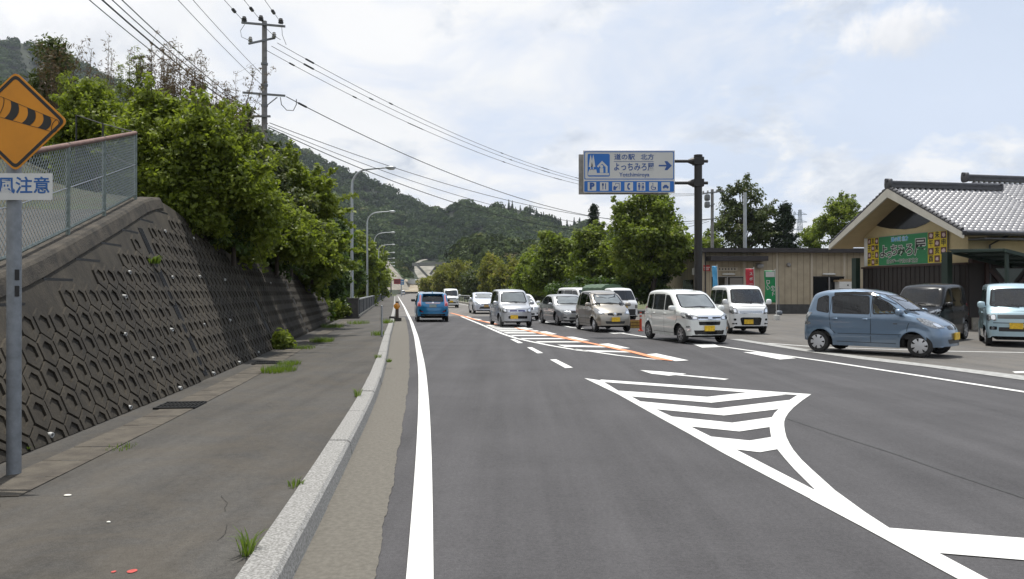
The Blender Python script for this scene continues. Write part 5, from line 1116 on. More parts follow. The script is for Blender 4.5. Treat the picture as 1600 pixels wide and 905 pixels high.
class Car:
    def __init__(s, name, label, cat, loc, head, top, L, W, wx, wr=.275, belt=1.0, tum=.20, paint=None, r=.10, bowf=.16, bowr=.07, sill=.20, taper=.06, group='cars queuing and parked at the roadside station', fine=True, crown=.03):
        s.root = thing(name, label, cat, (loc[0], loc[1], .012), math.radians(head), group); s.L, s.W, s.wx, s.wr, s.paint = L, W, wx, wr, paint
        T = smooth_poly(top, 2); s.T = T; tx, tz = T[:, 0].copy(), T[:, 1]
        for i in range(1, len(tx)): tx[i] = min(tx[i], tx[i - 1] - 2e-4)
        seg = np.r_[0, np.cumsum(np.hypot(np.diff(tx), np.diff(tz)))]; step = .042 if fine else .11
        xs = list(np.interp(np.arange(0, seg[-1], step), seg, tx)) + [tx[-1]]; Ra = wr + .055; s.Ra = Ra
        for w_ in wx:
            for t in np.linspace(0, math.pi, 17 if fine else 9): xs.append(w_ + Ra * math.cos(t))
            xs += [w_ + Ra + .003, w_ - Ra - .003]
        xs = np.array(sorted(set(np.round(xs, 4)), reverse=True)); xs = xs[np.r_[True, np.abs(np.diff(xs)) > 1e-4]]
        zt = np.interp(-xs, -tx, tz); x0, x1 = tx[0], tx[-1]
        zb = sill + .05 * smst(x0 - .55, x0, xs) + .10 * smst(-(x1 + .5), -x1, -xs)
        for w_ in wx:
            m = np.abs(xs - w_) <= Ra; zb[m] = np.maximum(zb[m], wr + np.sqrt(np.maximum(0, Ra ** 2 - (xs[m] - w_) ** 2)))
        zt = np.maximum(zt, zb + .015)
        f = np.array([0, .04, .09, .15, .22, .29, .36, .43, .49, .54, .59, .64, .69, .74, .79, .835, .875, .905, .93, .95, .967, .981, .992, 1.]) if fine else np.array([0, .15, .35, .5, .62, .75, .87, .95, .985, 1.])
        X_ = np.repeat(xs[:, None], len(f), 1); Z_ = zb[:, None] + (zt - zb)[:, None] * f[None]
        P_ = np.stack([X_.ravel(), Z_.ravel()], 1); A_ = np.stack([tx, tz], 1)[:-1]; D_ = np.diff(np.stack([tx, tz], 1), axis=0); dd = np.full(len(P_), 9.)
        for a, d_ in zip(A_, D_):
            t = np.clip(((P_ - a) @ d_) / (d_ @ d_ + 1e-12), 0, 1); dd = np.minimum(dd, np.hypot(*(P_ - a - t[:, None] * d_).T))
        dd = dd.reshape(X_.shape)
        hw = W / 2 - np.maximum(0, Z_ - belt) * tum - .014 * smst(belt - .02, belt + .05, Z_) - .035 * smst(-.48, -.2, -Z_) + .010 * np.exp(-((Z_ - belt + .13) / .05) ** 2) - .012 * np.exp(-((Z_ - belt + .33) / .09) ** 2)
        hw -= taper * smst(x0 - .75, x0, X_) + taper * .7 * smst(-(x1 + .7), -x1, -X_)
        for w_ in wx: hw += .016 * np.exp(-((np.hypot(X_ - w_, Z_ - wr) - Ra - .02) / .05) ** 2)
        rr = np.where(Z_ > belt + .1, r * .9, r); k = dd < rr; hw = np.where(k, hw - (rr - np.sqrt(np.maximum(0, rr ** 2 - (rr - dd) ** 2))), hw); Yw = np.maximum(hw, .05)
        nx, nf = X_.shape; ny = 13 if fine else 7; s.bow = lambda x, y: x - bowf * (np.abs(y) / (W / 2)) ** 2.3 * smst(.0, x0, x) + bowr * (np.abs(y) / (W / 2)) ** 2.3 * smst(0, -x1, -x)
        V = []; Q = []
        for sg in (1, -1): V.append(np.stack([s.bow(X_, Yw), sg * Yw, Z_], 2).reshape(-1, 3))
        fr = np.linspace(1, -1, ny)[1:-1]; yt = Yw[:, -1]
        top_ = np.stack([s.bow(np.repeat(xs[:, None], ny - 2, 1), yt[:, None] * fr), yt[:, None] * fr, zt[:, None] + crown * (1 - fr ** 2)[None] * smst(.3, 1.2, zt)[:, None]], 2)
        V.append(top_.reshape(-1, 3)); off2 = 2 * nx * nf
        idx = lambda sd, i, j: sd * nx * nf + i * nf + j
        for sd in (0, 1):
            for i in range(nx - 1):
                for j in range(nf - 1): Q.append((idx(sd, i, j), idx(sd, i + 1, j), idx(sd, i + 1, j + 1), idx(sd, i, j + 1)))
        def tp(i, j): return idx(0, i, nf - 1) if j == 0 else (idx(1, i, nf - 1) if j == ny - 1 else off2 + i * (ny - 2) + j - 1)
        for i in range(nx - 1):
            for j in range(ny - 1): Q.append((tp(i, j), tp(i + 1, j), tp(i + 1, j + 1), tp(i, j + 1)))
        s.bm = bmesh.new(); vv = [s.bm.verts.new(p) for p in np.concatenate(V)]
        for q_ in Q:
            try: s.bm.faces.new([vv[i] for i in q_])
            except ValueError: pass
        bmesh.ops.remove_doubles(s.bm, verts=s.bm.verts, dist=1e-4); bmesh.ops.recalc_face_normals(s.bm, faces=s.bm.faces); s.bm.normal_update()
        if sum(f_.normal.z * f_.calc_area() for f_ in s.bm.faces) < 0: bmesh.ops.reverse_faces(s.bm, faces=s.bm.faces)
        s.bm.normal_update(); s.bvh = BVHTree.FromBMesh(s.bm); s.holes = []; s.fine = fine
    VW = {'F': (Vector((-1, 0, 0)), lambda a, b: Vector((5, a, b))), 'B': (Vector((1, 0, 0)), lambda a, b: Vector((-5, a, b))), 'L': (Vector((0, -1, 0)), lambda a, b: Vector((a, 5, b))), 'R': (Vector((0, 1, 0)), lambda a, b: Vector((a, -5, b))), 'T': (Vector((0, 0, -1)), lambda a, b: Vector((a, b, 5)))}
    def hit(s, view, a, b, off):
        d_, o = s.VW[view]; p, n, _, _ = s.bvh.ray_cast(o(a, b), d_)
        if p is None:
            q_ = o(a, b); q_ = q_ - d_ * (q_.dot(d_)); p, n, _, _ = s.bvh.find_nearest(q_)
        if n.dot(d_) > 0: n = -n
        return p + n * off
    def ringpatch(s, mb, view, rings, off, skirt=True, cap=True, mi=0, depth=.012):
        n = len(rings[0]); vs = []; fs = []; m0 = 0
        if skirt: vs += [s.hit(view, a, b, -depth) for a, b in rings[0]]; m0 = n
        for rg in rings: vs += [s.hit(view, a, b, off) for a, b in rg]
        k = len(rings) + (1 if skirt else 0)
        for i in range(k - 1):
            for j in range(n): fs.append((i * n + j, i * n + (j + 1) % n, (i + 1) * n + (j + 1) % n, (i + 1) * n + j))
        if cap:
            c = np.mean(rings[-1], axis=0); vs.append(s.hit(view, c[0], c[1], off)); l = len(vs) - 1
            for j in range(n): fs.append(((k - 1) * n + j, (k - 1) * n + (j + 1) % n, l))
        mb.add(vs, fs, mi)
    def outline(s, pts, r=.04, n=3, sub=5):
        o = rpoly(pts, r, n); out = []
        for i in range(len(o)):
            a, b = np.array(o[i]), np.array(o[(i + 1) % len(o)]); m = max(1, int(np.hypot(*(b - a)) / .11))
            for j in range(m): out.append(tuple(a + (b - a) * j / m))
        return out
    def patch(s, name, view, pts, mat, off=.006, r=.03, parent=None, fr=(1, .7, .4), depth=.012):
        o = s.outline(pts, r); c = np.mean(o, axis=0); mb = MB(); s.ringpatch(mb, view, [[tuple(c + (np.array(p) - c) * f) for p in o] for f in fr], off, depth=depth)
        return mb.build(name, mat, parent or s.root, smooth=35, fixn=True)
    def sides(s, name, pts, mat, **kw): return [s.patch(name, v, pts, mat, **kw) for v in ('L', 'R')]
    def pair(s, name, view, pts, mat, **kw): return [s.patch(name, view, [(a * g, b) for a, b in pts], mat, **kw) for g in (1, -1)]
    def window(s, name, view, pts, glass='dark', band=.05, r=.05, hole=True, bandmat=None):
        o = s.outline(pts, r); c = np.mean(o, axis=0); inn = []
        for p in o:
            v = c - np.array(p); l = np.hypot(*v); inn.append(tuple(np.array(p) + v * min(.6, band / l)))
        mb = MB(); ci = np.mean(inn, axis=0); s.ringpatch(mb, view, [[tuple(ci + (np.array(p) - ci) * f) for p in inn] for f in (1, .66, .33)], .004, skirt=False); g_ = mb.build(name, GL[glass], s.root, smooth=40, fixn=True)
        mb = MB(); s.ringpatch(mb, view, [o, inn], .004, cap=False); mb.build('window_frame', bandmat or M['ceramic'], g_, smooth=35, fixn=True)
        if hole and glass != 'painted_glare':
            mid = [tuple((np.array(a) + np.array(b)) / 2) for a, b in zip(o, inn)]; s.holes.append((view, np.array(mid)))
        return g_
    def line(s, mb, view, pts, w=.012, off=.002):
        pts = [np.array(p) for p in pts]; P2 = [pts[0]]
        for a, b in zip(pts[:-1], pts[1:]):
            m = max(1, int(np.hypot(*(b - a)) / .1)); P2 += [a + (b - a) * (j + 1) / m for j in range(m)]
        vs = []
        for i, p in enumerate(P2):
            t = P2[min(i + 1, len(P2) - 1)] - P2[max(i - 1, 0)]; t = t / (np.hypot(*t) + 1e-9); n = np.array((-t[1], t[0])) * w / 2
            for q_ in (p + n, p - n): vs.append(s.hit(view, q_[0], q_[1], off))
        mb.add(vs, [(2 * i, 2 * i + 1, 2 * i + 3, 2 * i + 2) for i in range(len(P2) - 1)])
    def seams(s, L):
        mb = MB()
        for view, pts in L:
            for v in (('L', 'R') if view == 'S' else (view,)): s.line(mb, v, pts)
        mb.build('panel_gap', M['seam'], s.root)
    def wheels(s, style='cap', front_turn=0.):
        R_ = s.wr; w = .16
        for i, x in enumerate(s.wx):
            for sg in (1, -1):
                y = sg * (s.W / 2 - .105); ax = Vector((0, sg, 0)); h = w / 2
                mb = MB(); mb.lathe([(R_ * .62, -h), (R_ * .9, -h), (R_ * .98, -h * .75), (R_, -h * .4), (R_, h * .4), (R_ * .98, h * .75), (R_ * .93, h), (R_ * .66, h * .98), (R_ * .64, h * .6), (.02, h * .45)], (0, 0, 0), ax, 28)
                o = mb.build('wheel', M['rubber'], s.root, smooth=40, fixn=True); o.location = (x, y, R_)
                if x > 0 and front_turn: o.rotation_euler = (0, 0, front_turn)
                if not s.fine: continue
                mb = MB(); yy = h * .9
                if style == 'cap':
                    mb.lathe([(R_ * .66, yy - .03), (R_ * .66, yy + .004), (R_ * .6, yy + .012), (R_ * .35, yy + .022), (0, yy + .026)], (0, 0, 0), ax, 28)
                    for k in range(7):
                        t = 2 * math.pi * k / 7; c = Vector((math.cos(t) * R_ * .5, 0, math.sin(t) * R_ * .5)); rd = Vector((math.cos(t), 0, math.sin(t))); tg_ = Vector((-math.sin(t), 0, math.cos(t))); z_ = ax * (yy + .0205)
                        mb.add([c + rd * .036 * R_ / .27 + tg_ * .026 + z_, c + rd * .036 * R_ / .27 - tg_ * .026 + z_, c - rd * .03 - tg_ * .008 + z_, c - rd * .03 + tg_ * .008 + z_], [(0, 1, 2, 3)], 1)
                    mats = [M['hub'], M['black']]
                else:
                    mb.lathe([(R_ * .66, yy - .05), (R_ * .68, yy + .006), (R_ * .62, yy + .006), (R_ * .6, yy - .04)], (0, 0, 0), ax, 28); mb.lathe([(R_ * .6, yy - .045), (0, yy - .045)], (0, 0, 0), ax, 20, 1)
                    mb.lathe([(.05, yy - .03), (.05, yy + .004), (0, yy + .008)], (0, 0, 0), ax, 12)
                    for k in range(7):
                        t = 2 * math.pi * k / 7; rd = Vector((math.cos(t), 0, math.sin(t))); mb.bar(rd * .03 + ax * (yy - .008), rd * R_ * .64 + ax * (yy - .004), .028, .024, up=(0, 1, 0))
                    mats = [M['alloy'], M['black']]
                mb.build('rim', mats, o, smooth=40)
    def mirrors(s, x, z, col=None, size=(.12, .2, .14), dy=.08):
        for sg, v in ((1, 'L'), (-1, 'R')):
            p = s.hit(v, x, z, 0); mb = MB(); mb.blob((p.x + .02, p.y + sg * (dy + .03), p.z + .06), size, 3, 8); mb.bar((p.x, p.y - sg * .02, p.z), (p.x + .02, p.y + sg * dy, p.z + .02), .05, .05)
            mb.build('mirror', col or s.paint, s.root, smooth=50)
    def handles(s, xs, z, mat=None):
        for x in xs:
            for sg, v in ((1, 'L'), (-1, 'R')):
                p = s.hit(v, x, z, .012); mb = MB(); mb.blob(p, (.16, .035, .035), 3, 6); mb.build('door_handle', mat or s.paint, s.root, smooth=50)
    def plate(s, view, z, mat, y=0., w=.33, h=.165):
        d_ = s.VW[view][0]; p = s.hit(view, y, z, .0); mb = MB(); mb.box((p.x - d_.x * .03, p.y, z), (.022, w, h)); mb.build('number_plate', mat, s.root)
    def wipers(s, L):
        mb = MB()
        for (a, b) in L:
            p, q_ = s.hit('F', *a, .02), s.hit('F', *b, .02); mb.tube([p, p.lerp(q_, .5) + Vector((.01, 0, .01)), q_], .011, 5)
        mb.build('wiper', M['dark'], s.root)
    def interior(s, xf, xr, zs, dash_x, dash_z, w=None):
        w = w or s.W - .26; mb = MB(); mb.box(((xf + xr) / 2, 0, zs - .25), (xf - xr, w, .12)); mb.box((dash_x, 0, dash_z - .1), (.4, w - .04, .2), mi=1)
        for x, tilt in ((dash_x - .85, .2), (dash_x - 1.75, .2)):
            for sg in (1, -1):
                mb.blob((x + .15, sg * .33, zs - .05), (.5, .48, .2), 4, 8); mb.blob((x - .12, sg * .33, zs + .25), (.16, .46, .62), 4, 8); mb.blob((x - .14, sg * .33, zs + .64), (.1, .26, .18), 3, 6)
        mb.box((xr + .05, 0, zs - .1), (.06, w, .4)); mb.tube([(dash_x - .28 + .06 * math.sin(t), -.33 + .17 * math.cos(t), dash_z + .02 + .17 * math.sin(t)) for t in np.linspace(0, 6.283, 17)], .014, 5, mi=1)
        mb.build('interior', [M['seat'], M['dash']], s.root, smooth=50)
    def finish(s):
        bm = s.bm; bm.faces.ensure_lookup_table(); dele = []
        for view, poly in s.holes:
            d_ = s.VW[view][0]; ax_ = {'F': (1, 2), 'B': (1, 2), 'L': (0, 2), 'R': (0, 2), 'T': (0, 1)}[view]
            def inside(q_):
                c = False; n = len(poly); j = n - 1
                for i in range(n):
                    if (poly[i][1] > q_[1]) != (poly[j][1] > q_[1]) and q_[0] < (poly[j][0] - poly[i][0]) * (q_[1] - poly[i][1]) / (poly[j][1] - poly[i][1]) + poly[i][0]: c = not c
                    j = i
                return c
            for f_ in bm.faces:
                if f_.normal.dot(d_) < -.15 and all(inside((v.co[ax_[0]], v.co[ax_[1]])) for v in f_.verts): dele.append(f_)
        bmesh.ops.delete(bm, geom=list(set(dele)), context='FACES')
        me = bpy.data.meshes.new('body'); bm.to_mesh(me); bm.free(); me.materials.append(s.paint); me.polygons.foreach_set('use_smooth', [True] * len(me.polygons)); me.set_sharp_from_angle(angle=R(38))
        o = bpy.data.objects.new('body', me); COL.objects.link(o); o.parent = s.root
        mb = MB(); x0, x1 = s.T[0, 0], s.T[-1, 0]; mb.box(((x0 + x1) / 2, 0, .36), (x0 - x1 - .5, s.W - .56, .34)); mb.box((( s.wx[0] + s.wx[1]) / 2, 0, .33), (s.wx[0] - s.wx[1] - 2 * s.Ra - .02, s.W - .16, .2)); mb.box((x0 - .36, 0, .40), (.2, s.W - .62, .3)); mb.box((x1 + .30, 0, .40), (.2, s.W - .6, .26)); mb.build('underbody', M['under'], s.root)
        return s.root
KT = {  # side profiles of the kinds seen
 'bean': [(1.69, .26), (1.695, .42), (1.68, .58), (1.62, .70), (1.50, .80), (1.25, .93), (.98, 1.035), (.60, 1.30), (.22, 1.505), (-.15, 1.585), (-.65, 1.605), (-1.15, 1.575), (-1.42, 1.50), (-1.52, 1.30), (-1.60, 1.02), (-1.665, .80), (-1.69, .55), (-1.67, .30)],
 'tall': [(1.69, .22), (1.70, .42), (1.695, .66), (1.665, .82), (1.53, .92), (1.25, 1.005), (1.02, 1.055), (.68, 1.31), (.38, 1.51), (.05, 1.60), (-.45, 1.635), (-1.0, 1.63), (-1.42, 1.585), (-1.53, 1.48), (-1.60, 1.15), (-1.66, .95), (-1.69, .6), (-1.68, .28)],
 'box': [(1.69, .24), (1.70, .45), (1.69, .70), (1.64, .82), (1.45, .92), (1.15, .99), (1.02, 1.03), (.74, 1.34), (.52, 1.55), (.28, 1.63), (-.45, 1.665), (-1.1, 1.66), (-1.5, 1.625), (-1.58, 1.5), (-1.63, 1.15), (-1.67, .95), (-1.69, .6), (-1.68, .28)],
 'van': [(1.69, .30), (1.70, .50), (1.69, .78), (1.65, .94), (1.52, 1.04), (1.40, 1.10), (1.13, 1.45), (.92, 1.68), (.72, 1.775), (.2, 1.81), (-1.0, 1.81), (-1.45, 1.78), (-1.56, 1.68), (-1.63, 1.2), (-1.68, .9), (-1.69, .55), (-1.68, .34)],
 'sedan': [(2.24, .26), (2.26, .42), (2.25, .56), (2.18, .67), (1.85, .77), (1.2, .89), (.98, .94), (.55, 1.20), (.22, 1.365), (-.15, 1.425), (-.65, 1.42), (-1.0, 1.36), (-1.45, 1.12), (-1.62, 1.04), (-2.1, 1.0), (-2.22, .92), (-2.28, .6), (-2.26, .34)],
 'hatch': [(1.94, .24), (1.96, .42), (1.95, .60), (1.86, .74), (1.55, .88), (1.2, .98), (.75, 1.23), (.25, 1.45), (-.2, 1.515), (-.7, 1.52), (-1.2, 1.485), (-1.55, 1.43), (-1.64, 1.36), (-1.80, 1.08), (-1.90, .94), (-1.95, .78), (-1.965, .5), (-1.93, .28)],
 'liftback': [(2.2, .26), (2.23, .42), (2.22, .6), (2.12, .74), (1.75, .9), (1.25, 1.03), (.6, 1.32), (.1, 1.47), (-.3, 1.495), (-.9, 1.43), (-1.6, 1.22), (-2.0, 1.1), (-2.14, .95), (-2.2, .6), (-2.18, .32)],
}
def place(fu_, fv, ru, rv, wb, W, side):
    """front and rear near-side wheel contacts (pixels) -> centre and heading; side = +1 when the near side is the car's own south flank (y<0)"""
    a, b = G(fu_, fv), G(ru, rv); d_ = (a - b); d_.z = 0; h = math.atan2(d_.y, d_.x); return a, h
PT = {k: carpaint('paint_' + k, c, m_, r_, .12 if k == 'black' else .7) for k, c, m_, r_ in (('pearl_white', (.66, .68, .66), .0, .25), ('white', (.70, .71, .71), .0, .3), ('silver', (.46, .475, .50), .5, .32), ('silver_grey', (.34, .35, .355), .6, .32), ('beige', (.30, .275, .235), .6, .32), ('slate_blue', (.135, .20, .285), .5, .33), ('bright_blue', (.004, .165, .36), .35, .28), ('black', (.004, .004, .0045), .0, .25), ('sky_blue', (.33, .455, .515), .15, .32), ('ice', (.56, .60, .68), .3, .3))}
PT['black'].node_tree.nodes['Principled BSDF'].inputs['Coat Weight'].default_value = .15; PT['black'].node_tree.nodes['Principled BSDF'].inputs['Specular IOR Level'].default_value = .3
def front_center(u, v, head, Lf, z=0.0):
    """car centre from the ground point below the middle of its front bumper"""
    p = G(u, v); h = R(head); return (p.x - math.cos(h) * Lf, p.y - math.sin(h) * Lf)

# 1. slate blue kei car turning out of the station
h1 = -45.2; ca, sa = math.cos(R(h1)), math.sin(R(h1)); nf = G(1436, 559.5)   # near front wheel (y<0 flank)
def from_wheel(p, head, fx, W, sg):
    h = R(head); c, s_ = math.cos(h), math.sin(h); y = sg * (W / 2 - .105 + .08); return (p.x - c * fx + s_ * y, p.y - s_ * fx - c * y)
def bean(name, label, loc, head, paint, driver=False, front=True):
    c = Car(name, label, 'car', loc, head, KT['bean'], 3.395, 1.475, (1.13, -1.23), .272, .97, .22, PT[paint], r=.13, bowf=.2, bowr=.1)
    gls = 'side' if driver else 'dark'
    for v in ('L', 'R'):
        c.window('side_window', v, [(.78, 1.02), (.10, .99), (.06, 1.44), (.12, 1.455), (.45, 1.29)], gls, .035, .05); c.window('side_window', v, [(.04, .99), (-.86, 1.0), (-.90, 1.43), (-.7, 1.49), (.0, 1.445)], 'dark', .035, .05)
        c.window('quarter_window', v, [(-.94, 1.0), (-1.28, 1.06), (-1.26, 1.38), (-1.06, 1.46), (-.98, 1.45)], 'dark', .03, .06); c.window('quarter_window', v, [(1.06, 1.0), (.83, 1.02), (.78, 1.08), (.80, 1.15)], 'side', .02, .02, hole=False)
    c.window('windshield', 'F', [(-.60, 1.09), (.60, 1.09), (.50, 1.46), (-.50, 1.46)], 'clear' if driver else 'painted_glare', .05, .07)
    c.window('rear_window', 'B', [(-.55, 1.05), (.55, 1.05), (.47, 1.44), (-.47, 1.44)], 'dark', .04, .07)
    c.seams([('S', [(.98, .99), (.88, .70), (.84, .30)]), ('S', [(.07, 1.45), (.06, .96), (.06, .30)]), ('S', [(-.90, 1.44), (-.93, .96), (-.90, .62), (-.78, .50)]), ('S', [(.84, .3), (-.75, .3)]), ('F', [(-.52, .74), (.52, .74)]), ('F', [(-.62, .98), (-.55, .80), (-.52, .74)]), ('F', [(.62, .98), (.55, .80), (.52, .74)]), ('S', [(.75, .52), (-.72, .5)])])
    mb = MB()                                              # door visors
    for v in ('L', 'R'): c.line(mb, v, [(.62, 1.27), (.28, 1.44), (.04, 1.50), (-.4, 1.515), (-.85, 1.49)], .07, .012)
    mb.build('door_visor', M['black'], c.root)
    for g_ in (1, -1):
        hl = c.patch('headlight', 'F', [(g_ * .37, .70), (g_ * .63, .68), (g_ * .70, .78), (g_ * .685, .93), (g_ * .60, .92), (g_ * .46, .80)], M['lens'], off=.012, r=.05)
        c.patch('reflector', 'F', [(g_ * .47, .71), (g_ * .59, .71), (g_ * .61, .80), (g_ * .50, .79)], M['refl'], off=.016, r=.04, parent=hl)
        c.patch('grille', 'F', [(g_ * .04, .64), (g_ * .28, .655), (g_ * .30, .72), (g_ * .10, .74)], M['black'], off=.004, r=.02)
        c.patch('tail_light', 'B', [(g_ * .60, .70), (g_ * .70, .70), (g_ * .69, 1.02), (g_ * .60, 1.02)], M['lens'] if driver else M['tail'], off=.01, r=.03)
    c.patch('badge', 'F', [(-.035, .68), (.035, .68), (.035, .75), (-.035, .75)], M['chrome'], off=.014, r=.03); c.patch('bumper_intake', 'F', [(-.36, .33), (.36, .33), (.40, .43), (-.40, .43)], M['dark'], off=.003, r=.03)
    c.plate('F', .50, M['plate']); c.plate('B', .80, M['plate']); c.mirrors(.72, 1.0, size=(.16, .22, .16)); c.handles((-.02, -.80) if not driver else (-.06, -.78), .87); c.wheels('cap', .06 if driver else 0); c.wipers([((.12, 1.07), (-.5, 1.10)), ((.5, 1.06), (.0, 1.11))]); c.interior(1.0, -1.5, .72, .72, 1.0)
    mb = MB(); p = c.hit('R', .62, .78, .004); mb.box(p, (.09, .012, .022)); mb.build('side_marker', M['lens'], c.root)
    return c.finish()
K1 = 1.05; loc1 = from_wheel(nf, h1, 1.13 * K1, 1.475 * K1, -1)
o = bean('slate_blue_car', 'slate blue rounded kei car with a driver, turning across the road exit', loc1, h1, 'slate_blue', True); o.scale = (K1, K1, 1.015)
# 3. beige twin of it in the queue
loc = from_wheel(G(927.5, 519.2), -79, 1.13, 1.475, -1); bean('beige_car', 'beige rounded kei car with two dark slit grilles, in the oncoming queue', loc, -79, 'beige')

def kei_tall(name, label, loc, head, paint, kind='tall', style='alloy', grille='chrome', wide=True):
    c = Car(name, label, 'car', loc, head, KT[kind], 3.395, 1.475, (1.15, -1.25), .28, .98, .17, PT[paint], r=.10, bowf=.17, bowr=.06)
    zt_ = 1.47 if kind == 'tall' else 1.53
    for v in ('L', 'R'):
        c.window('side_window', v, [(.84, 1.0), (.06, .99), (.02, zt_), (.28, zt_ - .01), (.42, zt_ - .12)], 'dark', .035, .05); c.window('side_window', v, [(-.01, .99), (-.84, 1.0), (-.86, zt_ + .03), (-.04, zt_ + .02)], 'dark', .035, .05)
        c.window('quarter_window', v, [(-.88, 1.0), (-1.36, 1.04), (-1.32, zt_), (-.91, zt_ + .03)], 'dark', .03, .06)
    c.window('windshield', 'F', [(-.60, 1.08), (.60, 1.08), (.53, zt_ + .02), (-.53, zt_ + .02)], 'painted_glare' if paint != 'black' else 'dark', .05, .07)
    c.window('rear_window', 'B', [(-.54, 1.05), (.54, 1.05), (.50, zt_), (-.50, zt_)], 'dark', .04, .07)
    c.seams([('S', [(1.0, 1.0), (.92, .72), (.82, .55), (.82, .28)]), ('S', [(.025, zt_), (.02, .96), (.02, .28)]), ('S', [(-.87, zt_), (-.90, .96), (-.92, .62), (-.80, .48)]), ('S', [(.82, .3), (-.78, .3)]), ('F', [(-.58, .80), (.58, .80)])])
    for g_ in (1, -1):
        if grille == 'chrome':
            hl = c.patch('headlight', 'F', [(g_ * .37, .735), (g_ * .56, .715), (g_ * .70, .77), (g_ * .715, .92), (g_ * .66, .94), (g_ * .50, .86), (g_ * .37, .82)], M['lens'], off=.012, r=.03)
            c.patch('reflector', 'F', [(g_ * .41, .745), (g_ * .52, .74), (g_ * .52, .82), (g_ * .41, .81)], M['refl'], off=.017, r=.04, parent=hl); c.patch('lamp_surround', 'F', [(g_ * .54, .74), (g_ * .64, .77), (g_ * .67, .89), (g_ * .56, .83)], M['black'], off=.016, r=.02, parent=hl)
            c.patch('fog_lamp', 'F', [(g_ * .56, .38), (g_ * .66, .39), (g_ * .68, .54), (g_ * .60, .54)], M['refl'], off=.008, r=.03)
        else:
            hl = c.patch('headlight', 'F', [(g_ * .44, .64), (g_ * .62, .64), (g_ * .70, .70), (g_ * .70, .86), (g_ * .60, .86), (g_ * .46, .80)], M['lens'], off=.012, r=.04); c.patch('reflector', 'F', [(g_ * .49, .67), (g_ * .60, .67), (g_ * .60, .78), (g_ * .49, .78)], M['refl'], off=.017, r=.05, parent=hl)
        c.patch('tail_light', 'B', [(g_ * .60, .72), (g_ * .69, .72), (g_ * .68, 1.10), (g_ * .61, 1.10)], M['tail'], off=.01, r=.03)
    if grille == 'chrome':
        c.patch('grille', 'F', [(-.36, .725), (.36, .725), (.37, .835), (-.37, .835)], M['black'], off=.004, r=.02)
        for z in (.74, .825): c.patch('chrome_strip', 'F', [(-.37, z - .02), (.37, z - .02), (.37, z + .02), (-.37, z + .02)], M['chrome'], off=.014, r=.01, fr=(1, .5))
        c.patch('badge', 'F', [(-.07, .745), (.07, .745), (.07, .825), (-.07, .825)], M['chrome'], off=.022, r=.035); c.patch('bumper_intake', 'F', [(-.34, .565), (.34, .565), (.36, .675), (-.36, .675)], M['black'], off=.003, r=.02); c.patch('lower_intake', 'F', [(-.46, .28), (.46, .28), (.50, .41), (-.50, .41)], M['black'], off=.003, r=.02)
        c.patch('turn_lamp', 'F', [(.60, .43), (.66, .43), (.67, .51), (.62, .51)], M['amber'], off=.012, r=.02); c.plate('F', .47, M['plate'], y=-.03)
    else:
        c.patch('grille', 'F', [(-.40, .665), (.40, .665), (.38, .775), (-.38, .775)], M['chrome'], off=.004, r=.03); c.patch('grille_mesh', 'F', [(-.35, .685), (.35, .685), (.34, .755), (-.34, .755)], pm('violet_grille', (.10, .10, .22), .3, .6), off=.009, r=.02)
        c.patch('badge', 'F', [(-.03, .70), (.03, .70), (.03, .745), (-.03, .745)], M['chrome'], off=.016, r=.02); c.patch('bumper_intake', 'F', [(-.40, .37), (.46, .37), (.46, .49), (-.40, .49)], M['black'], off=.003, r=.03); c.plate('F', .45, M['plate'], y=-.15)
    c.plate('B', .85, M['plate']); c.mirrors(.80, 1.0, size=(.16, .22, .17)); c.handles((.12, -.70), .88); c.wheels(style); c.wipers([((.12, 1.06), (-.5, 1.08)), ((.52, 1.05), (.02, 1.09))]); c.interior(1.0, -1.5, .74, .74, 1.02)
    return c
loc = from_wheel(G(1063, 537.0), -76, 1.15, 1.475, -1)
c = kei_tall('white_hatchback', 'pearl white tall hatchback with chrome grille bars waiting to join the road', loc, -76, 'pearl_white')
mb = MB(); mb.tube([(-1.25, .3, 1.60), (-1.42, .3, 1.80)], .006, 5); mb.build('aerial', M['dark'], c.root); c.finish()
loc = from_wheel(G(780.3, 511.2), -79, 1.15, 1.475, -1)
c = kei_tall('silver_wagon', 'silver boxy kei wagon leading the queue on the hatched paint', loc, -79, 'silver', 'box', 'alloy', 'plain'); c.finish()
loc = (13.55, 25.6)
c = kei_tall('black_car', 'black boxy kei car parked against the brown boarding, hidden behind the slate blue car', loc, -136, 'black', 'box', 'alloy', 'chrome'); c.finish().scale = (1.02, 1.02, 1.09)

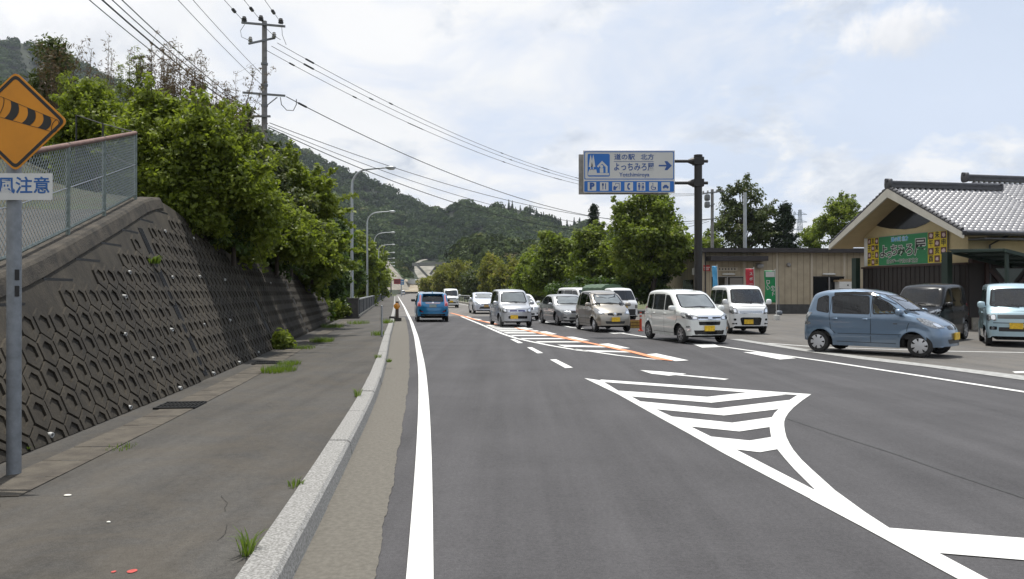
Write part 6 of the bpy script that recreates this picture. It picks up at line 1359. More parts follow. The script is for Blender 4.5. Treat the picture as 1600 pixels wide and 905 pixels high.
def kei_van(name, label, loc, head, paint, front='silver', fine=True, cat='van'):
    c = Car(name, label, cat, loc, head, KT['van'], 3.395, 1.475, (1.02 if front != 'cab' else 1.1, -1.38 + .1), .275, 1.06, .13, PT[paint], r=.10, bowf=.13, bowr=.05, fine=fine)
    if fine:
        for v in ('L', 'R'):
            c.window('side_window', v, [(1.16, 1.10), (.38, 1.08), (.38, 1.62), (.78, 1.62), (.92, 1.50)], 'dark', .035, .05); c.window('side_window', v, [(.33, 1.08), (-.62, 1.08), (-.62, 1.64), (.33, 1.64)], 'dark', .035, .06); c.window('quarter_window', v, [(-.68, 1.08), (-1.46, 1.10), (-1.42, 1.62), (-.68, 1.64)], 'dark', .035, .06)
    else:
        c.sides('side_window', [(1.16, 1.10), (-1.46, 1.10), (-1.42, 1.62), (.78, 1.62)], M['black'], off=.004, r=.05)
    if fine: c.window('windshield', 'F', [(-.625, 1.145), (.625, 1.145), (.56, 1.665), (-.56, 1.665)], 'shade', .05, .08); c.window('rear_window', 'B', [(-.58, 1.12), (.58, 1.12), (.55, 1.62), (-.55, 1.62)], 'dark', .04, .08)
    else: c.patch('windshield', 'F', [(-.625, 1.145), (.625, 1.145), (.56, 1.665), (-.56, 1.665)], GL['dark'], off=.004, r=.08); c.patch('rear_window', 'B', [(-.58, 1.12), (.58, 1.12), (.55, 1.62), (-.55, 1.62)], M['black'], off=.004, r=.08)
    for g_ in (1, -1):
        if front == 'silver':
            hl = c.patch('headlight', 'F', [(g_ * .46, .75), (g_ * .66, .75), (g_ * .695, .80), (g_ * .69, 1.02), (g_ * .62, 1.02), (g_ * .50, .92)], M['lens'], off=.012, r=.03); c.patch('reflector', 'F', [(g_ * .52, .80), (g_ * .62, .80), (g_ * .62, .92), (g_ * .54, .92)], M['refl'], off=.017, r=.04, parent=hl)
            c.patch('fog_lamp', 'F', [(g_ * .53, .50), (g_ * .62, .50), (g_ * .62, .58), (g_ * .53, .58)], M['black'], off=.006, r=.04); c.patch('corner_intake', 'F', [(g_ * .50, .36), (g_ * .66, .36), (g_ * .66, .41), (g_ * .50, .42)], M['black'], off=.004, r=.02)
        else:
            hl = c.patch('headlight', 'F', [(g_ * .47, .74), (g_ * .68, .74), (g_ * .69, .92), (g_ * .49, .92)], M['lens'], off=.012, r=.03); c.patch('reflector', 'F', [(g_ * .50, .77), (g_ * .60, .77), (g_ * .60, .90), (g_ * .50, .90)], M['refl'], off=.017, r=.04, parent=hl)
            c.patch('fog_lamp', 'F', [(g_ * .46, .48), (g_ * .64, .48), (g_ * .64, .58), (g_ * .46, .58)], M['black'], off=.004, r=.03); c.patch('fog_lens', 'F', [(g_ * .52, .49), (g_ * .60, .49), (g_ * .60, .56), (g_ * .52, .56)], M['lens'], off=.012, r=.02)
        c.patch('tail_light', 'B', [(g_ * .62, .66), (g_ * .69, .66), (g_ * .69, .98), (g_ * .62, .98)], M['tail'], off=.01, r=.02)
    if front == 'silver':
        c.patch('grille', 'F', [(-.45, .755), (.45, .755), (.47, .87), (-.47, .87)], M['chrome'], off=.006, r=.03)
        for z in (.785, .812, .84): c.patch('grille_slot', 'F', [(-.42, z - .006), (.42, z - .006), (.42, z + .006), (-.42, z + .006)], M['dark'], off=.011, r=.004, fr=(1, .5))
        c.patch('lower_intake', 'F', [(-.34, .33), (.34, .33), (.40, .58), (.34, .62), (-.34, .62), (-.40, .58)], M['black'], off=.004, r=.04); c.plate('F', .46, M['plate'], y=-.1)
    else:
        c.patch('grille', 'F', [(-.45, .80), (.45, .80), (.45, .915), (-.45, .915)], pm('grey_grille', (.10, .11, .115), .5), off=.004, r=.02); c.patch('lower_intake', 'F', [(-.42, .44), (.42, .44), (.42, .56), (-.42, .56)], M['dark'], off=.003, r=.02); c.plate('F', .60, M['plate'] if fine else M['wplate'])
        mb = MB(); c.line(mb, 'F', [(-.66, .68), (0, .68), (.66, .68)], .02, .003); mb.build('bumper_gap', M['seam'], c.root)
    c.plate('B', .72, M['plate']); c.mirrors(1.16, 1.13, size=(.13, .2, .2), dy=.1); c.wheels('cap' if front != 'silver' else 'alloy')
    if fine: c.seams([('S', [(1.22, 1.08), (1.30, .70), (1.28, .5)]), ('S', [(.355, 1.62), (.355, .3)]), ('S', [(-.65, 1.64), (-.65, .35)]), ('S', [(-.65, .9), (-1.5, .9)]), ('F', [(-.6, 1.02), (.6, 1.02)])]); c.handles((.48, .22), .95); c.wipers([((.1, 1.12), (-.52, 1.15)), ((.55, 1.11), (.05, 1.15))]); c.interior(1.2, -1.5, .85, 1.08, 1.08)
    return c
c = kei_van('white_van', 'tall white van with chrome slat grille parked behind the sign mast', front_center(1174, 523, -89, 1.7), -89, 'white', 'silver'); c.finish()
c = kei_van('pale_blue_van', 'pale blue cab over van half cut by the picture edge before the hall', front_center(1588, 543.5, -117, 1.7), -117, 'sky_blue', 'cab'); c.finish()
c = kei_van('white_delivery_van', 'white boxy van coming toward the viewer just beyond the blue hatchback', front_center(705.5, 481.3, -81.5, 1.7), -81.5, 'white', 'cab'); c.finish()
pv = P(904, 0, 49); c = kei_van('white_parked_van', 'white van parked under the trees, mostly hidden by the silver saloon and beige car', (pv.x + .1, 50.4), -62, 'white', 'cab'); c.finish()

# kei truck with a green tarpaulin hood
def kei_truck(loc, head):
    top = [(1.62, .32), (1.64, .55), (1.63, .85), (1.58, 1.0), (1.50, 1.08), (1.30, 1.42), (1.14, 1.66), (.98, 1.735), (.6, 1.745), (.42, 1.72), (.36, 1.6), (.335, 1.2), (.33, .8), (.325, .4)]
    c = Car('kei_truck', 'white flatbed kei truck under a dark green tarpaulin hood, behind the beige car', 'truck', loc, head, top, 3.395, 1.475, (1.1, -1.2), .27, 1.06, .13, PT['white'], r=.08, bowf=.12, bowr=.02, taper=.02)
    for v in ('L', 'R'): c.window('side_window', v, [(1.30, 1.10), (.50, 1.08), (.50, 1.58), (.95, 1.58), (1.06, 1.48)], 'dark', .035, .05)
    c.window('windshield', 'F', [(-.62, 1.13), (.62, 1.13), (.56, 1.62), (-.56, 1.62)], 'dark', .05, .07); c.patch('bumper', 'F', [(-.69, .34), (.69, .34), (.69, .66), (-.69, .66)], M['dark'], off=.006, r=.03)  # grey bumper kept near black, carrying the shadow low on the cab front
    for g_ in (1, -1): c.patch('headlight', 'F', [(g_ * .48, .70), (g_ * .66, .70), (g_ * .66, .88), (g_ * .48, .88)], M['lens'], off=.012, r=.03)
    c.plate('F', .74, M['plate'], y=-.2); c.mirrors(1.2, 1.1, M['dark']); c.wheels('cap'); c.wipers([((.1, 1.11), (-.5, 1.14))])
    mb = MB(); mb.box((-.72, 0, .66), (1.95, 1.42, .08))
    for sg in (1, -1): mb.box((-.72, sg * .7, .82), (1.95, .035, .26))
    mb.box((-1.68, 0, .82), (.035, 1.42, .26)); mb.box((.23, 0, .95), (.035, 1.4, .52)); mb.build('load_bed', PT['white'], c.root)
    mb = MB(); n = 9; prof = [(-.71, .95), (-.71, 1.55), (-.66, 1.78), (-.45, 1.92), (0, 1.97), (.45, 1.92), (.66, 1.78), (.71, 1.55), (.71, .95)]; vs = []
    for i in range(n): x = .25 - 1.95 * i / (n - 1); sag = -.03 * abs(math.sin(i * math.pi / 2)); vs += [(x, y * (1 + sag * .3), z + sag * (z > 1.3)) for y, z in prof]
    mb.add(vs, [(i * 9 + j, i * 9 + j + 1, (i + 1) * 9 + j + 1, (i + 1) * 9 + j) for i in range(n - 1) for j in range(8)] + [tuple(range(9)), tuple(range(9 * n - 1, 9 * n - 10, -1))]); mb.build('tarpaulin', pm('green_tarpaulin', (.045, .085, .045), .6, var=.2, scale=3, bump=.5, bscale=6), c.root, smooth=35, fixn=True)
    return c.finish()
kt = P(981, 0, 40.5); kei_truck((kt.x - .75, kt.y + 1.35), -63)

def sedan(name, label, loc, head, paint, kind='sedan', L=4.52, W=1.7, wx=(1.38, -1.28), fine=True, plate='wplate'):
    c = Car(name, label, 'car', loc, head, KT[kind], L, W, wx, .31, .90, .26, PT[paint], r=.12, bowf=.24, bowr=.14, fine=fine)
    if kind == 'sedan':
        if fine:
            for v in ('L', 'R'):
                c.window('side_window', v, [(.78, .95), (-.14, .94), (-.16, 1.33), (.14, 1.31), (.30, 1.24)], 'dark', .03, .04); c.window('side_window', v, [(-.19, .94), (-1.02, .97), (-1.16, 1.08), (-.86, 1.30), (-.6, 1.345), (-.21, 1.335)], 'dark', .03, .05)
            c.window('windshield', 'F', [(-.66, .985), (.66, .985), (.54, 1.34), (-.54, 1.34)], 'painted_glare', .05, .08); c.window('rear_window', 'B', [(-.6, 1.08), (.6, 1.08), (.52, 1.33), (-.52, 1.33)], 'dark', .04, .08); c.interior(.9, -1.5, .62, .85, .92)
            c.seams([('S', [(.95, .92), (.88, .6), (.85, .3)]), ('S', [(-.175, 1.33), (-.18, .9), (-.17, .3)]), ('S', [(-1.1, 1.0), (-.95, .7), (-.85, .5)]), ('F', [(-.7, .72), (.7, .72)])]); c.handles((-.05, -.9), .8, None)
        else:
            c.patch('windshield', 'F', [(-.66, .985), (.66, .985), (.54, 1.34), (-.54, 1.34)], GL['dark'], off=.004, r=.08); c.sides('side_window', [(.78, .95), (-1.02, .97), (-1.16, 1.08), (-.86, 1.30), (.14, 1.31), (.30, 1.24)], M['black'], off=.004)
        for g_ in (1, -1): hl = c.patch('headlight', 'F', [(g_ * .42, .60), (g_ * .74, .60), (g_ * .79, .68), (g_ * .74, .735), (g_ * .44, .71)], M['lens'], off=.012, r=.03); c.patch('fog_lamp', 'F', [(g_ * .56, .36), (g_ * .70, .36), (g_ * .70, .42), (g_ * .56, .42)], M['dark'], off=.004, r=.02)
        c.patch('grille', 'F', [(-.35, .58), (.35, .58), (.38, .70), (-.38, .70)], M['black'], off=.008, r=.03); c.patch('chrome_strip', 'F', [(-.36, .69), (.36, .69), (.37, .715), (-.37, .715)], M['chrome'], off=.016, r=.01, fr=(1, .5)); c.patch('bumper_intake', 'F', [(-.45, .30), (.45, .30), (.45, .40), (-.45, .40)], M['dark'], off=.004, r=.03)
    c.plate('F', .47, M[plate]); c.mirrors(.72, .92, size=(.14, .2, .13)); c.wheels('alloy'); 
    if fine: c.wipers([((.1, .97), (-.5, .99)), ((.5, .96), (0, 1.0))])
    return c
loc = from_wheel(G(869.5, 509.0), -77, 1.38, 1.7, -1); sedan('silver_saloon', 'silver grey four door saloon in the queue ahead of the beige car', loc, -77, 'silver_grey').finish()
sedan('white_saloon', 'white saloon partly hidden behind the silver boxy wagon', front_center(823, 501.5, -80, 2.26), -80, 'white').finish()

# ice blue liftback farther back in the queue
c = Car('ice_blue_liftback', 'pale ice blue liftback car coming along the bridge guard rail', 'car', front_center(760, 491, -81, 2.2), -81, KT['liftback'], 4.4, 1.72, (1.4, -1.3), .31, .95, .24, PT['ice'], r=.13, bowf=.26, bowr=.12)
for v in ('L', 'R'): c.window('side_window', v, [(.95, 1.04), (-.05, 1.0), (-.1, 1.38), (.15, 1.37), (.45, 1.27)], 'dark', .03, .04); c.window('side_window', v, [(-.1, 1.0), (-1.1, 1.05), (-1.3, 1.2), (-.8, 1.38), (-.14, 1.39)], 'dark', .03, .04)
c.window('windshield', 'F', [(-.67, 1.075), (.67, 1.075), (.55, 1.41), (-.55, 1.41)], 'painted_glare', .05, .08)
for g_ in (1, -1): c.patch('headlight', 'F', [(g_ * .42, .66), (g_ * .70, .66), (g_ * .78, .84), (g_ * .70, .84)], M['lens'], off=.012, r=.03)
c.patch('bumper_intake', 'F', [(-.5, .36), (.5, .36), (.4, .52), (-.4, .52)], M['dark'], off=.004, r=.04); c.patch('grille', 'F', [(-.36, .66), (.36, .66), (.34, .72), (-.34, .72)], M['black'], off=.006, r=.02); c.plate('F', .56, pm('tan_plate', (.42, .27, .10), .5)); c.mirrors(.9, 1.0); c.wheels('alloy'); c.interior(1.0, -1.5, .65, 1.0, .98); c.finish()

# bright blue hatchback seen from behind
hb = 98.6; p = G(676.5, 503.5); hh = R(hb); loc = (p.x + math.cos(hh) * 1.9, p.y + math.sin(hh) * 1.9)
c = Car('blue_hatchback', 'bright blue five door hatchback driving away along the edge line', 'car', loc, hb, KT['hatch'], 3.955, 1.695, (1.26, -1.27), .30, .98, .20, PT['bright_blue'], r=.12, bowf=.22, bowr=.16)
c.window('rear_window', 'B', [(-.56, 1.03), (.56, 1.03), (.53, 1.36), (-.53, 1.36)], 'dark', .06, .05)
for v in ('L', 'R'): c.window('side_window', v, [(.85, 1.03), (-.1, 1.0), (-.12, 1.42), (.3, 1.38), (.55, 1.25)], 'dark', .03, .04); c.window('side_window', v, [(-.15, 1.0), (-.95, 1.03), (-1.1, 1.36), (-.17, 1.43)], 'dark', .03, .04)
c.window('windshield', 'F', [(-.66, 1.06), (.66, 1.06), (.54, 1.42), (-.54, 1.42)], 'clear', .05, .08)
for g_ in (1, -1):
    tl = c.patch('tail_light', 'B', [(g_ * .60, .80), (g_ * .79, .80), (g_ * .77, 1.0), (g_ * .70, 1.02), (g_ * .66, 1.39), (g_ * .585, 1.39), (g_ * .60, 1.0)], M['tailpink'], off=.012, r=.03)
    c.patch('brake_lamp', 'B', [(g_ * .62, .82), (g_ * .75, .82), (g_ * .74, .95), (g_ * .64, .95)], M['tail'], off=.017, r=.03, parent=tl); c.patch('bumper_vent', 'B', [(g_ * .46, .48), (g_ * .68, .53), (g_ * .70, .66), (g_ * .64, .64)], M['black'], off=.005, r=.03)
    c.patch('reflector_strip', 'B', [(g_ * .50, .50), (g_ * .62, .53), (g_ * .62, .56), (g_ * .50, .53)], M['tail'], off=.012, r=.01)
c.patch('garnish', 'B', [(-.36, .93), (.36, .93), (.40, 1.0), (-.40, 1.0)], pm('clear_red_garnish', (.30, .24, .28), .15, coat=1), off=.012, r=.02); c.patch('badge', 'B', [(-.05, .95), (.05, .95), (.05, 1.02), (-.05, 1.02)], M['chrome'], off=.02, r=.02); c.patch('diffuser', 'B', [(-.62, .30), (.62, .30), (.64, .41), (-.64, .41)], M['black'], off=.006, r=.03)
c.plate('B', .83, pm('blurred_plate', (.32, .38, .36), .6), w=.36, h=.15); c.seams([('B', [(-.58, .99), (-.52, .74), (.52, .74), (.58, .99)]), ('B', [(-.72, .58), (-.3, .555), (.3, .555), (.72, .58)])])
mb = MB(); mb.box((-1.62, 0, 1.455), (.26, 1.06, .035), tilt=Matrix.Rotation(-.1, 3, 'Y')); mb.build('spoiler', PT['bright_blue'], c.root); mb = MB(); mb.blob((-1.2, 0, 1.545), (.18, .05, .07), 2.2, 6); mb.build('roof_aerial', PT['bright_blue'], c.root, smooth=50); mb = MB(); p_, q_ = c.hit('B', -.02, 1.06, .02), c.hit('B', .3, 1.12, .02); mb.tube([p_, q_], .012, 5); mb.build('rear_wiper', M['dark'], c.root)
c.mirrors(.86, 1.03, M['dark'], size=(.15, .24, .16), dy=.1); c.wheels('alloy'); c.interior(1.0, -1.5, .68, .9, 1.0); c.finish()
# distant traffic
far = [('dark_saloon', 'dark saloon half hidden behind the blue hatchback, farther along the lane', (-10.15, 92), 98.5, 'black', 'van'), ('far_white_car', 'tiny pale saloon on the far end of the bridge coming this way', (P(654, 0, 165).x + .6, 165), -81, 'ice', 'car'), ('far_grey_car', 'tiny grey van heading away near the red and blue far signs', (P(630, 0, 300).x, 300), 100, 'silver', 'van'), ('far_dark_car', 'tiny dark van on the distant curve beyond the bridge', (P(641, 0, 375).x, 375), 100, 'black', 'van')]
for nm, lb, loc, hd, pt, kd in far:
    if kd == 'car' or nm == 'dark_saloon': o = sedan(nm, lb, loc, hd, pt, fine=False).finish()
    else:
        o = kei_van(nm, lb, loc, hd, pt, 'cab', fine=False).finish()
    o['group'] = 'distant traffic beyond the bridge'
    if nm == 'far_dark_car': o.location.z = 1.0
# white lorry on the tan bank
lo = thing('far_white_truck', 'white box lorry parked on the tan bank beyond the bridge', 'truck', tuple(P(646, 446, 372)), R(-20)); 
mb = MB(); mb.box((-.6, 0, 1.75), (3.9, 2.0, 2.2)); mb.build('box_body', PT['white'], lo); mb = MB(); mb.add([(1.45, -.95, .5), (2.9, -.95, .5), (2.9, -.95, 1.3), (2.3, -.95, 2.5), (1.45, -.95, 2.5), (1.45, .95, .5), (2.9, .95, .5), (2.9, .95, 1.3), (2.3, .95, 2.5), (1.45, .95, 2.5)], [(0, 1, 2, 3, 4), (9, 8, 7, 6, 5), (0, 5, 6, 1), (1, 6, 7, 2), (2, 7, 8, 3), (3, 8, 9, 4), (4, 9, 5, 0)]); mb.build('cab', PT['white'], lo); mb = MB(); mb.add([(2.93, -.85, 1.35), (2.93, .85, 1.35), (2.36, .85, 2.42), (2.36, -.85, 2.42)], [(0, 1, 2, 3)]); mb.box((1.9, -.97, 1.8), (.7, .02, .8)); mb.build('windshield', M['black'], lo)
for x in (2.1, -1.5):
    for y in (-.85, .85): m_ = MB(); m_.lathe([(0, -.12), (.42, -.12), (.42, .12), (0, .12)], (x, y, .42), (0, 1, 0), 16); m_.build('wheel', M['rubber'], lo)
mb = MB(); mb.box((.2, 0, .55), (5, .9, .25)); mb.build('chassis', M['dark'], lo)
# far boards by the bridge end
def fboard(name, u0, u1, v0, v1, Y, col, label, pole_u, arm=True):
    p = P(pole_u, 0, Y); t_ = thing(name, label, 'road sign', (p.x, Y, 0)); a, b = P(u0, v1, Y), P(u1, v0, Y)
    m_ = MB(); m_.box(((a.x + b.x) / 2 - p.x, -.1, (a.z + b.z) / 2), (b.x - a.x, .12, b.z - a.z)); m_.build('board', pm(name + '_face', col, .5, var=.15, scale=1), t_)
    m_ = MB(); m_.box(((a.x + b.x) / 2 - p.x, -.165, a.z + (b.z - a.z) * .62), ((b.x - a.x) * .7, .01, (b.z - a.z) * .12)); m_.box(((a.x + b.x) / 2 - p.x, -.165, a.z + (b.z - a.z) * .32), ((b.x - a.x) * .6, .01, (b.z - a.z) * .1)); m_.build('marking', M['wface'] if 'blue' in name else M['sblk'], t_)
    m_ = MB(); m_.tube([(0, 0, 0), (0, 0, b.z + .2)], .16, 10); 
    if arm: m_.bar((0, 0, (a.z + b.z) / 2 + .3), (b.x - p.x, 0, (a.z + b.z) / 2 + .3), .15, .15)
    m_.build('mast', M['brown'] if arm else M['lampm'], t_)
fboard('red_far_board', 615.5, 626, 436, 444, 215, (.20, .015, .02), 'distant dark red sign board on a black mast at the bridge end', 611); fboard('blue_far_board', 625.5, 631.5, 437, 445, 236, (.03, .14, .30), 'distant blue sign board just past the dark red one', 627, False)
# ------------------------------------------------------------------ vegetation
LM['bush'] = leaf_mat('bush_leaves', (.042, .064, .008), (.18, .225, .03), .5, (.24, .28, .05))
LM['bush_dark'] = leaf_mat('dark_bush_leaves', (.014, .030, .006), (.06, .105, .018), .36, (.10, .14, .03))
LM['lime'] = leaf_mat('lime_tree_leaves', (.042, .068, .010), (.17, .22, .034), .48, (.24, .26, .055))
LM['olive'] = leaf_mat('olive_tree_leaves', (.026, .040, .012), (.085, .11, .034), .36, (.15, .15, .06))
LM['bamboo'] = leaf_mat('bamboo_leaves', (.055, .070, .012), (.20, .21, .036), .42, (.30, .23, .06))
LM['conifer'] = leaf_mat('conifer_needles', (.006, .015, .005), (.022, .040, .012), .1)
LM['dry'] = leaf_mat('dry_bamboo_leaves', (.055, .032, .02), (.14, .095, .055), .25, (.10, .12, .04))
LM['grass'] = leaf_mat('weed_leaves', (.04, .075, .01), (.13, .19, .03), .4)
M['bark'] = pm('bark', (.055, .043, .033), .9, var=.4, scale=6, bump=.6, bscale=20); M['stalk'] = pm('dry_stalk', (.13, .095, .06), .8, var=.3, scale=4)
def leafset(r, C, Rad, n, size, asp=.55, up=.5, flat=.75):
    """n leaves scattered round each clump centre C (k,3) with radius Rad (k,)"""
    k = len(C); d_ = r.normal(size=(k, n, 3)); d_ /= np.linalg.norm(d_, axis=2, keepdims=True); rr = r.random((k, n, 1)) ** .45
    p = C[:, None] + d_ * rr * Rad[:, None, None] * np.array([1, 1, flat]); p = p.reshape(-1, 3); N = len(p)
    nr = d_.reshape(-1, 3) * .55 + r.normal(size=(N, 3)) * .55 + np.array([0, 0, up]); nr /= np.linalg.norm(nr, axis=1)[:, None]
    t1 = np.cross(nr, r.normal(size=(N, 3))); t1 /= np.linalg.norm(t1, axis=1)[:, None] + 1e-9; t2 = np.cross(nr, t1); s = (size * r.uniform(.6, 1.35, N))[:, None]
    V = np.stack([p - t1 * s, p - t2 * s * asp + nr * s * .12, p + t1 * s, p + t2 * s * asp + nr * s * .12], 1).reshape(-1, 3)
    T = np.clip(.5 + np.repeat(r.normal(size=k) * .15, n) + r.normal(size=N) * .2, 0, 1)
    return V, T
def crown_clumps(r, lobes, k):
    """clump centres spread over irregular lobes (dx,dy,dz,rx,ry,rz), thinner inside"""
    w_ = np.array([l[3] * l[4] + l[3] * l[5] for l in lobes]); w_ /= w_.sum(); L = r.choice(len(lobes), k, p=w_); Lb = np.array(lobes)[L]
    d_ = r.normal(size=(k, 3)); d_ /= np.linalg.norm(d_, axis=1)[:, None]; rad = r.uniform(.45, 1.0, k) ** .6 * r.uniform(.82, 1.12, k)
    return Lb[:, :3] + d_ * rad[:, None] * Lb[:, 3:6]
def add_leaves(t, name, mat, r, C, crad, n, size, **kw):
    Rad = crad * r.uniform(.6, 1.3, len(C)); V, T = leafset(r, C, Rad, n, size, **kw); return np_obj(name, V, np.arange(len(V)).reshape(-1, 4), mat, t, T)
def woody(t, r, H, trunk_r, C, nl=9, lean=0., split=.35, name='trunk'):
    mb = MB(); top = Vector((lean, 0, H)); mid = Vector((lean * .3 + r.normal() * .04 * H, r.normal() * .03 * H, H * .5)); q_ = [Vector((0, 0, -.3)), Vector((0, 0, .1)), mid * .5 + Vector((0, 0, 0)), mid, (mid + top) / 2, top]
    mb.tube(q_, [trunk_r * 1.3, trunk_r, trunk_r * .85, trunk_r * .65, trunk_r * .4, trunk_r * .12], 8)
    for i in r.choice(len(C), min(nl, len(C)), replace=False):
        c = Vector(C[i]); f = float(r.uniform(split, .8)); s0 = Vector((0, 0, 0)).lerp(mid, f * 2) if f < .5 else mid.lerp(top, f * 2 - 1)
        if c.z < s0.z: s0 = s0 * .6
        m_ = s0.lerp(c, .5) + Vector((0, 0, .08 * (c - s0).length)); mb.tube([s0, m_, c], [trunk_r * .38, trunk_r * .22, trunk_r * .06], 5)
    return mb.build(name, M['bark'], t, smooth=60)
def shoots(t, mat, r, C, n, L, crad, size, **kw):
    """young shoots that break the outline of a crown"""
    c0 = C.mean(0); d_ = C - c0; out = np.argsort(-(d_ / (np.abs(d_).max(0) + 1e-6) * np.array([1, .6, 1.3])).max(1))[:max(n * 3, 10)]; pts = []; mb = MB()
    for i in r.choice(out, min(n, len(out)), replace=False):
        v = d_[i] / (np.linalg.norm(d_[i]) + 1e-6) + np.array([0, 0, .55]) + r.normal(size=3) * .35; v /= np.linalg.norm(v); l = L * r.uniform(.5, 1.25); p = C[i]
        for f in (.35, .6, .8, .95, 1.1): pts.append(p + v * l * f + np.array([0, 0, -.12 * l * f * f]))
        mb.tube([Vector(p), Vector(p + v * l * .6 + np.array([0, 0, -.04 * l])), Vector(pts[-1])], [.012, .008, .003], 3)
    mb.build('twig', M['bark'], t); pts = np.array(pts); V, T = leafset(r, pts, np.full(len(pts), crad), 11, size, **kw); np_obj('shoot_leaves', V, np.arange(len(V)).reshape(-1, 4), mat, t, np.clip(T + .12, 0, 1))
def tree(name, label, base, H, lobes, k, crad, n, size, mat, trunk_r=.12, group=None, seed=0, cat='tree', nl=9, **kw):
    r = np.random.default_rng(seed + 100); t = thing(name, label, cat, tuple(base), 0, group); C = crown_clumps(r, lobes, k); woody(t, r, H, trunk_r, C, nl); add_leaves(t, 'crown', mat, r, C, crad, n, size, **kw); shoots(t, mat, r, C, max(8, k // 5), crad * 1.5, crad * .38, size * .9); return t
def at(u, Y, z=0.): return Vector(((u - CU) / F * Y, Y, z))
def lob(u0, v0, u1, v1, Y, base, deep=1.0):
    """an ellipsoid lobe filling the pixel box at depth Y, relative to base"""
    a, b = P(u0, v1, Y), P(u1, v0, Y); c = (a + b) / 2 - base; return (c.x, c.y, c.z, (b.x - a.x) / 2, (b.x - a.x) / 2 * deep, (b.z - a.z) / 2)
def ptree(name, label, u, Y, boxes, k, crad, n, size, mat, zb=0., seed=0, **kw):
    """tree with foot under column u at depth Y and crown lobes given by where they stand"""
    b = at(u, Y, zb); lobes = [lob(*bx, Y + (bxd if False else 0), b) for bx, bxd in [(q_, 0) for q_ in boxes]]; H = max(l[2] + l[5] * .6 for l in lobes)
    return tree(name, label, b, H, lobes, k, crad, n, size, mat, seed=seed, **kw)
# --- trees beside the parking place
rt = 'roadside trees behind the queue'
ptree('roadside_tree', 'largest lime green tree, its crown touching the underside of the station sign', 1015, 58, [(962, 325, 1062, 400), (985, 300, 1050, 350), (1000, 350, 1082, 430), (955, 370, 1030, 445), (960, 320, 990, 345)], 190, .75, 105, .15, LM['lime'], seed=1, group=rt, trunk_r=.2, nl=16)
ptree('roadside_tree', 'lime green tree with a peaked crown just below the thin dark cedar', 925, 66, [(892, 372, 960, 445), (905, 352, 945, 400), (900, 395, 965, 455)], 130, .75, 95, .16, LM['lime'], seed=2, group=rt, trunk_r=.16)
ptree('roadside_tree', 'lime green tree above the silver saloon, with its crown broken into two humps', 862, 72, [(830, 385, 890, 450), (842, 363, 872, 400), (868, 375, 905, 430), (822, 408, 860, 458)], 130, .8, 95, .165, LM['lime'], seed=3, group=rt, trunk_r=.16)
ptree('roadside_tree', 'low leafy tree filling the gap above the kei truck tarpaulin', 972, 64, [(938, 385, 1005, 448), (945, 372, 980, 410)], 110, .75, 95, .16, LM['lime'], seed=4, group=rt, trunk_r=.14)
ptree('roadside_tree', 'shrubby dark tree between the sign mast and the kei truck, by the shed corner', 1020, 62, [(1000, 400, 1036, 462), (1004, 378, 1040, 440)], 120, .8, 95, .16, LM['bush_dark'], seed=5, group=rt, trunk_r=.14)
ptree('roadside_tree', 'small yellowish tree at the road end of the lime green row', 832, 82, [(806, 410, 850, 462), (815, 400, 838, 425)], 80, .8, 85, .17, LM['lime'], seed=6, group=rt, trunk_r=.13)
ptree('broadleaf_tree', 'tall airy olive green tree behind the steel pole and the shed roof', 1160, 82, [(1118, 320, 1205, 392), (1130, 283, 1185, 340), (1105, 340, 1150, 392), (1170, 310, 1212, 380)], 125, .8, 85, .17, LM['olive'], seed=7, trunk_r=.25, nl=22)
ptree('broadleaf_tree', 'pale green loose tree behind the hall gable and the shed roof end', 1310, 86, [(1280, 318, 1345, 372), (1296, 307, 1335, 345), (1268, 345, 1320, 388)], 85, .75, 80, .17, LM['lime'], seed=8, trunk_r=.2, nl=16)
ptree('broadleaf_tree', 'small light green tree beside the far pylon above the shed roof', 1268, 90, [(1254, 352, 1284, 390)], 32, .65, 70, .16, LM['lime'], seed=9, trunk_r=.12)
ptree('undergrowth_shrub', 'dark undergrowth along the rear of the parking place behind the white parked van', 905, 60, [(850, 440, 960, 468), (930, 435, 1040, 470)], 120, .7, 80, .15, LM['bush_dark'], seed=10, trunk_r=.08, cat='shrub')
ptree('undergrowth_shrub', 'low hedge of shrubs beyond the shed, seen past its west corner', 1092, 78, [(1066, 368, 1122, 420)], 60, .8, 80, .16, LM['lime'], seed=11, trunk_r=.08, cat='shrub')
def conifer(label, u, vt, vb, wpx, Y, k, seed, zb=0., name='conifer', power=.9, mat='conifer', sz=.17):
    r = np.random.default_rng(seed); b = at(u, Y, zb); H = P(0, vt, Y).z - zb; z0_ = P(0, vb, Y).z - zb; t = thing(name, label, 'tree', tuple(b)); h = r.random(k) ** 1.15; rad = (1 - h) ** power * wpx / 2 / F * Y * r.uniform(.55, 1.08, k) + .05; a = r.random(k) * 6.283
    C = np.stack([np.cos(a) * rad, np.sin(a) * rad, z0_ + (H - z0_) * h], 1); mb = MB(); mb.tube([(0, 0, -.2), (0, 0, H * .5), (0, 0, H)], [.2, .13, .03], 8); mb.build('trunk', M['bark'], t); add_leaves(t, 'crown', LM[mat], r, C, .55, 60, sz, asp=.3, up=.1); return t
conifer('dense dark cone shaped conifer between the airy tree and the pylon', 1227, 321, 395, 44, 80, 150, 21)
conifer('thin dark cedar spiking above the lime green tree row', 928, 322, 400, 26, 110, 90, 22, power=.7, sz=.22)
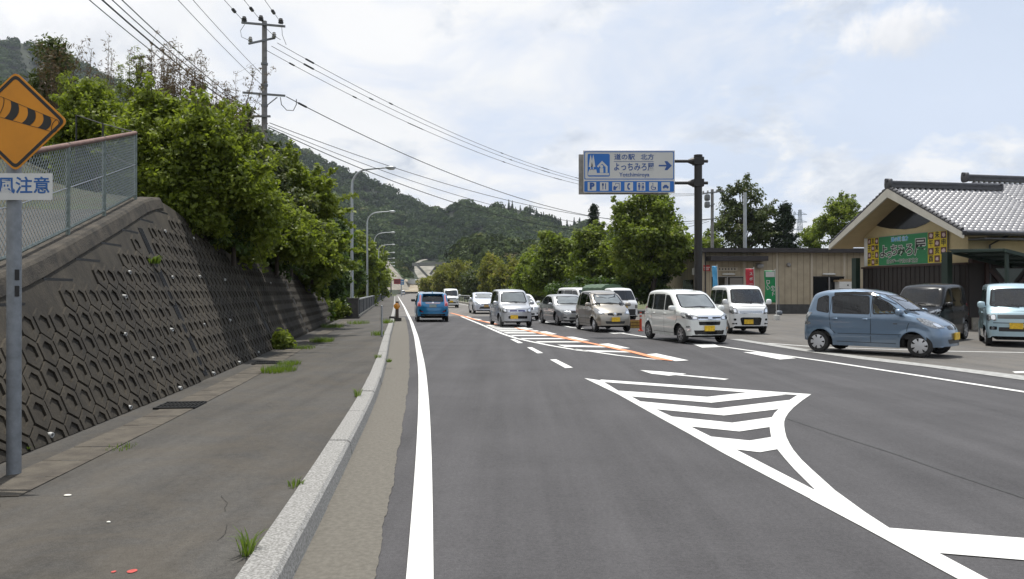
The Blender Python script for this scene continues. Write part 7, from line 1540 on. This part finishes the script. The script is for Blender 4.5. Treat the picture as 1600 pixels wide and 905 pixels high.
# feathery bamboo along the bridge
for i, (u, Y, bx, lb) in enumerate(((668, 190, (652, 428, 690, 460), 'lowest bamboo clump at the far end of the guard rail'), (693, 172, (674, 412, 714, 460), 'yellow green bamboo clump with a leaning plume, second from the bridge end'), (716, 158, (698, 398, 738, 460), 'tall feathery bamboo clump behind the white delivery van'), (742, 148, (722, 412, 764, 460), 'brownish bamboo clump with drooping tips above the guard rail'), (765, 140, (748, 398, 786, 460), 'tall olive bamboo clump above the ice blue liftback'), (788, 130, (768, 408, 808, 462), 'rounded bamboo clump over the silver boxy wagon roof'), (812, 122, (792, 400, 834, 462), 'yellow tipped bamboo clump next to the small yellowish tree'), (838, 116, (818, 412, 858, 462), 'dark bamboo clump tucked behind the two humped lime tree'))):
    r = np.random.default_rng(40 + i); b = at(u, Y); t = thing('bamboo_clump', lb, 'bamboo', tuple(b), 0, 'bamboo clumps along the bridge'); l = lob(*bx, Y, b); C = []; mb = MB()
    for s_ in range(26):
        a = r.random() * 6.28; q_ = r.random() ** .5; top = Vector((l[0] + math.cos(a) * q_ * l[3], math.sin(a) * q_ * l[3], (l[2] + l[5]) * (1 - .35 * q_ * q_) * r.uniform(.8, 1.0))); foot = Vector((top.x * .7, top.y * .7, -.2)); mid_ = foot.lerp(top, .6) + Vector((0, 0, .4)); mb.tube([foot, mid_, top], [.05, .04, .01], 4)
        for f in np.linspace(.25, 1.0, 9): C.append(tuple(foot.lerp(top, f) + Vector(r.normal(size=3) * .25)))
    mb.build('culm', M['stalk'], t); add_leaves(t, 'foliage', LM['bamboo'] if i not in (3, 7) else LM['olive'], r, np.array(C), .85, 22, .32, asp=.35, up=.2)
# trees below the bridge on the west side
lt = 'trees beyond the stone pillar'
for i, (u, Y, bxs, m_, lb) in enumerate(((568, 78, [(546, 385, 588, 465), (552, 372, 580, 420)], 'bush', 'mid green tree seen between the first two street lamps'), (585, 118, [(574, 408, 598, 464), (578, 400, 594, 430)], 'bush', 'smaller green tree farther along the bridge behind the second street lamp'), (540, 64, [(505, 375, 562, 470), (512, 350, 548, 410)], 'bush_dark', 'dark leafy tree directly behind the first street lamp'), (515, 56, [(480, 380, 540, 472), (490, 360, 530, 420)], 'bush_dark', 'dark tree behind the end of the retaining wall'))):
    ptree('valley_tree', lb, u, Y, bxs, 130, .8 * Y / 70, 95, .17 * Y / 70, LM[m_], zb=-1.0, seed=60 + i, group=lt, trunk_r=.18)
# --- shrubs over the retaining wall
def bankz(x, y):
    yy_ = min(y, 38.3); x0 = wpt(yy_, topZ(yy_) - WZ).x; return hillZ(y, max(0, x0 - x))
sg_ = 'shrubs on the bank above the wall'
def shrub(label, Y, boxes, k, n, mat, seed, crad=.34, size=.058, foot=None, name='bank_shrub', **kw):
    u = (boxes[0][0] + boxes[0][2]) / 2; x = (u - CU) / F * Y; b = Vector((x, Y, bankz(x, Y) - .15)); r = np.random.default_rng(seed); lobes = [lob(*bx, Y, b) for bx in boxes]; t = thing(name, label, 'shrub', tuple(b), 0, sg_); C = crown_clumps(r, lobes, k)
    H = max(.6, max(l[2] for l in lobes)); woody(t, r, H, .05, C, 14, name='stem'); add_leaves(t, 'foliage', LM[mat], r, C, crad, int(n * 1.45), size, **kw); shoots(t, LM[mat], r, C, max(8, k // 4), crad * 1.9, crad * .34, size * .95); return t
shrub('bright green broad leaved shrub spreading behind the fence, next to the diamond sign', 18.5, [(95, 160, 215, 290), (110, 128, 170, 200), (150, 175, 255, 300), (85, 200, 150, 310)], 260, 70, 'bush', 201)
shrub('bright green shrub rising over the upper corner post of the fence', 17.6, [(185, 165, 300, 290), (215, 150, 280, 220), (235, 200, 330, 320), (190, 230, 260, 330)], 280, 70, 'bush', 202)
shrub('shrub mass spilling over the peak of the wall, dark beneath its bright top', 17.2, [(225, 235, 335, 345), (285, 175, 375, 280), (255, 280, 345, 368), (330, 225, 400, 325)], 300, 70, 'bush', 203)
shrub('leafy shrub hanging over the wall crest just past its peak', 19.0, [(310, 250, 420, 340), (350, 295, 440, 375), (310, 310, 390, 372)], 270, 75, 'bush', 204, crad=.36)
shrub('tangled olive shrub below the utility pole', 25, [(370, 238, 440, 330), (395, 295, 480, 390), (350, 245, 410, 320)], 190, 75, 'olive', 205, crad=.45, size=.075)
shrub('large rosette leaved shrub reaching toward the first street lamp', 26.5, [(425, 258, 485, 330), (455, 284, 510, 335), (480, 298, 518, 335), (445, 305, 508, 385)], 230, 75, 'bush', 206, crad=.42, size=.09, asp=.35)
shrub('low green shrub creeping over the level stretch of the wall top', 22.5, [(395, 335, 470, 392), (355, 325, 430, 385), (435, 355, 500, 405)], 190, 75, 'bush', 207, crad=.4, size=.065)
shrub('yellowish shrub above the far end of the wall', 31, [(455, 345, 520, 415), (475, 370, 518, 432), (490, 350, 522, 410)], 200, 75, 'lime', 208, crad=.5, size=.10)
shrub('dark shrub behind the far end of the wall, under the yellowish one', 34, [(500, 405, 530, 458), (480, 385, 520, 428)], 140, 70, 'bush_dark', 209, crad=.5, size=.10)
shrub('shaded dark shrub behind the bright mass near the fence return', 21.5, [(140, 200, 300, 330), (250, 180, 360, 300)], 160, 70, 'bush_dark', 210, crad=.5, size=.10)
shrub('scrubby grey green thicket on the crest under the low cables', 27, [(320, 195, 400, 270), (350, 205, 425, 300)], 150, 60, 'olive', 211, crad=.5, size=.09)
shrub('dull green thicket far up the bank behind the warning sign', 30, [(20, 185, 90, 260), (-30, 170, 60, 250)], 140, 60, 'bush_dark', 212, crad=.7, size=.13)
shrub('dense dark hedge growth behind the dry bamboo plumes', 28, [(130, 175, 240, 250), (220, 165, 330, 240)], 150, 60, 'olive', 213, crad=.55, size=.11)
shrub('small green shrub growing behind the mesh on the ramp edge', 15.0, [(135, 340, 170, 368)], 22, 40, 'lime', 214, crad=.14, size=.05)
for i_, (Yf, bxs, lbl) in enumerate(((18.3, [(238, 280, 330, 352), (290, 300, 350, 378)], 'low filler growth with shade-dark leaves on the wall crest beneath the bright spilling shrub'), (20.8, [(320, 310, 400, 395), (360, 340, 420, 405)], 'low filler growth behind the wall crest under the overhanging leafy shrub'), (26.0, [(390, 350, 470, 418), (370, 330, 430, 400)], 'low filler growth with shade-dark leaves behind the level wall top, under the creeping shrub'), (32.5, [(455, 380, 520, 448), (440, 370, 490, 425)], 'low filler growth behind the sinking end of the wall top'))): shrub(lbl, Yf, bxs, 150, 60, 'bush_dark' if i_ % 2 == 0 else 'bush', 230 + i_, crad=.4, size=.07)  # added filler shrubs; darker leaves on alternate ones stand in for shade
conifer('slender dark columnar conifer behind the diamond warning sign', 84, 70, 250, 46, 26, 110, 31, zb=bankz((84 - CU) / F * 26, 26) - .2, name='columnar_conifer', power=.35, mat='olive', sz=.10)
# dry bamboo plumes
for i, (u, vt, vb, Y, sprd, ns, green, lb) in enumerate(((88, 48, 190, 24, 22, 9, 0, 'bare brown stalks above the columnar conifer'), (140, 62, 190, 23, 14, 5, 0, 'a few thin leafless stalks west of the green plume'), (170, 58, 190, 24, 12, 4, 0, 'pair of thin bare plumes standing alone against the sky'), (212, 82, 190, 23, 24, 9, 1, 'feathery green bamboo plume between bare stalks'), (248, 58, 190, 23.5, 22, 11, 0, 'reddish brown bamboo plume just below the crossing cables'), (268, 92, 200, 22, 20, 10, 0, 'short dense brown bamboo plume behind the shrub mass'), (304, 80, 215, 23, 30, 13, 0, 'tallest dense reddish plume cut by the crossing cables'), (335, 130, 235, 24, 26, 11, 0, 'brown bamboo plume above the wall peak'), (362, 105, 250, 26, 26, 8, 0, 'sparse grey brown stalks between the cables and the utility pole'), (392, 170, 270, 30, 24, 8, 0, 'low dry stalks at the foot of the utility pole'), (150, 120, 215, 21, 34, 9, 1, 'fresh green bamboo shoots among the thin stalks'))):
    r = np.random.default_rng(300 + i); x = (u - CU) / F * Y; b = Vector((x, Y, P(0, vb + 30, Y).z)); t = thing('dry_bamboo', lb, 'bamboo', tuple(b), 0, 'dry bamboo plumes on the bank'); mb = MB(); C = []; H = P(0, vt, Y).z - b.z; hw = sprd / F * Y
    for s_ in range(ns):
        top = Vector((r.normal() * hw * .75 + hw * .35, r.normal() * hw, H * r.uniform(.62, 1.0))); foot = Vector((r.normal() * hw * .4, r.normal() * hw * .4, -.3)); m_ = foot.lerp(top, .55) + Vector((-hw * .12, 0, .1)); mb.tube([foot, m_, top], [.016, .012, .004], 4)
        for f in np.linspace(.45, 1.0, 9):
            c = foot.lerp(m_, f / .55) if f < .55 else m_.lerp(top, (f - .55) / .45); C.append(tuple(c))
            if r.random() < .8: e = c + Vector((r.normal() * .2, r.normal() * .2, abs(r.normal()) * .22 + .05)); mb.tube([c, e], [.005, .002], 3); C.append(tuple(c.lerp(e, .7)))
    mb.build('stalk', M['stalk'], t); add_leaves(t, 'dry_leaves', LM['bush'] if green else LM['dry'], r, np.array(C), .13, 4 if ns < 6 else (10 if not green else 22), .052, asp=.22, up=.0)
# weeds and tufts
def tuft(label, p, h, n, spread, seed, mat='grass', name='grass_tuft', leafy=False):
    r = np.random.default_rng(seed); V = []; Q = []; T = []
    for i in range(n):
        a = r.random() * 6.28; q_ = r.random() ** .6 * spread; b = np.array([math.cos(a) * q_ * (1.0), math.sin(a) * q_ * 1.6, 0]); ln = h * r.uniform(.45, 1.1); dr = np.array([math.cos(a + r.normal() * .8), math.sin(a + r.normal() * .8), 0]); w_ = np.array([-dr[1], dr[0], 0]) * (.0035 if not leafy else .012) * (1 + h * 2); mid_ = b + dr * ln * .2 + np.array([0, 0, ln * .6]); tip = b + dr * ln * r.uniform(.35, .8) + np.array([0, 0, ln * r.uniform(.7, 1.0)]); k = len(V)
        V += [b - w_, b + w_, mid_ + w_ * .9, mid_ - w_ * .9, tip, tip]; Q += [(k, k + 1, k + 2, k + 3), (k + 3, k + 2, k + 4, k + 5)]; t_ = r.random(); T += [t_, t_]
    o = np_obj(name, np.array(V), np.array(Q), LM[mat], None, np.array(T)); o.location = p; return tag(o, label, 'weed', 'weeds along the sidewalk')
for i, (u, v, h, n, sp_, lb) in enumerate(((436, 580, .13, 520, .30, 'largest patch of green grass in the sidewalk near the wall'), (452, 570, .11, 260, .22, 'smaller grass streak touching the largest patch'), (503, 534, .16, 420, .34, 'round clump of grass farther along the sidewalk'), (387, 866, .16, 34, .035, 'single grass tuft at the kerb seam closest to the viewer'), (462, 760, .06, 40, .05, 'tiny weed in the kerb seam by the first open joint'), (559, 620, .14, 40, .05, 'thin grass blades against the kerb halfway along'), (591, 560, .12, 50, .08, 'short weed at the kerb before the slim post'), (608, 566, .10, 60, .05, 'weed growing out of the gutter side of the kerb'), (590, 524, .2, 160, .22, 'grass at the foot of the slim post'), (606, 505, .25, 220, .3, 'grass fringe beside the kerb end under the reflector'), (520, 512, .22, 320, .45, 'grass growing at the far end of the wall'), (476, 545, .12, 160, .25, 'small grass clump between the two bigger ones'), (560, 506, .2, 260, .5, 'grass at the base of the stone pillar'), (40, 705, .07, 30, .05, 'tiny weed at the foot of the wall by the sign post'), (190, 700, .04, 60, .12, 'flat yellowish weed between the drain covers'))):
    tuft(lb, G(u, v, WZ), h, n, sp_, 500 + i)
for i, (u, v, lb, bx) in enumerate(((440, 545, 'leafy weed growing out of the wall foot before the far end', (428, 520, 455, 546)), (520, 498, 'leafy bush hiding the white pipe fence beside the stone pillar', (508, 468, 545, 502)))):
    p = G(u, v, WZ); r = np.random.default_rng(600 + i); t = thing('leafy_weed', lb, 'weed', tuple(p), 0, 'leafy weeds at the wall'); C = crown_clumps(r, [lob(*bx, p.y, p)], 40 + 40 * i); add_leaves(t, 'foliage', LM['bush'], r, C, .16 + .12 * i, 40, .05 + .03 * i); mb = MB()
    for c in C[::6]: mb.tube([(0, 0, 0), Vector(c)], [.012, .004], 4)
    mb.build('stem', M['stalk'], t)
h_ = wall_hit(236, 440 - 27)
if h_:
    y, t_ = h_; tuft('yellow green weed rooted in a wall joint under the coping', tuple(wpt(y, t_, .02)), .16, 60, .1, 640, leafy=True)
# driver of the slate blue car
def driver():
    h = R(h1); c_, s_ = math.cos(h), math.sin(h); lx, ly, lz = -.02, -.33, .012
    t = thing('person', 'driver in yellow top and pale green cap at the wheel of the slate blue car', 'person', (loc1[0] + c_ * lx - s_ * ly, loc1[1] + s_ * lx + c_ * ly, lz), h)
    pts = [(0, 0, .80, .17), (.0, 0, .95, .16), (-.06, 0, 1.10, .17), (-.08, 0, 1.21, .14), (-.07, 0, 1.28, .055), (-.05, 0, 1.35, .075), (-.035, 0, 1.42, .095), (-.035, 0, 1.49, .07)]; ed = [(i, i + 1) for i in range(7)]
    for sg in (1, -1):
        k = len(pts); pts += [(-.07, sg * .19, 1.19, .065), (.08, sg * .23, 1.02, .048), (.32, sg * .16, 1.05, .036), (.40, sg * .14, 1.07, .045)]; ed += [(3, k), (k, k + 1), (k + 1, k + 2), (k + 2, k + 3)]
        k = len(pts); pts += [(.25, sg * .12, .80, .095), (.52, sg * .13, .82, .07), (.70, sg * .13, .50, .05)]; ed += [(0, k), (k, k + 1), (k + 1, k + 2)]
    me = bpy.data.meshes.new('body'); me.from_pydata([p[:3] for p in pts], ed, []); o = bpy.data.objects.new('body', me); COL.objects.link(o); o.modifiers.new('skin', 'SKIN'); sk_ = me.skin_vertices[0].data
    for i, p in enumerate(pts): sk_[i].radius = (p[3], p[3])
    sk_[0].use_root = True; ss = o.modifiers.new('sub', 'SUBSURF'); ss.levels = ss.render_levels = 2; bpy.context.view_layer.update()
    m2 = bpy.data.meshes.new_from_object(o.evaluated_get(bpy.context.evaluated_depsgraph_get())); bpy.data.objects.remove(o)
    for m_ in (pm('skin', (.42, .25, .17), .6), pm('yellow_shirt', (.45, .33, .10), .8), pm('dark_trousers', (.03, .03, .04), .8)): m2.materials.append(m_)
    for p in m2.polygons: z, x = p.center.z, p.center.x; p.material_index = 0 if (z > 1.27 or x > .34 and z > .95) else (1 if z > .9 or x < .1 else 2); p.use_smooth = True
    b = bpy.data.objects.new('body', m2); COL.objects.link(b); b.parent = t
    mb = MB(); mb.lathe([(.105, 1.43), (.108, 1.47), (.09, 1.53), (.05, 1.555), (0, 1.56)], (-.035, 0, 0), n=18); mb.box((.09, 0, 1.445), (.13, .15, .015)); mb.build('cap', pm('pale_green_cap', (.22, .34, .28), .8), t, smooth=50)
    mb = MB(); mb.blob((-.06, 0, 1.40), (.17, .2, .12), 2.2, 8); mb.build('hair', pm('dark_hair', (.012, .01, .009), .6), t, smooth=60)
    mb = MB()
    for sg in (1, -1): mb.blob((.056, sg * .035, 1.425), (.02, .03, .014), 2, 5)
    mb.blob((.068, 0, 1.395), (.03, .03, .045), 2, 6); mb.build('face_feature', pm('face_shadow', (.22, .11, .08), .6), t, smooth=60)
driver()
# ------------------------------------------------------------------ thin summer haze
hz = MB(); hz.box((0, 760, 178), (2800, 1700, 380)); ho = hz.build('haze', []); ho['kind'] = 'stuff'
hm = bpy.data.materials.new('haze_air'); hm.use_nodes = True; t = NT(hm.node_tree); t.n.clear(); pv_ = t.add('ShaderNodeVolumePrincipled'); pv_.inputs['Color'].default_value = (.80, .88, 1.0, 1); pv_.inputs['Density'].default_value = .00011; pv_.inputs['Anisotropy'].default_value = .3
oo_ = t.add('ShaderNodeOutputMaterial'); t.link(pv_.outputs[0], oo_.inputs['Volume']); ho.data.materials.append(hm)
